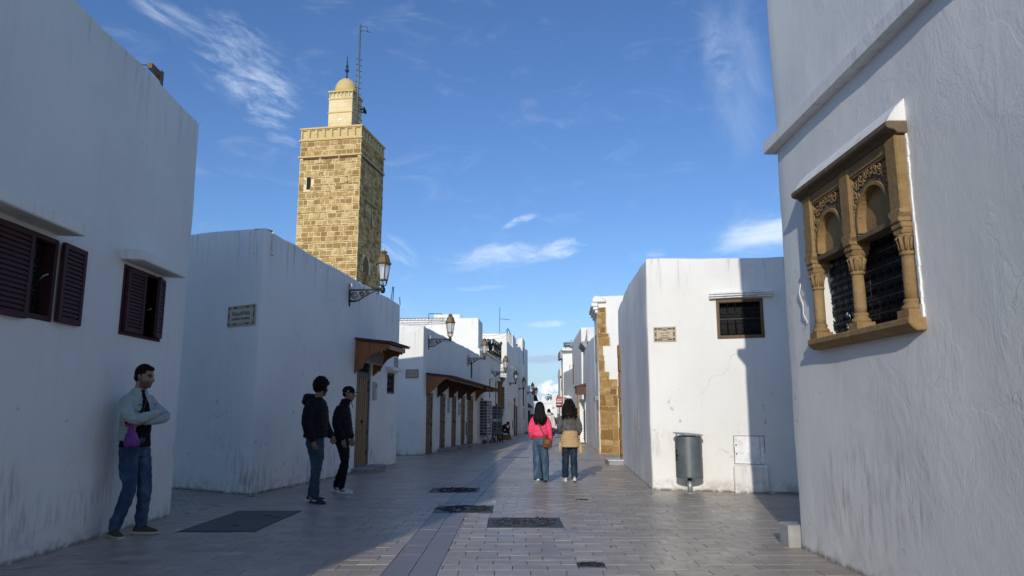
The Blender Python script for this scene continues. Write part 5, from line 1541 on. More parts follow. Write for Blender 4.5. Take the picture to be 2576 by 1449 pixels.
mb.build('door_surround', 'quoin_stone', R5, bevel=0.02)
mb = MB(ws.F); mb.box(1.5, 2.3, -0.06, 0.03, 3.2, 4.6); mb.build('shutter', 'wood_frame', R5)
R5c, wr5c = house('white_house', 'low white wall house with a small pier far along the right', [(8, 67.8), (4.86, 67.8), (4.63, 55.1), (8, 55.1)], [4.7, 4.75, 4.45, 4.4], 'plaster_grazed', fine=(1,), seed=17, amp=0.01, res=1.5)
mb = MB(); mb.box(4.66, 5.2, 57.8, 58.4, 4.3, 4.9); mb.build('roof_pier', 'plaster_far', R5c, bevel=0.02)
ws = wr5c[1]
mb = MB(ws.F); mb.box(6.5, 7.0, -0.12, 0.03, -1.2, 2.4); mb.build('door_surround', 'quoin_stone', R5c)
mb = MB(ws.F); mb.box(5.8, 8.4, -0.5, 0.03, 2.3, 2.45); mb.box(9, 11, -0.4, 0.03, 2.2, 2.32); mb.build('door_hood', 'plaster_far', R5c, bevel=0.01)
R6, wr6 = house('white_house', 'far white house on the right carrying the solar water tank', [(9, 72), (4.95, 72), (4.81, 68), (9, 67.4)], [7.0] * 4, 'plaster_far', seed=18, res=1.5)
mb = MB(); mb.box(4.68, 9, 67.2, 72, 6.78, 6.98); mb.build('coping', 'plaster_far', R6, bevel=0.02)
mb = MB(); mb.box(4.58, 4.8, 68.0, 71.5, 6.1, 6.8); mb.build('side_cornice', 'stone_concrete', R6)
fr = T(5.4, 68.3, 7.0)
rt = thing('water_tank', 'grey cylindrical solar water tank on the far right roof', 'water tank', fr)
mb = MB(fr)
X = fr @ T(0, 0, 0.42) @ Matrix.Rotation(R(90), 4, 'Y'); mb.xf = X
mb.lathe([(0.02, -0.48), (0.18, -0.47), (0.225, -0.43), (0.225, 0.72), (0.18, 0.76), (0.02, 0.77)], n=18); mb.build('tank', 'grey_metal', rt)
mb = MB(fr); mb.lathe([(0.06, 0.1), (0.06, 0.86), (0.10, 0.86), (0.10, 0.9)], (0.22, -0.3, 0), 10); mb.build('vent_pipe', 'white_paint', rt)
mb = MB(fr); mb.box(-0.3, -0.25, -0.15, 0.15, -0.1, 0.25); mb.box(0.45, 0.5, -0.15, 0.15, -0.1, 0.25); mb.build('stand', 'dark_iron', rt)
mb = MB(fr); rr = random.Random(4)
for k in range(26):
    x, y_, z = rr.uniform(0.05, 0.7), rr.uniform(-0.6, -0.2), rr.uniform(0, 0.22); mb.add([(x, y_, z), (x + 0.09, y_ + 0.03, z + 0.06), (x + 0.03, y_, z + 0.14)], [(0, 1, 2)])
tag(mb.build('rooftop_plant', 'cactus_green', fix=False), 'low green plant on the roof below the water tank', 'plant')
R7, wr7 = house('white_house', 'farthest white house on the right with an arched window over a balcony', [(9, 79), (5.05, 79), (4.90, 73.5), (9, 73.2)], [5.5] * 4, 'plaster_far', seed=19, res=2)
mb = MB(); mb.prism([(5.0, 3.2), (5.3, 3.2), (5.3, 4.2), (5.25, 4.42), (5.15, 4.52), (5.05, 4.42), (5.0, 4.2)], 73.3, 73.42); mb.build('arched_window', 'wood_canopy_dark', R7)
mb = MB(); mb.box(4.84, 5.5, 72.8, 73.4, 2.55, 3.2); mb.build('balcony', 'plaster_far', R7, bevel=0.02)
mb = MB(); mb.box(4.6, 5.2, 73.0, 73.4, 4.62, 4.72); mb.build('hood', 'stone_concrete', R7)

# ================================================================== STREET END
FW, _ = house('boundary_wall', 'sunlit white wall closing the far end of the street', [(2.4, 103.0), (14, 103.0), (14, 104), (2.4, 104)], [2.54] * 4, 'plaster_far', seed=30, res=4, cat='wall')
mb = MB(); mb.box(2.4, 5.65, 102.9, 103, 2.12, 2.46); mb.build('panel_rail', 'plaster_far', FW)
mb = MB(); mb.box(5.67, 6.37, 102.5, 103.5, -1.8, 3.26); mb.prism([(5.67, 3.26), (6.37, 3.26), (6.32, 3.5), (6.02, 3.68), (5.72, 3.5)], 102.5, 103.5); mb.build('gate_pier', 'plaster_far', FW)
mb = MB(); mb.box(6.58, 6.96, 102.5, 103.5, -1.8, 3.44); mb.build('gate_pier', 'plaster_far', FW)
mb = MB(); mb.box(4.1, 4.52, 110.8, 111.3, 1.0, 3.55); mb.prism([(4.1, 3.55), (4.52, 3.55), (4.46, 3.73), (4.16, 3.73)], 110.8, 111.3); mb.box(4.19, 4.44, 110.9, 111.2, 3.6, 4.03)
tag(mb.build('chimney', 'plaster_far'), 'small white chimney turret beyond the end wall', 'chimney')
fr = T(5.84, 102.48, 1.53)
rt = thing('wall_plaque', 'tiny tan plaque on the far gate pier', 'plaque', fr)
mb = MB(fr); mb.box(-0.17, 0.17, -0.02, 0.02, -0.12, 0.12); mb.build('plate', 'sign_tan', rt)
mb = MB(fr); mb.box(-0.11, 0.11, -0.025, -0.018, -0.01, 0.02); mb.box(-0.09, 0.09, -0.025, -0.018, -0.06, -0.03); mb.build('lettering', 'sign_ink', rt)
fr = T(4.56, 70.0, 2.0)
rt = thing('shop_sign', 'red shop sign on the right wall above the curly haired woman', 'sign', fr)
mb = MB(fr); mb.box(-0.30, 0.30, -0.04, 0.04, -0.48, 0.48); mb.build('panel', 'rubber', rt)
mb = MB(fr); mb.box(-0.29, 0.29, -0.05, -0.038, 0.14, 0.47); mb.box(-0.29, 0.29, -0.05, -0.038, -0.30, -0.12); mb.build('red_field', 'red_sign', rt)
mb = MB(fr); mb.box(-0.2, 0.2, -0.056, -0.048, 0.20, 0.26); mb.box(-0.2, 0.12, -0.056, -0.048, -0.24, -0.18); mb.box(-0.25, 0.25, -0.05, -0.038, 0.0, 0.1); mb.build('print', 'white_paint', rt)
mb = MB(fr); mb.tube([(0.3, 0, 0.3), (0.5, 0, 0.3)], 0.02, 5); mb.tube([(0.3, 0, -0.3), (0.5, 0, -0.3)], 0.02, 5); mb.build('bracket', 'dark_iron', rt)
# palm beyond the wall
fr = T(7.2, 116, -1.5) @ Matrix.Scale(1.16, 4)
rt = thing('palm_tree', 'dark palm tree behind the far gate pier', 'tree', fr)
mb = MB(fr); mb.tube([(0, 0, 0), (0.1, 0, 2.0), (0.0, 0, 4.2)], [0.22, 0.18, 0.16], 8); mb.build('trunk', 'palm_trunk', rt)
mb = MB(fr); rr = random.Random(12)
for k in range(34):
    a = rr.uniform(0, 6.28); L = rr.uniform(0.9, 1.5); up = rr.uniform(-0.1, 0.8)
    pts = [Vector((math.cos(a) * L * t, math.sin(a) * L * t, 4.2 + up * L * t - 0.9 * L * t * t)) for t in (0, 0.25, 0.5, 0.75, 1)]
    mb.tube(pts, 0.02, 4)
    for i in range(1, 9):
        t = i / 9; p = Vector((math.cos(a) * L * t, math.sin(a) * L * t, 4.2 + up * L * t - 0.9 * L * t * t)); sd = Vector((-math.sin(a), math.cos(a), 0))
        for s_ in (-1, 1):
            q = p + sd * s_ * 0.26 * (1.1 - t * 0.6) + Vector((math.cos(a) * 0.1, math.sin(a) * 0.1, -0.10))
            mb.add([p + Vector((0, 0, 0.02)), p - Vector((0, 0, 0.02)) + Vector((math.cos(a), math.sin(a), 0)) * 0.05, q], [(0, 1, 2)])
mb.build('crown', 'palm_green', rt, fix=False)
fr = T(5.05, 115, -1.5) @ Matrix.Scale(1.16, 4); rt = thing('bare_tree', 'thin dark drooping branches left of the far gate pier', 'tree', fr)
mb = MB(fr); rr = random.Random(3); mb.tube([(1.2, 0, 0), (1.25, 0, 2.5), (1.1, 0, 4.2)], [0.08, 0.06, 0.04], 6); mb.build('trunk', 'palm_trunk', rt)
mb = MB(fr)
for k in range(16):
    L = rr.uniform(0.4, 1.0); z = rr.uniform(3.9, 4.45); y_ = rr.uniform(-0.2, 0.2)
    mb.tube([(1.1, 0, z - 0.1), (1.1 - L * 0.5, y_, z + 0.08), (1.1 - L, y_ * 2, z - rr.uniform(0.0, 0.8))], [0.03, 0.025, 0.015], 4)
mb.build('branches', 'palm_green', rt)

# ================================================================== MINARET
th = R(10.0); Cx, Cy = -10.19, 46.0; WT = 4.36
dF = Vector((-math.cos(th), math.sin(th))); dS = Vector((math.sin(th), math.cos(th)))
cC = Vector((Cx, Cy)); cL = cC + dF * WT; cR = cC + dS * WT; cB = cL + dS * WT
tower = thing('minaret', 'square sandstone minaret with lantern, dome and finial', 'minaret', T(Cx, Cy, 0))
wf, ws_ = Wall(cL, cC), Wall(cC, cR)               # front (sunlit) and street (shaded) faces
mid = (cC + cB) / 2
TOPZ = 20.35
mb = MB()
for z0, z1, e in ((-1, 19.45, 0.0),):
    q = [cC + (mid - cC) * 0.0, cR, cB, cL]
    mb.hull8([(p.x, p.y, z0) for p in q], [(p.x, p.y, z1) for p in q])
mb.build('shaft', 'tower_mortar', tower)
rr = random.Random(21)
def courses(wl, z0, z1, skip):
    out_ = []; z = z0; k = 0
    while z < z1 - 0.1:
        thin_ = (k % 2 == 1) and rr.random() < 0.8
        h = rr.uniform(0.08, 0.12) if thin_ else rr.uniform(0.27, 0.34)
        if z + h > z1: h = z1 - z
        s = 0.03 - rr.uniform(0, 0.0)
        while s < wl.len - 0.05:
            w_ = rr.uniform(0.28, 0.7) if thin_ else rr.uniform(0.27, 0.54)
            if wl.len - s - w_ < 0.2: w_ = wl.len - s - 0.03
            if not any(a < s + w_ / 2 < b and c < z + h / 2 < d for a, b, c, d in skip):
                out_.append((s, s + w_, z, z + h, thin_))
            s += w_ + rr.uniform(0.030, 0.048)
        z += h + 0.040; k += 1
    return out_
WF = [(WT * 0.13, WT * 0.20, 16.0, 17.0), (WT * 0.755, WT * 0.81, 16.35, 16.85)]
stF = courses(wf, 9.0, 18.15, WF) + courses(wf, 18.38, 19.36, [])
SS = [(1.0, 1.12, 14.0, 15.3), (2.2, 2.32, 13.6, 14.7), (3.5, 3.62, 13.5, 14.8), (1.0, 2.2, 10.4, 11.6)]
stS = courses(ws_, 9.0, 18.15, SS) + courses(ws_, 18.38, 19.36, [])
def stone_poly(mb, wl, st, jit=0.012):
    s0, s1, z0, z1, thin_ = st; o_ = rr.uniform(0.012, 0.045); j = lambda: rr.uniform(-jit, jit); c = 0.018
    A_ = [(s0 + j(), z0 + j()), (s1 + j(), z0 + j()), (s1 + j(), z1 + j()), (s0 + j(), z1 + j())]
    vs = [(x, 0.02, z) for x, z in A_] + [(x, -o_ + 0.012, z) for x, z in A_]
    cx, cz = (s0 + s1) / 2, (z0 + z1) / 2
    vs += [(x + (c if x < cx else -c), -o_, z + (c if z < cz else -c)) for x, z in A_]
    fs = [(8, 9, 10, 11)]
    for i in range(2):
        for k in range(4): fs.append((i * 4 + k, i * 4 + (k + 1) % 4, i * 4 + 4 + (k + 1) % 4, i * 4 + 4 + k))
    mb.add(vs, fs)
big = sorted(stF, key=lambda s: -(s[1] - s[0]) * (s[3] - s[2]) - (100 if s[2] > 10.8 else 0))
for st in big[:298]:
    mb = MB(wf.F); stone_poly(mb, wf, st); mb.build('stone', 'tower_stone', tower, fix=False)
mbm = MB(wf.F); tn = []
for st in big[298:]:
    stone_poly(mbm, wf, st); tn += [rr.random()] * 12
mbm.xf = ws_.F
for st in stS:
    stone_poly(mbm, ws_, st); tn += [rr.random()] * 12
o = mbm.build('stones', 'tower_stone_mass', tower, fix=False); o['kind'] = 'stuff'
at = o.data.attributes.new('tint', 'FLOAT', 'POINT'); at.data.foreach_set('value', tn)
for (a, b, c, d) in WF:
    mb = MB(wf.F); mb.box(a, b, -0.01, 0.02, c, d)
    if b - a > 0.29: mb.prism([(a, d), (b, d), ((a + b) / 2, d + 0.3)], -0.01, 0.02)
    mb.build('slit_window', 'dark_inside', tower)
mb = MB(ws_.F)
for (a, b, c, d) in SS[:3]: mb.box(a, b, -0.03, 0.02, c, d)
mb.box(0.9, 3.7, -0.05, 0.02, 15.3, 15.36); mb.build('slit_window', 'dark_inside', tower)
mb = MB(ws_.F); mb.prism([(1.1, 9.5), (2.1, 9.5), (2.1, 11.0), (1.95, 11.4), (1.6, 11.65), (1.25, 11.4), (1.1, 11.0)], -0.02, 0.02); mb.build('blind_arch', 'pilaster_stone', tower)
# string course and gutter slots
def ring_box(name, m, out_, z0, z1, cs, bevel=0.01):
    mb = MB(); c_ = sum(cs, Vector((0, 0))) / 4
    q = [c_ + (p - c_) * (1 + out_ * 1.4142 / (p - c_).length) for p in cs]
    mb.hull8([(p.x, p.y, z0) for p in q], [(p.x, p.y, z1) for p in q]); return mb.build(name, m, tower, bevel=bevel)
cs = [cC, cR, cB, cL]
ring_box('string_course', 'tower_trim', 0.10, 18.24, 18.36, cs)
for wl, segs in ((wf, ((0.25, 1.4), (1.55, 2.75), (2.9, 4.15))), (ws_, ((0.3, 2.0), (2.1, 3.2), (3.3, 4.2)))):
    mb = MB(wl.F)
    for a, b in segs: mb.box(a, b, -0.09, 0.0, 18.10, 18.235)
    mb.build('gutter_slot', 'wood_canopy_dark', tower)
ring_box('parapet', 'tower_trim', 0.02, 19.46, 20.26, cs)
ring_box('parapet_band', 'tower_trim', 0.11, 19.42, 19.54, cs)
ring_box('coping', 'tower_trim', 0.09, 20.26, 20.38, cs)
for wl in (wf, ws_):
    nb = 8; bw = wl.len / nb
    for k in range(nb):
        mb = MB(wl.F); x = bw * (k + 0.5)
        mb.box(x - bw * 0.32, x + bw * 0.32, -0.035, -0.02, 20.14, 20.20)
        for q in range(5): mb.prism([(x - bw * 0.32, 20.14 - q * 0.1), (x - bw * 0.32 + 0.10, 20.09 - q * 0.1), (x - bw * 0.32, 20.04 - q * 0.1)], -0.035, -0.02)
        mb.build('merlon_carving', 'wood_frame', tower)
# lantern
hw = 0.87
cs2 = [mid + (dF * a + dS * b) * hw for a, b in ((-1, -1), (-1, 1), (1, 1), (1, -1))]
mb = MB(); mb.hull8([(p.x, p.y, 20.0) for p in cs2], [(p.x, p.y, 23.55) for p in cs2]); mb.build('lantern', 'plaster_tan', tower)
ring_box('lantern_band', 'tower_trim', 0.05, 21.95, 22.05, cs2)
ring_box('lantern_band', 'tower_trim', 0.05, 22.95, 23.05, cs2)
ring_box('lantern_coping', 'tower_trim', 0.08, 23.5, 23.62, cs2)
wf2, ws2 = Wall(cs2[3], cs2[0]), Wall(cs2[0], cs2[1])
for wl in (wf2, ws2):
    mb = MB(wl.F)
    for k in range(6):
        x = wl.len * (k + 0.5) / 6
        mb.box(x - 0.09, x + 0.09, -0.012, 0.01, 23.40, 23.46)
        for q in range(3): mb.prism([(x - 0.09, 23.40 - q * 0.09), (x - 0.03, 23.36 - q * 0.09), (x - 0.09, 23.32 - q * 0.09)], -0.012, 0.01)
    mb.build('merlon_carving', 'wood_frame', tower)
for wl in (wf2, ws2):
    for r_ in range(8):
        for c_ in range(3):
            x0 = wl.len * c_ / 3 + (0.15 if r_ % 2 else 0); z0 = 20.4 + r_ * 0.39
            if z0 > 22.8 or (21.6 < z0 + 0.35 < 22.1 and False): continue
            mb = MB(wl.F); mb.box(max(0.01, x0 + 0.01), min(wl.len - 0.01, x0 + wl.len / 3 - 0.01), -0.006 - rr.random() * 0.008, 0.01, z0, z0 + 0.37); mb.build('block', 'plaster_tan', tower)
fr = wf2.at(0.87, 21.45)
mb = MB(fr); X = fr @ Matrix.Rotation(R(90), 4, 'X'); mb.xf = X; mb.lathe([(0.12, -0.02), (0.12, 0.03), (0.10, 0.04), (0.02, 0.035)], n=18); mb.build('clock', 'white_paint', tower)
mb = MB(wf2.F); mb.prism([(0.65, 20.3), (1.15, 20.3), (1.12, 20.45), (0.9, 20.55), (0.68, 20.45)], -0.02, 0.01); mb.build('door_arch', 'wood_canopy_dark', tower)
mb = MB(T(mid.x, mid.y, 23.6)); mb.lathe([(0.80, 0), (0.80, 0.28), (0.78, 0.5), (0.70, 0.78), (0.55, 1.02), (0.34, 1.20), (0.1, 1.28), (0.02, 1.29)], n=28); mb.build('dome', 'tower_trim', tower)
mb = MB(T(mid.x, mid.y, 24.85)); mb.lathe([(0.06, 0), (0.05, 0.45), (0.05, 0.55), (0.13, 0.62), (0.15, 0.70), (0.10, 0.80), (0.05, 0.84), (0.05, 0.92), (0.10, 0.97), (0.11, 1.03), (0.05, 1.12), (0.035, 1.3), (0.06, 1.36), (0.03, 1.44), (0.03, 1.6), (0.045, 1.66), (0.02, 1.72), (0.01, 1.85)], n=12); mb.build('finial', 'green_iron', tower)
fr = T(-10.82, 47.25, 20.3)
rt = thing('tower_mast', 'rusty climbing mast with hooked top beside the minaret dome', 'mast', fr)
mb = MB(fr); mb.tube([(0, 0, 0), (0, 0, 8.0)], [0.075, 0.06], 8); mb.build('pole', 'grey_metal', rt)
mb = MB(fr)
for k in range(13):
    z = 0.3 + k * 0.43; mb.tube([(-0.2, 0, z + 0.08), (0.22, 0, z - 0.08)], 0.022, 4)
mb.build('rungs', 'dark_iron', rt)
mb = MB(fr); mb.tube([(0, 0, 7.6), (0.3, 0, 7.66), (0.75, 0, 7.52)], 0.022, 4); mb.tube([(0.05, 0, 7.98), (0.5, 0, 7.95), (0.5, 0, 7.62)], 0.018, 4); mb.tube([(0, 0, 7.9), (0.04, 0, 8.2)], 0.018, 4); mb.build('hook', 'dark_iron', rt)
fr = ws2.at(1.45, 22.7)
rt = thing('loudspeaker', 'dark horn loudspeakers fixed to the minaret lantern', 'loudspeaker', fr)
mb = MB(fr)
for x, z in ((-0.1, 0.0), (0.15, -0.1)):
    mb.xf = fr @ T(x, -0.05, z) @ Matrix.Rotation(R(90), 4, 'X'); mb.lathe([(0.05, 0.0), (0.06, 0.15), (0.17, 0.32), (0.16, 0.33), (0.04, 0.2)], n=12)
mb.build('horn', 'dark_iron', rt)

# ================================================================== STREET LAMPS
def lamp_proto(label, frame):
    """wall lantern: local -y points out of the wall, z = 0 is the bracket bar"""
    rt = thing('street_lamp', label, 'street lamp', frame, 'wall lanterns along the left side of the street')
    mb = MB(frame); mb.box(-0.05, 0.05, -0.03, 0.0, -0.30, 0.12); mb.prism([(-0.05, -0.30), (0.05, -0.30), (0.0, -0.40)], -0.03, 0.0); mb.build('wall_plate', 'green_iron', rt, bevel=0.004)
    mb = MB(frame); mb.box(-0.065, 0.065, -0.09, 0.0, 0.0, 0.15); mb.build('junction_box', 'steel_bare', rt, bevel=0.006)
    mb = MB(frame); mb.tube([(0, -0.02, 0), (0, -0.82, 0)], 0.022, 8)
    mb.tube([(0, -0.03, -0.26), (0, -0.12, -0.27), (0, -0.22, -0.25), (0, -0.36, -0.17), (0, -0.52, -0.08), (0, -0.66, -0.03), (0, -0.74, -0.06), (0, -0.72, -0.10), (0, -0.67, -0.09)], [0.022, 0.024, 0.026, 0.022, 0.018, 0.016, 0.014, 0.012, 0.010], 8)
    mb.build('bracket', 'green_iron', rt)
    mb = MB(frame)
    for cy_, cz_, r_ in ((-0.13, -0.13, 0.10), (-0.31, -0.10, 0.07), (-0.44, -0.065, 0.05)):
        for st in (0.0, math.pi):
            pts = []
            for i in range(17):
                t = i / 16; a = st + 1.35 * 2 * math.pi * t; rr_ = r_ * (1 - 0.8 * t)
                pts.append((0, cy_ + rr_ * math.cos(a), cz_ + rr_ * math.sin(a)))
            mb.tube(pts, 0.011, 5)
    mb.build('scrollwork', 'green_iron', rt)
    L = frame @ T(0, -0.82, 0)
    mb = MB(L); mb.lathe([(0.035, -0.09), (0.06, -0.05), (0.06, 0.03), (0.03, 0.06), (0.03, 0.10)], n=12); mb.build('socket', 'green_iron', rt)
    mb = MB(L)
    for k in range(6):
        a = math.pi / 3 * (k + 0.5); c_, s_ = math.cos(a), math.sin(a)
        mb.tube([(0.02 * c_, 0.02 * s_, 0.06), (0.09 * c_, 0.09 * s_, 0.12), (0.105 * c_, 0.105 * s_, 0.22)], 0.012, 5)
        mb.tube([(0.105 * c_, 0.105 * s_, 0.22), (0.165 * c_, 0.165 * s_, 0.60)], 0.013, 5)
    mb.lathe([(0.10, 0.215), (0.118, 0.22), (0.118, 0.24), (0.10, 0.245)], n=6, smooth=False, phase=math.pi / 6)
    mb.build('cage', 'brass_paint', rt)
    mb = MB(L); mb.rings([[(r_ * math.cos(math.pi / 3 * (k + 0.5)), r_ * math.sin(math.pi / 3 * (k + 0.5)), z) for k in range(6)] for r_, z in ((0.098, 0.235), (0.157, 0.60))], True, False, 0, False); mb.build('glazing', 'lamp_glass', rt)
    mb = MB(L); mb.lathe([(0.035, 0.24), (0.035, 0.32), (0.025, 0.34), (0.03, 0.50), (0.02, 0.56)], n=10); mb.build('lamp_bulb', 'white_paint', rt)
    mb = MB(L); mb.lathe([(0.02, 0.585), (0.198, 0.60), (0.206, 0.612), (0.175, 0.635), (0.150, 0.72), (0.118, 0.82), (0.090, 0.84), (0.08, 0.85)], n=6, smooth=False, phase=math.pi / 6)
    mb.lathe([(0.05, 0.845), (0.055, 0.87), (0.085, 0.885), (0.085, 0.905), (0.05, 0.925), (0.03, 0.94)], n=12); mb.build('lantern_roof', 'brass_paint', rt)
    mb = MB(L); mb.lathe([(0.03, 0.93), (0.015, 0.95), (0.028, 0.975), (0.015, 1.0), (0.005, 1.02)], n=10); mb.build('finial', 'white_metal', rt)
    return rt
lamp = lamp_proto('nearest wall lantern, standing against the minaret above the shaded house', w2[1].at(4.30, 4.15))
remember(lamp)
wdir = Vector((0.125, 0.992, 0)).normalized()
def lamp_frame(x, y, z, heading):
    wl = Wall((x, y), (x + math.sin(heading), y + math.cos(heading)))
    return wl.F @ T(0, 0, z)
dup(lamp, w3[1].at(0.75, 3.93), 'second wall lantern, before the sunlit block at the start of the canopy')
dup(lamp, w3[1].at(8.75, 3.78), 'third wall lantern, beside the cactus railing and above the canopy end')
dup(lamp, w4[1].at(4.2, 3.50), 'fourth wall lantern, above the carved stone pier')
for (x, y, z), lb in (((0.26, 52.0, 3.22), 'fifth wall lantern, on the white house beyond the stone pier'), ((1.03, 62.0, 3.14), 'sixth wall lantern, beside a dark drainpipe near the street end'),
                      ((2.06, 72.0, 3.03), 'seventh wall lantern, just left of the red flag'), ((2.70, 80.0, 2.80), 'farthest wall lantern, over the black curved awning')):
    dup(lamp, lamp_frame(x - 0.82, y + 0.06, z, R(4)), lb)
mb = MB(); mb.tube([(0.98, 62.1, 3.2), (0.98, 62.1, 1.6)], 0.05, 6); tag(mb.build('drain_pipe', 'dark_iron'), 'short dark drainpipe under the sixth wall lantern', 'pipe')
fr = T(2.3, 76, 3.2)
rt = thing('red_flag', 'crumpled red flag hanging between the two farthest lanterns', 'flag', fr)
mb = MB(fr); rg = []
for i in range(7):
    z = 0.35 - i * 0.12; rg.append([(0.12 * math.sin(i * 0.9) * 0.3 + (0.17 + 0.04 * math.sin(i * 1.7)) * math.cos(2 * math.pi * j / 8), 0.06 * math.sin(2 * math.pi * j / 8 + i), z) for j in range(8)])
mb.rings(rg); mb.build('cloth', 'red_sign', rt)
mb = MB(fr); mb.tube([(-0.7, 0.1, 0.3), (0.0, 0, 0.38), (0.2, 0, 0.42)], 0.02, 5); mb.build('pole', 'dark_iron', rt)

# ================================================================== POSTCARD RACKS
def rack(label, x, y, rot, wd, ht, m_frame, rows_, cols_, clothy=False):
    fr = T(x, y, gz(x, y)) @ Matrix.Rotation(rot, 4, 'Z')
    rt = thing('postcard_rack', label, 'postcard rack', fr, 'wheeled postcard racks')
    z0 = 0.42; a = wd / 2
    mb = MB(fr); mb.box(-a + 0.03, a - 0.03, -a + 0.03, a - 0.03, z0, z0 + ht); mb.build('column', 'white_metal', rt)
    mb = MB(fr)
    for sx in (-1, 1):
        for sy in (-1, 1): mb.tube([(sx * a, sy * a, z0), (sx * a, sy * a, z0 + ht)], 0.018, 6)
    for k in range(rows_ + 1):
        z = z0 + ht * k / rows_
        for s_ in (-1, 1):
            mb.box(-a, a, s_ * (a + 0.01) - 0.008, s_ * (a + 0.01) + 0.008, z, z + 0.03); mb.box(s_ * (a + 0.01) - 0.008, s_ * (a + 0.01) + 0.008, -a, a, z, z + 0.03)
    mb.build('frame', m_frame, rt)
    me = None; rr = random.Random(int(x * 10) + 99)
    for face in range(2):
        F = fr @ Matrix.Rotation(R(90) * face, 4, 'Z')
        for k in range(rows_):
            for c_ in range(cols_):
                f2 = F @ T(-a + wd * (c_ + 0.5) / cols_, -a - 0.005, z0 + ht * (k + 0.55) / rows_) @ Matrix.Rotation(R(rr.uniform(-14, -6)), 4, 'X')
                if me is None:
                    mb = MB(f2); w_, h_ = wd / cols_ * 0.46, ht / rows_ * 0.40; mb.box(-w_, w_, -0.004, 0.004, -h_, h_); o = mb.build('postcard', 'card_print', rt, frame=f2); me = o.data
                else:
                    link('postcard', me, rt, f2)
    mb = MB(fr); mb.lathe([(0.05, 0), (0.05, 0.14), (0.02, 0.15)], (0, 0, z0 + ht), 10); mb.build('top_knob', 'dark_iron', rt)
    for k in range(5):
        t = 2 * math.pi * k / 5 + 0.4; lx, ly = math.cos(t) * a * 1.15, math.sin(t) * a * 1.15
        mb = MB(fr); mb.tube([(0, 0, z0 + 0.02), (lx * 0.6, ly * 0.6, z0 - 0.08), (lx, ly, 0.22)], 0.025, 6); mb.tube([(lx, ly, 0.24), (lx, ly, 0.10)], 0.02, 6); lg = mb.build('leg', m_frame, rt)
        mb = MB(fr); mb.xf = fr @ T(lx, ly, 0.10) @ Matrix.Rotation(R(90), 4, 'Y'); mb.lathe([(0.03, -0.022), (0.10, -0.02), (0.10, 0.02), (0.03, 0.022)], n=14); mb.build('wheel', 'rubber', lg)
    return rt
rack('larger wheeled rack full of postcards at the end of the canopy', -1.58, 38.4, R(-14), 0.80, 1.78, 'white_metal', 12, 4)
rack('smaller wheeled card rack standing behind the larger one', -0.88, 41.0, R(10), 0.5, 1.55, 'grey_metal', 9, 2)
fr = T(-0.72, 40.3, gz(0, 40.3))
rt = thing('folding_trolley', 'dark wheeled trolley parked beside the postcard racks', 'trolley', fr)
mb = MB(fr); mb.box(-0.45, 0.28, -0.3, 0.3, 0.46, 0.54); mb.build('deck', 'grey_metal', rt, bevel=0.01)
mb = MB(fr)
for x, y_ in ((-0.35, -0.2), (-0.1, -0.2), (0.18, -0.2), (-0.35, 0.2), (0.18, 0.2)): mb.tube([(x, y_, 0.46), (x + 0.03, y_, 0.12)], 0.04, 6)
mb.build('legs', 'rubber', rt)
for x, y_, r_ in ((-0.33, -0.2, 0.10), (-0.08, -0.2, 0.10), (0.2, -0.22, 0.16)):
    mb = MB(fr); mb.xf = fr @ T(x, y_, r_) @ Matrix.Rotation(R(80), 4, 'Y'); mb.lathe([(0.03, -0.03), (r_, -0.025), (r_, 0.025), (0.03, 0.03)], n=14); mb.build('wheel', 'rubber', rt)

# ================================================================== PEOPLE
def catmull(pts, rs, k=4):
    P_ = [Vector(p) for p in pts]; n = len(P_); po, ro = [], []
    rr_ = [r if isinstance(r, (tuple, list)) else (r, r) for r in rs]
    for i in range(n - 1):
        p0, p1, p2, p3 = P_[max(0, i - 1)], P_[i], P_[i + 1], P_[min(n - 1, i + 2)]
        for j in range(k):
            t = j / k
            po.append(0.5 * ((2 * p1) + (p2 - p0) * t + (2 * p0 - 5 * p1 + 4 * p2 - p3) * t * t + (3 * p1 - p0 - 3 * p2 + p3) * t ** 3))
            e = t * t * (3 - 2 * t)
            ro.append(tuple(rr_[i][q] * (1 - e) + rr_[i + 1][q] * e for q in (0, 1)))
    po.append(P_[-1]); ro.append(rr_[-1])
    return po, ro
def limb(mb, pts, rs, n=14, k=4, side=None, flat0=False, flat1=False):
    """rounded, tapering limb along a smooth path"""
    po, ro = catmull(pts, rs, k)
    if not flat0:
        d = (po[0] - po[1]).normalized(); r = min(ro[0])
        po = [po[0] + d * r * 0.95, po[0] + d * r * 0.7, po[0] + d * r * 0.35] + po; a = ro[0]; ro = [(a[0] * 0.25, a[1] * 0.25), (a[0] * 0.7, a[1] * 0.7), (a[0] * 0.93, a[1] * 0.93)] + ro
    if not flat1:
        d = (po[-1] - po[-2]).normalized(); r = min(ro[-1]); a = ro[-1]
        po = po + [po[-1] + d * r * 0.35, po[-1] + d * r * 0.7, po[-1] + d * r * 0.95]; ro = ro + [(a[0] * 0.93, a[1] * 0.93), (a[0] * 0.7, a[1] * 0.7), (a[0] * 0.25, a[1] * 0.25)]
    mb.tube(po, ro, n, side=side)
def stack(mb, secs, n=26, yaw=0.0, k=3, p=2.3):
    """trunk-like solid from horizontal sections (centre, half width, half depth)"""
    cs, rs = catmull([s[0] for s in secs], [(s[1], s[2]) for s in secs], k)
    c_, s_ = math.cos(yaw), math.sin(yaw); rg = []
    for c, (a, b) in zip(cs, rs):
        ring = []
        for j in range(n):
            t = 2 * math.pi * j / n; ct, st = math.cos(t), math.sin(t)
            x = a * math.copysign(abs(ct) ** (2 / p), ct); y = b * math.copysign(abs(st) ** (2 / p), st)
            ring.append((c.x + x * c_ - y * s_, c.y + x * s_ + y * c_, c.z))
        rg.append(ring)
    mb.rings(rg)
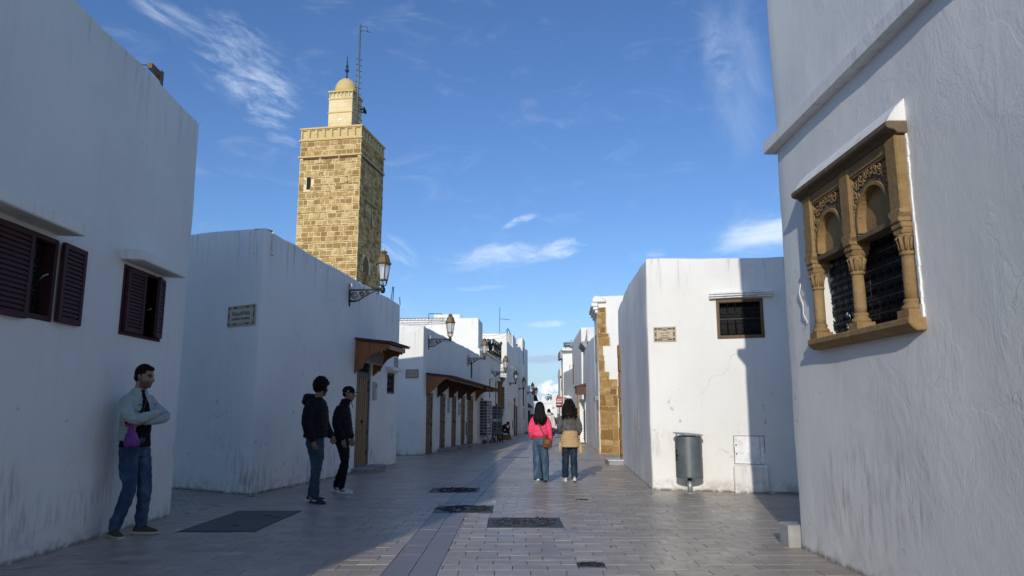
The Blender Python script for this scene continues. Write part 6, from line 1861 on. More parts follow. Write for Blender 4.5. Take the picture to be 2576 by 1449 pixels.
def remesh(mb, frame, name, voxel, smooth=4, fold=0.0, seed=0, fscale=(14, 14, 24)):
    """melt overlapping closed shapes into one continuous skin"""
    me = mb.mesh(name, frame)
    b = bmesh.new(); b.from_mesh(me); bmesh.ops.recalc_face_normals(b, faces=b.faces); b.to_mesh(me); b.free()
    o = bpy.data.objects.new('tmp', me); col.objects.link(o)
    m = o.modifiers.new('r', 'REMESH'); m.mode = 'VOXEL'; m.voxel_size = voxel; m.use_smooth_shade = True
    if smooth:
        s = o.modifiers.new('s', 'SMOOTH'); s.iterations = smooth; s.factor = 0.5
    dg = bpy.context.evaluated_depsgraph_get()
    out_ = bpy.data.meshes.new_from_object(o.evaluated_get(dg)); out_.name = name
    bpy.data.objects.remove(o); bpy.data.meshes.remove(me)
    if fold:
        nrm = [v.normal.copy() for v in out_.vertices]
        for v, q in zip(out_.vertices, nrm):
            c = v.co
            f = mnoise.noise((c.x * fscale[0] + seed, c.y * fscale[1], c.z * fscale[2])) + 0.5 * mnoise.noise((c.x * fscale[0] * 2.1, c.y * fscale[1] * 2.1 + seed, c.z * fscale[2] * 1.7 + 0.7 * c.x * 20))
            v.co = c + q * f * fold
    out_.polygons.foreach_set('use_smooth', [True] * len(out_.polygons))
    return out_
def hand(mb, w, d, palm, s=1.0, curl=0.5, thumb=1):
    """palm, four unequal bent fingers and a thumb; d = direction of the fingers, palm = palm normal"""
    w = Vector(w); d = Vector(d).normalized(); pn = Vector(palm); pn = (pn - d * pn.dot(d)).normalized(); sd = d.cross(pn) * thumb
    k0 = w + d * 0.095 * s
    limb(mb, [w - d * 0.02, w + d * 0.03 * s, k0], [(0.024 * s, 0.020 * s), (0.036 * s, 0.017 * s), (0.040 * s, 0.014 * s)], 12, 3, side=sd)
    for i, (off, L) in enumerate(((0.028, 0.078), (0.010, 0.088), (-0.010, 0.082), (-0.028, 0.064))):
        p = w + d * (0.088 * s) + sd * off * s; a = 0.25 + curl * 0.25; pts = [p - d * 0.02 * s, p]; cur = d.copy()
        for f in (0.42, 0.33, 0.25):
            cur = (cur * math.cos(a) + pn * math.sin(a)).normalized() if True else cur
            p = p + cur * L * f * s; pts.append(p); a = curl * 0.9
            nd = cur; pn2 = pn - nd * pn.dot(nd); pn_ = pn2.normalized() if pn2.length > 1e-4 else pn
            cur = nd
            pass
        limb(mb, pts, [0.0088 * s, 0.0092 * s, 0.0085 * s, 0.008 * s, 0.007 * s], 8, 2)
    p = w + d * 0.03 * s + sd * 0.030 * s
    limb(mb, [p - sd * 0.015 * s, p + sd * 0.012 * s + d * 0.02 * s + pn * 0.008 * s, p + sd * 0.016 * s + d * 0.048 * s + pn * 0.018 * s, p + sd * 0.010 * s + d * 0.072 * s + pn * 0.024 * s], [0.014 * s, 0.012 * s, 0.0105 * s, 0.008 * s], 8, 2)
class Head:
    def __init__(s, c, yaw=0.0, pitch=0.0, roll=0.0, k=1.0):
        s.M = T(*c) @ Matrix.Rotation(yaw, 4, 'Z') @ Matrix.Rotation(pitch, 4, 'X') @ Matrix.Rotation(roll, 4, 'Y') @ Matrix.Scale(k, 4)
        s.k = k
    def p(s, x, y, z):
        return s.M @ Vector((x, y, z))
    def build(s, mb, fr):
        keep = mb.xf; mb.xf = fr @ s.M
        mb.blob((0, -0.012, 0.028), (0.076, 0.096, 0.098), 22, 14)
        mb.blob((0, 0.022, -0.035), (0.064, 0.070, 0.085), 20, 12)
        mb.blob((0, 0.052, -0.090), (0.036, 0.034, 0.026), 14, 8)       # chin
        mb.blob((0, 0.030, -0.075), (0.054, 0.052, 0.036), 16, 10)      # jaw
        for sx in (-1, 1):
            mb.blob((sx * 0.040, 0.062, -0.020), (0.024, 0.022, 0.026), 10, 8)     # cheekbone
            mb.blob((sx * 0.077, -0.008, -0.010), (0.010, 0.019, 0.031), 10, 8)    # ear
            mb.blob((sx * 0.082, -0.014, 0.006), (0.009, 0.016, 0.018), 8, 6)
        limb(mb, [(-0.040, 0.070, 0.022), (-0.018, 0.083, 0.019), (0, 0.084, 0.014), (0.018, 0.083, 0.019), (0.040, 0.070, 0.022)], [0.010, 0.012, 0.010, 0.012, 0.010], 8, 2)
        limb(mb, [(0, 0.082, 0.012), (0, 0.096, -0.008), (0, 0.108, -0.030), (0, 0.100, -0.038)], [0.008, 0.010, 0.0135, 0.011], 10, 3)
        for sx in (-1, 1): mb.blob((sx * 0.012, 0.092, -0.036), (0.009, 0.011, 0.008), 8, 6)
        mb.blob((0, 0.083, -0.060), (0.023, 0.013, 0.0075), 10, 6); mb.blob((0, 0.081, -0.071), (0.020, 0.012, 0.008), 10, 6)
        mb.xf = keep
    def neck(s, mb, base, r=0.056):
        limb(mb, [Vector(base) + Vector((0, 0, -0.05)), base, s.p(0, -0.022, -0.085), s.p(0, -0.015, -0.03)], [r * 1.25, r * 1.05, r, r * 0.95], 16, 3)
def paint(me, head, skin=(0.30, 0.165, 0.105), beard=0.0, stub=(0.05, 0.035, 0.028)):
    """skin colour with brows, eyes, lips and beard, each where the face has it"""
    at = me.color_attributes.new('col', 'FLOAT_COLOR', 'POINT'); inv = head.M.inverted(); buf = []
    sk = Vector(skin)
    for v in me.vertices:
        q = inv @ v.co; c = sk
        if q.length < 0.2:
            if q.y > 0.045:
                for sx in (-1, 1):
                    if abs(q.x - sx * 0.031) < 0.021 and abs(q.z - 0.028 - abs(abs(q.x) - 0.03) * -0.2) < 0.009: c = Vector((0.02, 0.014, 0.012))
                    if ((q.x - sx * 0.031) / 0.016) ** 2 + ((q.z - 0.006) / 0.0085) ** 2 < 1: c = Vector((0.035, 0.028, 0.026))
                if abs(q.x) < 0.022 and -0.078 < q.z < -0.054 and q.y > 0.078: c = Vector((sk.x * 0.85, sk.y * 0.55, sk.z * 0.55))
            if beard:
                f = 0.0
                if q.z < -0.03 and q.y > -0.01 and not (abs(q.x) < 0.021 and -0.076 < q.z < -0.056 and q.y > 0.08):
                    f = min(1, (-0.03 - q.z) / 0.02) * beard
                    if q.z < -0.125: f *= 0.4
                    if q.y > 0.088 and q.z > -0.045: f = 0
                if -0.015 < q.y < 0.02 and -0.04 < q.z < 0.02 and abs(q.x) > 0.055: f = max(f, beard * 0.7)
                if f > 0: c = c.lerp(Vector(stub), f)
        buf += [c.x, c.y, c.z, 1.0]
    at.data.foreach_set('color', buf)
def shoe(rt, fr, pos_, yaw, m, sole, L=0.275, pitch=0.0, lab=None, trim=None):
    """trainer standing at pos (heel-ankle centre), toe along yaw"""
    F = fr @ T(*pos_) @ Matrix.Rotation(yaw, 4, 'Z') @ Matrix.Rotation(pitch, 4, 'X')
    mb = MB(F); k = L / 0.275
    secs = [(-0.075, 0.030, 0.045), (-0.055, 0.036, 0.085), (-0.02, 0.037, 0.105), (0.02, 0.037, 0.092), (0.07, 0.041, 0.066), (0.125, 0.045, 0.046), (0.165, 0.038, 0.036), (0.188, 0.018, 0.026)]
    rg = []
    for y, hw_, h in secs:
        rg.append([(hw_ * k * math.cos(t) * (1.0 if math.sin(t) < 0.3 else 0.86), y * k, 0.022 + h * max(0.0, math.sin(t)) + 0.002 * min(0.0, math.sin(t))) for t in [2 * math.pi * j / 16 for j in range(16)]])
    mb.rings(rg); up = mb.build('shoe', m, rt, frame=F)
    sb = up.modifiers.new('s', 'SUBSURF'); sb.levels = 1; sb.render_levels = 1
    mb = MB(F); out_ = [(-0.03, -0.082), (0.03, -0.082), (0.040, -0.03), (0.040, 0.04), (0.049, 0.12), (0.036, 0.18), (0.0, 0.198), (-0.036, 0.18), (-0.049, 0.12), (-0.040, 0.04), (-0.040, -0.03)]
    mb.add([(x * k, y * k, 0.0) for x, y in out_] + [(x * 1.04 * k, y * 1.02 * k, 0.03 + (0.006 if y < 0 else 0)) for x, y in out_],
           [tuple(range(10, -1, -1)), tuple(range(11, 22))] + [(i, (i + 1) % 11, (i + 1) % 11 + 11, i + 11) for i in range(11)])
    mb.build('sole', sole, up, frame=F, bevel=0.006)
    if trim:
        mb = MB(F)
        for sx in (-1, 1):
            mb.tube([(sx * 0.039 * k, -0.03 * k, 0.075), (sx * 0.0425 * k, 0.03 * k, 0.045), (sx * 0.046 * k, 0.085 * k, 0.055)], [0.004, 0.011, 0.005], 6)
        mb.build('side_stripe', trim, up, frame=F)
    mb = MB(F)
    for q in range(4): mb.tube([(-0.022, (0.025 + q * 0.022) * k, 0.112 - q * 0.013), (0.022, (0.03 + q * 0.022) * k, 0.112 - q * 0.013)], 0.0035, 5)
    mb.build('laces', 'shoe_white' if m == 'shoe_white' else 'cable', up, frame=F)
    return up
def wear(rt, fr, name, mb, m, voxel, smooth=4, fold=0.006, seed=0, fs=(14, 14, 24), label=None):
    me = remesh(mb, fr, name, voxel, smooth, fold, seed, fs)
    me.materials.append(M[m]); o = link(name, me, rt, fr)
    if label: o['label'] = label
    return o
def skin_body(rt, fr, mb, head, voxel, skin, beard=0.0, smooth=2):
    me = remesh(mb, fr, 'body', voxel, smooth, 0.0); paint(me, head, skin, beard)
    me.materials.append(M['skin']); return link('body', me, rt, fr)
def person(label, x, y, yaw, group=None):
    """local +y is where the chest faces; returns the Empty and its frame"""
    fr = T(x, y, gz(x, y)) @ Matrix.Rotation(yaw, 4, 'Z')
    return thing('person', label, 'person', fr, group), fr
def curls(mb, head, fr, n, r0, r1, seed, test, rad=(0.082, 0.104, 0.106), cz=0.03):
    rr_ = random.Random(seed); keep = mb.xf; mb.xf = fr @ head.M; c = 0
    while c < n:
        t, u = rr_.uniform(0, 6.283), rr_.uniform(-1, 1); q = math.sqrt(1 - u * u)
        x, y, z = rad[0] * q * math.cos(t), -0.012 + rad[1] * q * math.sin(t), cz + rad[2] * u
        if not test(x, y, z): continue
        mb.blob((x, y, z), rr_.uniform(r0, r1), 7, 5); c += 1
    mb.xf = keep
def strands(mb, n, seed, fn, r=0.006):
    rr_ = random.Random(seed)
    for _ in range(n): mb.tube(fn(rr_), r, 4)

# ---- man leaning by the near left house, arms folded, a purple bag in his hand
rt, fr = person('man with folded arms in a pale jacket holding a purple bag', -4.262, 8.27, R(-101))
k = 1.88 / 1.78
hd = Head((0.0, 0.055, 1.745), R(4), R(-6), 0, 1.06)
B = MB(fr)
stack(B, [((0, -0.01, 0.90), 0.16, 0.11), ((0, -0.01, 1.05), 0.155, 0.115), ((0, 0.0, 1.2), 0.16, 0.12), ((0, 0, 1.4), 0.18, 0.12), ((0, -0.01, 1.52), 0.14, 0.09), ((0, 0.0, 1.57), 0.07, 0.065)])
hd.build(B, fr); hd.neck(B, (0, 0.005, 1.57), 0.062)
for sx, kn, an in ((1, (0.10, 0.06, 0.51), (0.13, -0.07, 0.10)), (-1, (-0.11, 0.09, 0.52), (-0.12, 0.07, 0.11))):
    limb(B, [(sx * 0.09, 0, 0.95), kn, an], [0.075, 0.052, 0.04])
limb(B, [(0.19, -0.01, 1.48), (0.237, 0.152, 1.275), (0.0, 0.235, 1.33)], [0.05, 0.042, 0.03])
limb(B, [(-0.19, -0.01, 1.48), (-0.237, 0.16, 1.30), (0.08, 0.19, 1.255), (0.20, 0.15, 1.22)], [0.05, 0.042, 0.03, 0.027])
hand(B, (0.20, 0.15, 1.22), (0.55, -0.35, -0.65), (0.4, 0.7, -0.4), 1.0, 0.9, -1)
skin_body(rt, fr, B, hd, 0.0068, (0.34, 0.20, 0.135), 0.7)
J = MB(fr)                                          # denim trousers
stack(J, [((0, 0.0, 0.86), 0.165, 0.125), ((0, -0.005, 0.95), 0.178, 0.13), ((0, 0, 1.05), 0.172, 0.125), ((0, 0, 1.10), 0.168, 0.122)])
limb(J, [(0.088, 0.0, 0.93), (0.10, 0.02, 0.75), (0.10, 0.055, 0.52), (0.12, 0.0, 0.30), (0.132, -0.065, 0.115)], [(0.10, 0.11), (0.092, 0.098), (0.070, 0.076), (0.066, 0.072), (0.062, 0.066)], 18, 5)
limb(J, [(-0.088, 0.0, 0.93), (-0.10, 0.04, 0.75), (-0.11, 0.085, 0.53), (-0.118, 0.075, 0.32), (-0.12, 0.065, 0.12)], [(0.10, 0.11), (0.092, 0.098), (0.070, 0.076), (0.066, 0.072), (0.062, 0.066)], 18, 5)
wear(rt, fr, 'trousers', J, 'denim_blue', 0.009, 3, 0.012, 3, (11, 11, 13))
S = MB(fr)
stack(S, [((0, 0.0, 0.965), 0.186, 0.140), ((0, 0.0, 1.03), 0.176, 0.132), ((0, 0.0, 1.12), 0.172, 0.13), ((0, 0.01, 1.3), 0.165, 0.125), ((0, 0.0, 1.45), 0.165, 0.115), ((0, 0.0, 1.545), 0.09, 0.08), ((0, 0.005, 1.60), 0.068, 0.072)])
wear(rt, fr, 'shirt', S, 'black_cloth', 0.010, 3, 0.004, 5)
A = MB(fr)                                          # short pale jacket, open at the front
stack(A, [((0, -0.015, 1.035), 0.186, 0.146), ((0, -0.015, 1.16), 0.185, 0.137), ((0, -0.01, 1.28), 0.19, 0.137), ((0, -0.01, 1.42), 0.20, 0.135), ((0, -0.012, 1.50), 0.185, 0.115), ((0, -0.01, 1.56), 0.11, 0.088), ((0, 0.0, 1.60), 0.075, 0.075), ((0, 0.005, 1.625), 0.07, 0.07)])
limb(A, [(0.165, -0.015, 1.48), (0.230, 0.03, 1.39), (0.250, 0.150, 1.275), (0.12, 0.222, 1.305), (-0.02, 0.245, 1.345)], [(0.072, 0.078), (0.072, 0.076), (0.060, 0.062), (0.052, 0.054), (0.043, 0.045)], 18, 5)
limb(A, [(-0.165, -0.015, 1.48), (-0.230, 0.04, 1.39), (-0.254, 0.16, 1.30), (-0.06, 0.205, 1.265), (0.10, 0.185, 1.25)], [(0.072, 0.078), (0.072, 0.076), (0.060, 0.062), (0.052, 0.054), (0.043, 0.045)], 18, 5)
jk = wear(rt, fr, 'jacket', A, 'jacket_sage', 0.0085, 4, 0.0075, 8, (15, 15, 32))
b_ = bmesh.new(); b_.from_mesh(jk.data)             # the front stands open over the shirt
for sx in (-1, 1):                                  # two clean cuts from collar to hem
    g_ = [f for f in b_.faces if f.calc_center_median().y > 0.05 and f.calc_center_median().z > 0.95]
    g_ = list({e for f in g_ for e in f.edges} | {v for f in g_ for v in f.verts} | set(g_))
    bmesh.ops.bisect_plane(b_, geom=g_, plane_co=(0.03 + sx * 0.012, 0, 1.60), plane_no=Vector((sx * 1.0, 0, 0.24)).normalized())
dead = [f for f in b_.faces if (lambda c: 0.06 < c.y < 0.165 and abs(c.x - 0.03) < 0.012 + (1.60 - c.z) * 0.24 and 0.9 < c.z < 1.66)(f.calc_center_median())]
bmesh.ops.delete(b_, geom=dead, context='FACES'); b_.to_mesh(jk.data); b_.free()
H = MB(fr); keep = H.xf; H.xf = fr @ hd.M
H.blob((0, -0.018, 0.040), (0.083, 0.101, 0.103), 24, 16); H.blob((0, -0.055, -0.005), (0.070, 0.058, 0.065), 18, 12); H.blob((0, 0.03, 0.090), (0.062, 0.055, 0.036), 18, 10); H.xf = keep
me = remesh(H, fr, 'hair', 0.006, 2, 0.0025, 4, (90, 90, 90)); inv = hd.M.inverted()
b_ = bmesh.new(); b_.from_mesh(me)
dead = [f for f in b_.faces if (lambda q: (q.y > 0.045 and q.z < 0.072 - (abs(q.x) - 0.03) * 0.1) or (q.y > 0.012 and q.z < 0.035) or (q.z < -0.045 + q.y * 0.2))(inv @ f.calc_center_median())]
bmesh.ops.delete(b_, geom=dead, context='FACES'); b_.to_mesh(me); b_.free()
me.materials.append(M['hair_black']); link('hair', me, rt, fr)
shoe(rt, fr, (0.135, -0.065, 0.0), R(-28), 'shoe_olive', 'sole_cream', 0.30)
shoe(rt, fr, (-0.12, 0.065, 0.0), R(10), 'shoe_olive', 'sole_cream', 0.30)
mb = MB(fr); mb.tube([(0.03, 0.129, 1.50), (0.06, 0.125, 1.40), (0.085, 0.125, 1.25)], 0.004, 5); mb.tube([(0.10, 0.132, 1.44), (0.15, 0.118, 1.43)], 0.0045, 5); mb.tube([(-0.10, 0.13, 1.44), (-0.15, 0.115, 1.43)], 0.0045, 5); mb.build('zip', 'cable', rt)
# the bag hanging from that hand
bx, by, bz = 0.265, 0.155, 1.205
bf = fr @ T(bx, by, bz)
bag = thing('plastic_bag', 'knotted purple plastic bag hanging from the hand of the leaning man', 'bag', bf)
mb = MB(bf)
stack(mb, [((0, 0, 0.0), 0.018, 0.016), ((0.0, 0, -0.05), 0.035, 0.028), ((0.0, 0.0, -0.11), 0.07, 0.052), ((0.0, 0.01, -0.17), 0.092, 0.065), ((0.0, 0.012, -0.215), 0.085, 0.062), ((0, 0.01, -0.24), 0.045, 0.04)], 22)
mb.tube([(0, 0, -0.01), (0.01, 0.0, 0.05), (-0.02, 0.01, 0.09)], [0.012, 0.015, 0.008], 6); mb.tube([(0, 0, -0.01), (-0.02, 0.0, 0.04), (-0.05, -0.01, 0.06)], [0.012, 0.014, 0.006], 6)
me = remesh(mb, bf, 'bag', 0.007, 2, 0.007, 2, (26, 26, 14)); me.materials.append(M['purple_plastic']); link('bag', me, bag, bf)
f2 = fr @ T(0.25, 0.085, 1.245)
ob = thing('small_packet', 'small red and black packet tucked under the arm of the leaning man', 'packet', f2)
mb = MB(f2); mb.lathe([(0.012, -0.05), (0.026, -0.045), (0.028, 0.03), (0.012, 0.04)], n=12); mb.build('body', 'red_thing', ob)
mb = MB(f2); mb.lathe([(0.029, -0.02), (0.030, 0.0), (0.029, 0.01)], n=12); mb.build('band', 'black_cloth', ob)

# ---- two men standing before the second house
rt, fr = person('curly haired man in a black hooded puffer jacket and ripped jeans, back turned', -3.10, 11.50, R(-100))
hd = Head((-0.02, 0.06, 1.755), R(60), R(-4), 0, 1.06)
B = MB(fr)
stack(B, [((0, 0, 0.90), 0.15, 0.10), ((0, 0, 1.05), 0.15, 0.10), ((0, 0, 1.3), 0.16, 0.11), ((0, 0, 1.5), 0.14, 0.09), ((0, 0.01, 1.57), 0.07, 0.06)])
hd.build(B, fr); hd.neck(B, (0, 0.01, 1.58), 0.060)
for sx, kn, an in ((1, (0.11, 0.08, 0.51), (0.13, 0.10, 0.10)), (-1, (-0.10, 0.0, 0.51), (-0.10, -0.06, 0.10))):
    limb(B, [(sx * 0.09, 0, 0.95), kn, an], [0.07, 0.05, 0.038])
limb(B, [(0.20, 0, 1.5), (0.275, 0.0, 1.2), (0.25, 0.08, 0.96)], [0.05, 0.04, 0.028])
limb(B, [(-0.20, 0, 1.5), (-0.27, 0.02, 1.2), (-0.22, 0.16, 1.0)], [0.05, 0.04, 0.028])
hand(B, (0.25, 0.085, 0.95), (0.0, 0.35, -0.94), (-1, 0.2, 0), 1.05, 0.75, -1)
hand(B, (-0.22, 0.17, 0.99), (0.2, 0.6, -0.7), (1, 0, 0.2), 1.05, 0.8, 1)
skin_body(rt, fr, B, hd, 0.0072, (0.235, 0.130, 0.085), 0.95)
J = MB(fr)
stack(J, [((0, 0, 0.86), 0.16, 0.12), ((0, 0, 0.98), 0.17, 0.125), ((0, 0, 1.1), 0.165, 0.12)])
limb(J, [(0.088, 0.0, 0.93), (0.105, 0.06, 0.72), (0.11, 0.085, 0.52), (0.125, 0.09, 0.30), (0.13, 0.10, 0.11)], [(0.098, 0.108), (0.088, 0.092), (0.074, 0.078), (0.066, 0.072), (0.062, 0.066)], 18, 5)
limb(J, [(-0.088, 0.0, 0.93), (-0.10, 0.02, 0.72), (-0.10, 0.005, 0.52), (-0.10, -0.03, 0.30), (-0.10, -0.06, 0.11)], [(0.098, 0.108), (0.088, 0.092), (0.074, 0.078), (0.066, 0.072), (0.062, 0.066)], 18, 5)
wear(rt, fr, 'trousers', J, 'denim_teal', 0.010, 3, 0.010, 13, (9, 9, 24))
mb = MB(fr)
for z, x, y_ in ((0.60, 0.17, 0.12), (0.56, 0.155, 0.15), (0.78, 0.185, 0.09)):
    mb.tube([(x - 0.035, y_ + 0.03, z), (x, y_, z + 0.004), (x + 0.012, y_ - 0.035, z - 0.004)], 0.006, 5)
mb.build('rips', 'denim_mid', rt)
A = MB(fr); secs = []
for i in range(22):
    z = 0.985 + i * 0.0255; f = i / 21; q = 0.009 * abs(math.sin(i * math.pi / 3.0))
    secs.append(((0, 0.005, z), (0.205 + 0.015 * math.sin(f * 3.1)) * (1 if f < 0.85 else 1 - (f - 0.85) * 1.1) + q, (0.165 - 0.02 * f) * (1 if f < 0.85 else 1 - (f - 0.85) * 1.1) + q))
stack(A, secs + [((0, 0.0, 1.575), 0.11, 0.10), ((0, 0.01, 1.61), 0.085, 0.085)], 28, 0, 1)
for sx, el_, wr_ in ((1, (0.285, -0.01, 1.20), (0.255, 0.075, 0.985)), (-1, (-0.28, 0.02, 1.20), (-0.225, 0.15, 1.02))):
    pts = [Vector((sx * 0.165, 0, 1.51)), Vector((sx * 0.25, -0.005, 1.40)), Vector(el_), Vector(wr_)]; po, ro = catmull(pts, [0.085, 0.088, 0.078, 0.062], 7)
    ro = [(r[0] + 0.006 * abs(math.sin(i * 1.05)), r[1] + 0.006 * abs(math.sin(i * 1.05))) for i, r in enumerate(ro)]
    limb(A, po, ro, 18, 1)
wear(rt, fr, 'jacket', A, 'black_jacket', 0.010, 3, 0.006, 21)
Q = MB(fr)                                          # hood lying on the shoulders
for i in range(9):
    a = math.pi * (0.02 + 0.96 * i / 8) + math.pi
    Q.blob((0.125 * math.cos(a), -0.045 + 0.115 * math.sin(a), 1.585 + 0.03 * abs(math.sin(a))), (0.055, 0.06, 0.06), 12, 8)
Q.blob((0, -0.17, 1.55), (0.115, 0.065, 0.075), 16, 10)
hoodo = wear(rt, fr, 'hood', Q, 'black_jacket', 0.011, 5, 0.006, 6)
Q = MB(fr)
for i in range(9):
    a = math.pi * (0.05 + 0.9 * i / 8) + math.pi; Q.blob((0.10 * math.cos(a), -0.035 + 0.085 * math.sin(a), 1.625 + 0.02 * abs(math.sin(a))), (0.030, 0.032, 0.032), 10, 6)
wear(rt, fr, 'hood_lining', Q, 'hood_lining', 0.010, 4, 0.003, 6)
H = MB(fr); curls(H, hd, fr, 330, 0.012, 0.026, 5, lambda x, y, z: not (y > 0.03 and z < 0.065) and z > -0.05 + max(0, y) * 1.2, (0.096, 0.112, 0.122), 0.044)
H.xf = fr @ hd.M; H.blob((0, -0.022, 0.035), (0.084, 0.095, 0.10), 18, 12); H.blob((0, 0.02, 0.10), (0.07, 0.085, 0.05), 16, 10)
hr = H.build('hair', 'hair_black', rt)
shoe(rt, fr, (0.13, 0.10, 0.0), R(-22), 'shoe_black', 'shoe_black', 0.31, trim='shoe_white'); shoe(rt, fr, (-0.10, -0.06, 0.0), R(12), 'shoe_black', 'sole_white', 0.31, trim='shoe_white')
mb = MB(fr); mb.tube([(0.20, 0.13, 0.97), (0.23, 0.16, 0.86), (0.20, 0.22, 0.76), (0.17, 0.20, 0.72)], 0.005, 5); mb.build('key_strap', 'cable', rt)

rt, fr = person('man in a black cap, black jacket and dark trousers facing right', -3.02, 12.98, R(-96))
hd = Head((0.0, 0.10, 1.715), R(4), R(-3), 0, 1.06)
B = MB(fr)
stack(B, [((0, 0, 0.90), 0.14, 0.10), ((0, 0, 1.05), 0.14, 0.10), ((0, 0, 1.3), 0.155, 0.11), ((0, 0, 1.47), 0.13, 0.085), ((0, 0.03, 1.54), 0.07, 0.06)])
hd.build(B, fr); hd.neck(B, (0, 0.04, 1.55), 0.056)
for sx, kn, an in ((1, (0.09, 0.09, 0.50), (0.10, 0.06, 0.10)), (-1, (-0.10, 0.02, 0.50), (-0.11, -0.12, 0.11))):
    limb(B, [(sx * 0.08, 0, 0.93), kn, an], [0.065, 0.045, 0.035])
limb(B, [(0.185, 0, 1.45), (0.25, -0.02, 1.17), (0.235, 0.10, 0.94)], [0.045, 0.04, 0.027]); limb(B, [(-0.185, 0, 1.45), (-0.24, 0.0, 1.17), (-0.22, 0.10, 0.95)], [0.045, 0.04, 0.027])
hand(B, (0.235, 0.105, 0.93), (0, 0.15, -1), (-1, 0.25, 0), 1.05, 0.7, -1); hand(B, (-0.22, 0.105, 0.94), (0, 0.15, -1), (1, 0.25, 0), 1.05, 0.7, 1)
skin_body(rt, fr, B, hd, 0.0072, (0.285, 0.160, 0.105), 0.25)
J = MB(fr)
stack(J, [((0, 0, 0.84), 0.15, 0.115), ((0, 0, 0.95), 0.16, 0.118), ((0, 0, 1.06), 0.155, 0.115)])
limb(J, [(0.08, 0.0, 0.90), (0.09, 0.065, 0.70), (0.09, 0.10, 0.50), (0.097, 0.075, 0.28), (0.10, 0.06, 0.10)], [(0.09, 0.10), (0.080, 0.085), (0.066, 0.070), (0.056, 0.062), (0.052, 0.056)], 18, 5)
limb(J, [(-0.08, 0.0, 0.90), (-0.095, 0.03, 0.70), (-0.10, 0.025, 0.50), (-0.105, -0.055, 0.28), (-0.11, -0.12, 0.11)], [(0.09, 0.10), (0.080, 0.085), (0.066, 0.070), (0.056, 0.062), (0.052, 0.056)], 18, 5)
wear(rt, fr, 'trousers', J, 'black_trousers', 0.010, 3, 0.010, 17, (9, 9, 26))
A = MB(fr)
stack(A, [((0, 0.015, 0.96), 0.185, 0.145), ((0, 0.02, 1.02), 0.20, 0.16), ((0, 0.01, 1.18), 0.195, 0.15), ((0, -0.01, 1.35), 0.20, 0.145), ((0, -0.01, 1.45), 0.18, 0.115), ((0, 0.015, 1.52), 0.115, 0.09), ((0, 0.035, 1.57), 0.088, 0.086), ((0, 0.05, 1.625), 0.082, 0.088)], 28)
limb(A, [(0.155, -0.005, 1.45), (0.22, -0.015, 1.36), (0.255, -0.025, 1.17), (0.24, 0.095, 0.955)], [(0.075, 0.08), (0.076, 0.08), (0.066, 0.07), (0.052, 0.056)], 18, 5)
limb(A, [(-0.155, -0.005, 1.45), (-0.22, -0.01, 1.36), (-0.25, 0.0, 1.17), (-0.225, 0.095, 0.97)], [(0.075, 0.08), (0.076, 0.08), (0.066, 0.07), (0.052, 0.056)], 18, 5)
limb(A, [(0.05, 0.10, 1.60), (0.03, 0.155, 1.585), (0.03, 0.165, 1.56)], [(0.04, 0.012), (0.035, 0.010), (0.02, 0.008)], 10, 3)
wear(rt, fr, 'jacket', A, 'black_jacket', 0.0095, 4, 0.007, 33)
mb = MB(fr); mb.tube([(0.03, 0.155, 1.55), (0.05, 0.19, 1.50), (0.05, 0.20, 1.46)], 0.006, 5); mb.build('collar_cord', 'grey_cloth', rt)
C = MB(fr); C.xf = fr @ hd.M
C.blob((0, -0.014, 0.050), (0.086, 0.106, 0.084), 24, 14); C.xf = fr
cp = remesh(C, fr, 'cap', 0.007, 2); inv = hd.M.inverted(); b_ = bmesh.new(); b_.from_mesh(cp)
bmesh.ops.delete(b_, geom=[f for f in b_.faces if (inv @ f.calc_center_median()).z < 0.022], context='FACES'); b_.to_mesh(cp); b_.free(); cp.materials.append(M['black_cloth']); cap = link('cap', cp, rt, fr)
mb = MB(fr @ hd.M); rg = []
out_ = [(0.072 * math.cos(t), 0.062 + 0.095 * math.sin(t)) for t in [math.pi * j / 12 for j in range(13)]]
mb.add([(x, y, 0.048 - 2.2 * x * x - 0.12 * (y - 0.06)) for x, y in out_] + [(x, y, 0.040 - 2.2 * x * x - 0.12 * (y - 0.06)) for x, y in out_], [tuple(range(13)), tuple(range(25, 12, -1))] + [(i, i + 13, (i + 1) % 13 + 13, (i + 1) % 13) for i in range(13)])
mb.build('brim', 'black_cloth', cap, frame=fr)
mb = MB(fr @ hd.M @ T(0.086, 0.0, 0.045) @ Matrix.Rotation(R(90), 4, 'Y')); mb.tube([(0.011 * math.cos(t), 0.011 * math.sin(t), 0) for t in [2 * math.pi * j / 12 for j in range(13)]], 0.003, 5); mb.build('badge', 'white_paint', cap, frame=fr)
H = MB(fr @ hd.M); H.blob((0, -0.055, -0.005), (0.072, 0.056, 0.055), 16, 10); H.blob((0.062, 0.0, 0.012), (0.016, 0.022, 0.025), 10, 6); H.blob((-0.062, 0.0, 0.012), (0.016, 0.022, 0.025), 10, 6); H.build('hair', 'hair_black', rt, frame=fr)
shoe(rt, fr, (0.10, 0.06, 0.0), R(-6), 'shoe_white', 'sole_white', 0.31, trim='shoe_black'); shoe(rt, fr, (-0.11, -0.12, 0.0), R(4), 'shoe_white', 'sole_white', 0.31, trim='shoe_black')

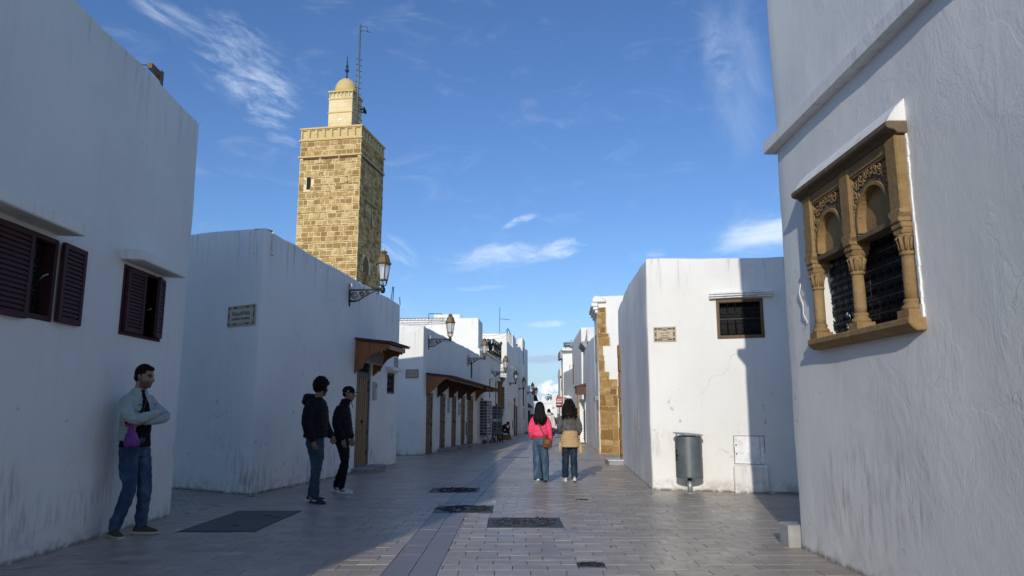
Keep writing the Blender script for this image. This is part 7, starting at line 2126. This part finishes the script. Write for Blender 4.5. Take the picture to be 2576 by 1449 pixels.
# ---- two women walking away
rt, fr = person('woman in a pink jumper and wide blue jeans walking away, long straight hair', 0.58, 15.0, R(-4))
fr = fr @ Matrix.Diagonal((0.87, 0.94, 1, 1))
WM[rt.name] = fr; rt.matrix_world = fr
hd = Head((-0.01, 0.0, 1.49), R(8), 0, 0, 0.98)
B = MB(fr)
stack(B, [((0, 0, 0.80), 0.14, 0.10), ((0, 0, 1.0), 0.13, 0.09), ((0, 0, 1.2), 0.14, 0.10), ((0, 0, 1.30), 0.11, 0.07), ((0, 0, 1.36), 0.055, 0.05)])
hd.build(B, fr); hd.neck(B, (0, 0, 1.36), 0.046)
limb(B, [(0.08, 0, 0.82), (0.08, 0.08, 0.45), (0.085, 0.10, 0.09)], [0.06, 0.045, 0.035]); limb(B, [(-0.08, 0, 0.82), (-0.075, -0.02, 0.45), (-0.055, -0.16, 0.12)], [0.06, 0.045, 0.035])
limb(B, [(0.155, 0, 1.28), (0.215, -0.01, 1.05), (0.235, 0.03, 0.80)], [0.04, 0.034, 0.024]); limb(B, [(-0.155, 0, 1.28), (-0.215, -0.02, 1.05), (-0.19, 0.10, 0.86)], [0.04, 0.034, 0.024])
hand(B, (0.235, 0.03, 0.80), (0.05, 0.12, -1), (-1, 0, 0), 0.92, 0.55, -1); hand(B, (-0.19, 0.11, 0.85), (0.1, 0.6, -0.7), (1, 0, 0), 0.92, 0.6, 1)
skin_body(rt, fr, B, hd, 0.0075, (0.42, 0.26, 0.18))
J = MB(fr)
stack(J, [((0, 0, 0.74), 0.165, 0.12), ((0, -0.01, 0.82), 0.175, 0.128), ((0, 0, 0.92), 0.16, 0.112), ((0, 0, 0.97), 0.15, 0.105)])
limb(J, [(0.085, 0.0, 0.80), (0.092, 0.04, 0.62), (0.095, 0.08, 0.42), (0.098, 0.09, 0.2), (0.10, 0.095, 0.04)], [(0.098, 0.11), (0.096, 0.10), (0.095, 0.095), (0.098, 0.10), (0.10, 0.105)], 18, 5, flat1=True)
limb(J, [(-0.085, 0.0, 0.80), (-0.085, 0.0, 0.62), (-0.078, -0.03, 0.42), (-0.066, -0.08, 0.22), (-0.055, -0.12, 0.07)], [(0.098, 0.11), (0.096, 0.10), (0.095, 0.095), (0.098, 0.10), (0.10, 0.105)], 18, 5, flat1=True)
wear(rt, fr, 'trousers', J, 'denim_mid', 0.010, 3, 0.014, 41, (12, 12, 6))
A = MB(fr)
stack(A, [((0, 0, 0.93), 0.175, 0.128), ((0, 0, 0.97), 0.19, 0.14), ((0, 0, 1.06), 0.185, 0.135), ((0, 0, 1.18), 0.175, 0.125), ((0, 0, 1.27), 0.165, 0.105), ((0, 0, 1.33), 0.11, 0.08), ((0, 0, 1.365), 0.065, 0.06)], 26)
limb(A, [(0.135, 0, 1.28), (0.195, -0.005, 1.19), (0.225, -0.01, 1.05), (0.24, 0.02, 0.86)], [(0.062, 0.068), (0.064, 0.068), (0.060, 0.062), (0.046, 0.048)], 18, 5)
limb(A, [(-0.135, 0, 1.28), (-0.195, -0.005, 1.19), (-0.23, -0.02, 1.05), (-0.205, 0.08, 0.91)], [(0.062, 0.068), (0.064, 0.068), (0.060, 0.062), (0.046, 0.048)], 18, 5)
wear(rt, fr, 'jumper', A, 'pink_knit', 0.0095, 4, 0.012, 43, (8, 8, 24))
mb = MB(fr); stack(mb, [((0, 0, 0.895), 0.165, 0.118), ((0, 0, 0.92), 0.172, 0.124), ((0, 0, 0.95), 0.180, 0.132)], 26); me = remesh(mb, fr, 'hem', 0.009, 2, 0.002); me.materials.append(M['red_knit']); link('hem', me, rt, fr)
for sx, p0, p1 in ((1, (0.243, 0.025, 0.855), (0.24, 0.032, 0.80)), (-1, (-0.20, 0.085, 0.905), (-0.193, 0.11, 0.86))):
    mb = MB(fr); mb.tube([p0, p1], [0.042, 0.032], 14); mb.build('cuff', 'red_knit', rt, frame=fr)
H = MB(fr)
Hm = hd.M
stack(H, [((0.01, -0.12, 1.185), 0.045, 0.02), ((0.01, -0.128, 1.23), 0.085, 0.028), ((0.005, -0.12, 1.30), 0.12, 0.038), ((0, -0.095, 1.37), 0.137, 0.055), ((0, -0.06, 1.43), 0.122, 0.08), ((-0.005, -0.025, 1.50), 0.112, 0.11), ((-0.01, -0.01, 1.57), 0.092, 0.10), ((-0.01, 0.0, 1.612), 0.055, 0.062), ((-0.01, 0.0, 1.625), 0.015, 0.02)], 28)
me = remesh(H, fr, 'hair', 0.008, 3, 0.012, 7, (60, 60, 3.0)); me.materials.append(M['hair_black']); hair = link('hair', me, rt, fr)
mb = MB(fr)
strands(mb, 150, 3, lambda q: (lambda a, L, z0: [(0.075 * a, -0.115 + abs(a) * 0.05, z0), (0.125 * a, -0.155 + abs(a) * 0.06, 1.38), (0.155 * a + 0.012 * q.uniform(-1, 1), -0.165 + abs(a) * 0.07, 1.30), (0.13 * a + 0.02 * q.uniform(-1, 1), -0.16 + abs(a) * 0.05, 1.24 - L * 0.4), (0.11 * a + 0.035 * q.uniform(-1, 1), -0.15 + abs(a) * 0.04, 1.24 - L)])(q.uniform(-1.08, 1.08), q.uniform(-0.02, 0.11), q.uniform(1.45, 1.56)), 0.0045)
mb.build('strands', 'hair_black', hair, frame=fr)
# crossbody bag: worn, so a part of her outfit is the strap; the bag itself is a thing
mb = MB(fr); mb.tube([(-0.09, -0.10, 1.315), (-0.06, -0.128, 1.25), (0.0, -0.142, 1.12), (0.07, -0.148, 1.0), (0.13, -0.155, 0.90), (0.16, -0.15, 0.84)], [(0.014, 0.004)] * 6, 6, side=(1, 0, 0.4)); mb.build('strap', 'brown_leather', rt, frame=fr)
bf = fr @ T(0.17, -0.145, 0.80)
bag = thing('shoulder_bag', 'small brown leather bag on the right hip of the woman in pink', 'bag', bf)
mb = MB(bf); stack(mb, [((0, 0, -0.10), 0.05, 0.02), ((0, 0, -0.085), 0.10, 0.045), ((0, 0, -0.02), 0.115, 0.055), ((0, 0, 0.05), 0.10, 0.045), ((0, 0, 0.085), 0.06, 0.025)], 22)
me = remesh(mb, bf, 'pouch', 0.008, 3, 0.004, 3, (30, 30, 20)); me.materials.append(M['brown_leather']); link('pouch', me, bag, bf)
mb = MB(bf); mb.tube([(-0.10, -0.045, 0.04), (-0.05, -0.062, -0.01), (0.0, -0.066, -0.03), (0.05, -0.062, -0.01), (0.10, -0.045, 0.04)], [(0.006, 0.006)] * 5, 6); mb.tube([(0.02, -0.066, -0.03), (0.025, -0.07, -0.08), (0.02, -0.06, -0.13)], 0.006, 5); mb.build('flap', 'brown_leather', bag)
shoe(rt, fr, (0.10, 0.10, 0.0), R(-4), 'shoe_black', 'shoe_black', 0.25); shoe(rt, fr, (-0.055, -0.14, 0.03), R(8), 'shoe_black', 'sole_white', 0.25, pitch=R(-24))

rt, fr = person('woman in a grey jumper with a tan puffer jacket tied round her waist', 1.20, 15.2, R(2))
fr = fr @ Matrix.Diagonal((0.90, 0.94, 1, 1))
WM[rt.name] = fr; rt.matrix_world = fr
hd = Head((-0.01, 0.02, 1.53), R(4), R(2), 0, 0.98)
B = MB(fr)
stack(B, [((0, 0, 0.80), 0.14, 0.10), ((0, 0, 1.02), 0.13, 0.09), ((0, 0, 1.22), 0.14, 0.10), ((0, 0, 1.33), 0.11, 0.07), ((0, 0, 1.40), 0.055, 0.05)])
hd.build(B, fr); hd.neck(B, (0, 0.01, 1.40), 0.046)
limb(B, [(0.08, 0, 0.84), (0.085, 0.0, 0.45), (0.085, -0.13, 0.12)], [0.06, 0.045, 0.035]); limb(B, [(-0.08, 0, 0.84), (-0.09, 0.09, 0.45), (-0.10, 0.12, 0.09)], [0.06, 0.045, 0.035])
limb(B, [(0.155, 0, 1.32), (0.22, -0.05, 1.08), (0.20, 0.13, 0.96)], [0.04, 0.034, 0.024]); limb(B, [(-0.155, 0, 1.32), (-0.23, -0.05, 1.09), (-0.12, 0.15, 1.02)], [0.04, 0.034, 0.024])
hand(B, (0.20, 0.14, 0.955), (-0.1, 0.8, -0.3), (-1, 0, 0), 0.92, 0.6, -1); hand(B, (-0.12, 0.155, 1.02), (0.5, 0.8, 0.1), (0, 0, 1), 0.92, 0.6, 1)
skin_body(rt, fr, B, hd, 0.0075, (0.36, 0.21, 0.14))
J = MB(fr)
stack(J, [((0, 0, 0.76), 0.165, 0.12), ((0, 0, 0.86), 0.17, 0.125), ((0, 0, 0.97), 0.155, 0.11)])
limb(J, [(0.085, 0.0, 0.82), (0.088, 0.02, 0.62), (0.088, 0.0, 0.44), (0.088, -0.07, 0.24), (0.088, -0.12, 0.10)], [(0.098, 0.105), (0.088, 0.094), (0.078, 0.082), (0.076, 0.08), (0.078, 0.082)], 18, 5, flat1=True)
limb(J, [(-0.085, 0.0, 0.82), (-0.09, 0.05, 0.62), (-0.092, 0.09, 0.44), (-0.098, 0.105, 0.24), (-0.10, 0.115, 0.08)], [(0.098, 0.105), (0.088, 0.094), (0.078, 0.082), (0.076, 0.08), (0.078, 0.082)], 18, 5, flat1=True)
wear(rt, fr, 'trousers', J, 'denim_dark', 0.010, 3, 0.010, 51, (12, 12, 12))
A = MB(fr)
stack(A, [((0, 0, 0.98), 0.165, 0.12), ((0, 0, 1.06), 0.172, 0.128), ((0, 0, 1.20), 0.172, 0.125), ((0, 0, 1.30), 0.165, 0.105), ((0, 0, 1.36), 0.12, 0.085), ((0, 0, 1.40), 0.065, 0.06)], 26)
limb(A, [(0.135, 0, 1.31), (0.195, -0.01, 1.23), (0.235, -0.05, 1.08), (0.225, 0.05, 0.99), (0.21, 0.11, 0.965)], [(0.062, 0.068), (0.064, 0.068), (0.060, 0.062), (0.052, 0.054), (0.044, 0.046)], 18, 5)
limb(A, [(-0.135, 0, 1.31), (-0.20, -0.01, 1.23), (-0.245, -0.05, 1.09), (-0.20, 0.05, 1.03), (-0.15, 0.12, 1.02)], [(0.062, 0.068), (0.064, 0.068), (0.062, 0.064), (0.052, 0.054), (0.044, 0.046)], 18, 5)
wear(rt, fr, 'jumper', A, 'grey_knit', 0.0095, 4, 0.013, 53, (8, 8, 18))
A = MB(fr); secs = []
for i in range(31):                                 # quilted jacket knotted at the waist
    f = i / 30; z = 0.70 + 0.335 * f; q = 0.019 * abs(math.sin(f * math.pi * 6.5)) ** 0.7
    secs.append(((0.01 * math.sin(f * 9), -0.012 * (1 - f), z), 0.225 - 0.062 * f + q, 0.165 - 0.035 * f + q))
stack(A, secs, 30, 0, 1)
limb(A, [(0.20, -0.05, 0.80), (0.235, -0.08, 0.70), (0.245, -0.09, 0.62), (0.235, -0.09, 0.575)], [(0.05, 0.03), (0.055, 0.03), (0.05, 0.028), (0.03, 0.02)], 12, 4); limb(A, [(-0.20, -0.03, 0.78), (-0.225, -0.05, 0.69), (-0.23, -0.05, 0.61)], [(0.05, 0.03), (0.045, 0.03), (0.02, 0.015)], 12, 4)
limb(A, [(-0.17, 0.06, 1.02), (0.0, 0.13, 0.98), (0.06, 0.17, 0.86), (0.08, 0.17, 0.72)], [0.045, 0.05, 0.045, 0.03], 12, 4)
wear(rt, fr, 'tied_jacket', A, 'tan_puffer', 0.0075, 1, 0.005, 57, (20, 20, 20))
mb = MB(fr); mb.tube([(-0.07, -0.095, 1.385), (-0.02, -0.128, 1.30), (0.07, -0.140, 1.17), (0.14, -0.135, 1.06), (0.165, -0.12, 1.02)], [(0.007, 0.004)] * 5, 6, side=(1, 0, 0.4)); mb.build('strap', 'wood_frame', rt, frame=fr)
H = MB(fr); rr_ = random.Random(9)
for _ in range(430):
    f = rr_.random(); z = 1.66 - 0.33 * f; w_ = 0.065 + 0.085 * math.sin(min(1, f * 1.5) * 1.57); a = rr_.uniform(0, 6.283)
    x, y = w_ * math.cos(a), -0.02 - 0.035 * f + (0.10 - 0.035 * f) * math.sin(a)
    if y > 0.055 and f > 0.25: continue
    H.blob((x - 0.01, y, z), (rr_.uniform(0.014, 0.024), rr_.uniform(0.014, 0.024), rr_.uniform(0.018, 0.032)), 7, 5)
stack(H, [((-0.01, -0.09, 1.35), 0.10, 0.045), ((-0.01, -0.07, 1.40), 0.12, 0.06), ((-0.01, -0.04, 1.47), 0.12, 0.085), ((-0.01, -0.015, 1.54), 0.125, 0.105), ((-0.01, 0.0, 1.62), 0.08, 0.08), ((-0.01, 0.0, 1.66), 0.03, 0.035)], 22)
H.build('hair', 'hair_black', rt, frame=fr)
mb = MB(fr)
def curl_(q):
    a = q.uniform(-1, 1); x0 = 0.155 * a - 0.01; y0 = -0.09 - 0.03 * (1 - abs(a)); z0 = q.uniform(1.36, 1.52); s_ = q.uniform(0.008, 0.014); ph = q.uniform(0, 6)
    return [(x0 + s_ * math.cos(ph + i * 1.3) + 0.02 * a, y0 + s_ * math.sin(ph + i * 1.3), z0 - i * 0.014) for i in range(9)]
strands(mb, 150, 6, curl_, 0.0058); mb.build('curls', 'hair_black', rt, frame=fr)
shoe(rt, fr, (0.088, -0.11, 0.02), R(-8), 'shoe_white', 'sole_white', 0.25, pitch=R(-14)); shoe(rt, fr, (-0.10, 0.12, 0.0), R(6), 'shoe_white', 'sole_white', 0.25)

# ---- smaller figures farther down the street
def walker(label, x, y, yaw, h, top, legs, hair='hair_black', hood_=False, skin=(0.28, 0.16, 0.11), voxel=0.016, stride=0.16, seed=0, shoe_m='shoe_black'):
    rt, fr = person(label, x, y, yaw, None); k = h / 1.75; fr2 = fr @ Matrix.Scale(k, 4)
    hd = Head((0, 0.01, 1.62), R(seed * 7 % 20 - 10), 0, 0, 1.0); B = MB(fr2)
    hd.build(B, fr2); hd.neck(B, (0, 0, 1.48), 0.055)
    stack(B, [((0, 0, 0.88), 0.14, 0.1), ((0, 0, 1.1), 0.14, 0.1), ((0, 0, 1.4), 0.15, 0.09), ((0, 0, 1.48), 0.07, 0.06)])
    st = stride
    for sx in (-1, 1):
        limb(B, [(sx * 0.085, 0, 0.9), (sx * 0.09, sx * st * 0.4 + 0.04, 0.48), (sx * 0.085, sx * st, 0.09)], [0.07, 0.05, 0.035])
        limb(B, [(sx * 0.18, 0, 1.4), (sx * 0.24, -sx * 0.03, 1.13), (sx * 0.24, -sx * 0.10 + 0.04, 0.90)], [0.045, 0.038, 0.026])
        hand(B, (sx * 0.24, -sx * 0.10 + 0.04, 0.90), (0, 0.2, -1), (-sx, 0, 0), 1.1, 0.6, -sx)
    me = remesh(B, fr, 'body', 0.011, 1); hd2 = Head((0, 0.01 * k, 1.62 * k), 0, 0, 0, k); paint(me, hd2, skin); me.materials.append(M['skin']); link('body', me, rt, fr)
    J = MB(fr2); stack(J, [((0, 0, 0.84), 0.16, 0.12), ((0, 0, 1.0), 0.16, 0.12)])
    for sx in (-1, 1): limb(J, [(sx * 0.085, 0, 0.88), (sx * 0.09, sx * st * 0.4 + 0.04, 0.48), (sx * 0.085, sx * st, 0.11)], [0.095, 0.07, 0.06])
    wear(rt, fr, 'trousers', J, legs, voxel, 2, 0.006, seed)
    A = MB(fr2); stack(A, [((0, 0, 0.86), 0.19, 0.145), ((0, 0, 1.1), 0.185, 0.14), ((0, 0, 1.34), 0.20, 0.135), ((0, 0, 1.43), 0.16, 0.105), ((0, 0, 1.50), 0.08, 0.075)])
    for sx in (-1, 1): limb(A, [(sx * 0.15, 0, 1.40), (sx * 0.235, -sx * 0.03, 1.13), (sx * 0.24, -sx * 0.10 + 0.04, 0.93)], [0.078, 0.068, 0.052])
    if hood_:
        A.blob((0, -0.09, 1.50), (0.12, 0.09, 0.08), 14, 8)
    wear(rt, fr, 'jacket', A, top, voxel, 3, 0.008, seed + 3)
    H = MB(fr2 @ hd.M); H.blob((0, -0.022, 0.035), (0.082, 0.10, 0.098), 16, 10); H.blob((0, -0.05, -0.01), (0.074, 0.062, 0.065), 14, 8); H.build('hair', hair, rt, frame=fr)
    for sx in (-1, 1): shoe(rt, fr, (sx * 0.085 * k, sx * st * k, 0.0), R(-sx * 6), shoe_m, 'sole_white', 0.28 * k)
    return rt
walker('walker in a cream hooded jacket beyond the woman in pink', 1.70, 33.5, R(-4), 1.74, 'cream_cloth', 'grey_cloth', hood_=True, seed=2)
walker('dark dressed walker just right of the cream hooded walker, far down the street', 2.55, 48.0, R(-6), 1.72, 'grey_cloth', 'black_trousers', seed=3)
walker('dark coated walker near the gap between the two women', 2.95, 53.0, R(170), 1.70, 'black_cloth', 'denim_dark', seed=4)
walker('farthest walker, pale topped, near the end of the street', 3.75, 58.5, R(175), 1.68, 'grey_knit', 'denim_dark', seed=5)
walker('dark haired walker half hidden behind the curly haired woman', 2.18, 30.0, R(-3), 1.66, 'grey_knit', 'black_trousers', seed=6, shoe_m='shoe_white')

# ---- man sitting bent over on the sill by the stone pier
rt, fr = person('man in a maroon jacket sitting bent over with his head in his hand', -0.66, 46.6, R(-78))
hd = Head((0.02, 0.40, 0.98), 0, R(-58), 0, 1.0); B = MB(fr)
hd.build(B, fr); limb(B, [(0, 0.22, 0.86), (0, 0.31, 0.93), (0.01, 0.36, 0.96)], [0.06, 0.055, 0.055])
limb(B, [(0, -0.05, 0.42), (0, 0.05, 0.62), (0, 0.2, 0.84)], [(0.14, 0.10), (0.14, 0.11), (0.15, 0.10)], 16, 4, side=(1, 0, 0))
for sx in (-1, 1):
    limb(B, [(sx * 0.09, -0.02, 0.40), (sx * 0.11, 0.40, 0.48), (sx * 0.11, 0.44 + 0.08 * (sx < 0), 0.09)], [0.075, 0.055, 0.04])
limb(B, [(0.17, 0.18, 0.80), (0.18, 0.40, 0.58), (0.06, 0.50, 0.84)], [0.045, 0.04, 0.028]); limb(B, [(-0.17, 0.18, 0.80), (-0.18, 0.38, 0.58), (-0.05, 0.48, 0.60)], [0.045, 0.04, 0.028])
hand(B, (0.06, 0.50, 0.84), (-0.2, 0.0, 1), (0, -1, 0), 1.0, 0.5, 1); hand(B, (-0.05, 0.48, 0.60), (0.7, 0.4, -0.2), (0, 0, -1), 1.0, 0.6, 1)
skin_body(rt, fr, B, hd, 0.010, (0.14, 0.08, 0.055))
J = MB(fr)
stack(J, [((0, -0.03, 0.33), 0.16, 0.13), ((0, -0.03, 0.45), 0.17, 0.14), ((0, 0, 0.52), 0.16, 0.13)])
for sx in (-1, 1): limb(J, [(sx * 0.09, -0.02, 0.42), (sx * 0.11, 0.22, 0.46), (sx * 0.115, 0.41, 0.46), (sx * 0.11, 0.44 + 0.05 * (sx < 0), 0.28), (sx * 0.11, 0.45 + 0.08 * (sx < 0), 0.11)], [0.095, 0.085, 0.078, 0.066, 0.06], 16, 4)
wear(rt, fr, 'trousers', J, 'denim_dark', 0.013, 3, 0.007, 61)
A = MB(fr)
limb(A, [(0, -0.06, 0.46), (0, 0.02, 0.62), (0, 0.14, 0.78), (0, 0.23, 0.86)], [(0.18, 0.14), (0.19, 0.145), (0.20, 0.14), (0.13, 0.10)], 22, 5, side=(1, 0, 0))
limb(A, [(0.15, 0.18, 0.80), (0.20, 0.30, 0.68), (0.18, 0.41, 0.58), (0.08, 0.49, 0.78)], [0.075, 0.07, 0.062, 0.048], 16, 5); limb(A, [(-0.15, 0.18, 0.80), (-0.20, 0.30, 0.68), (-0.18, 0.39, 0.58), (-0.08, 0.47, 0.60)], [0.075, 0.07, 0.062, 0.048], 16, 5)
wear(rt, fr, 'jacket', A, 'maroon_cloth', 0.012, 3, 0.007, 63)
mb = MB(fr); mb.tube([(-0.09, 0.20, 0.93), (0, 0.17, 0.95), (0.09, 0.20, 0.93)], 0.025, 8); mb.build('collar', 'grey_knit', rt, frame=fr)
H = MB(fr @ hd.M); H.blob((0, -0.022, 0.035), (0.082, 0.10, 0.098), 16, 10); H.blob((0, -0.05, -0.01), (0.074, 0.062, 0.065), 14, 8); H.build('hair', 'hair_black', rt, frame=fr)
shoe(rt, fr, (0.11, 0.45, 0.0), R(-8), 'shoe_black', 'shoe_black', 0.28); shoe(rt, fr, (-0.11, 0.53, 0.0), R(8), 'shoe_black', 'shoe_black', 0.28)
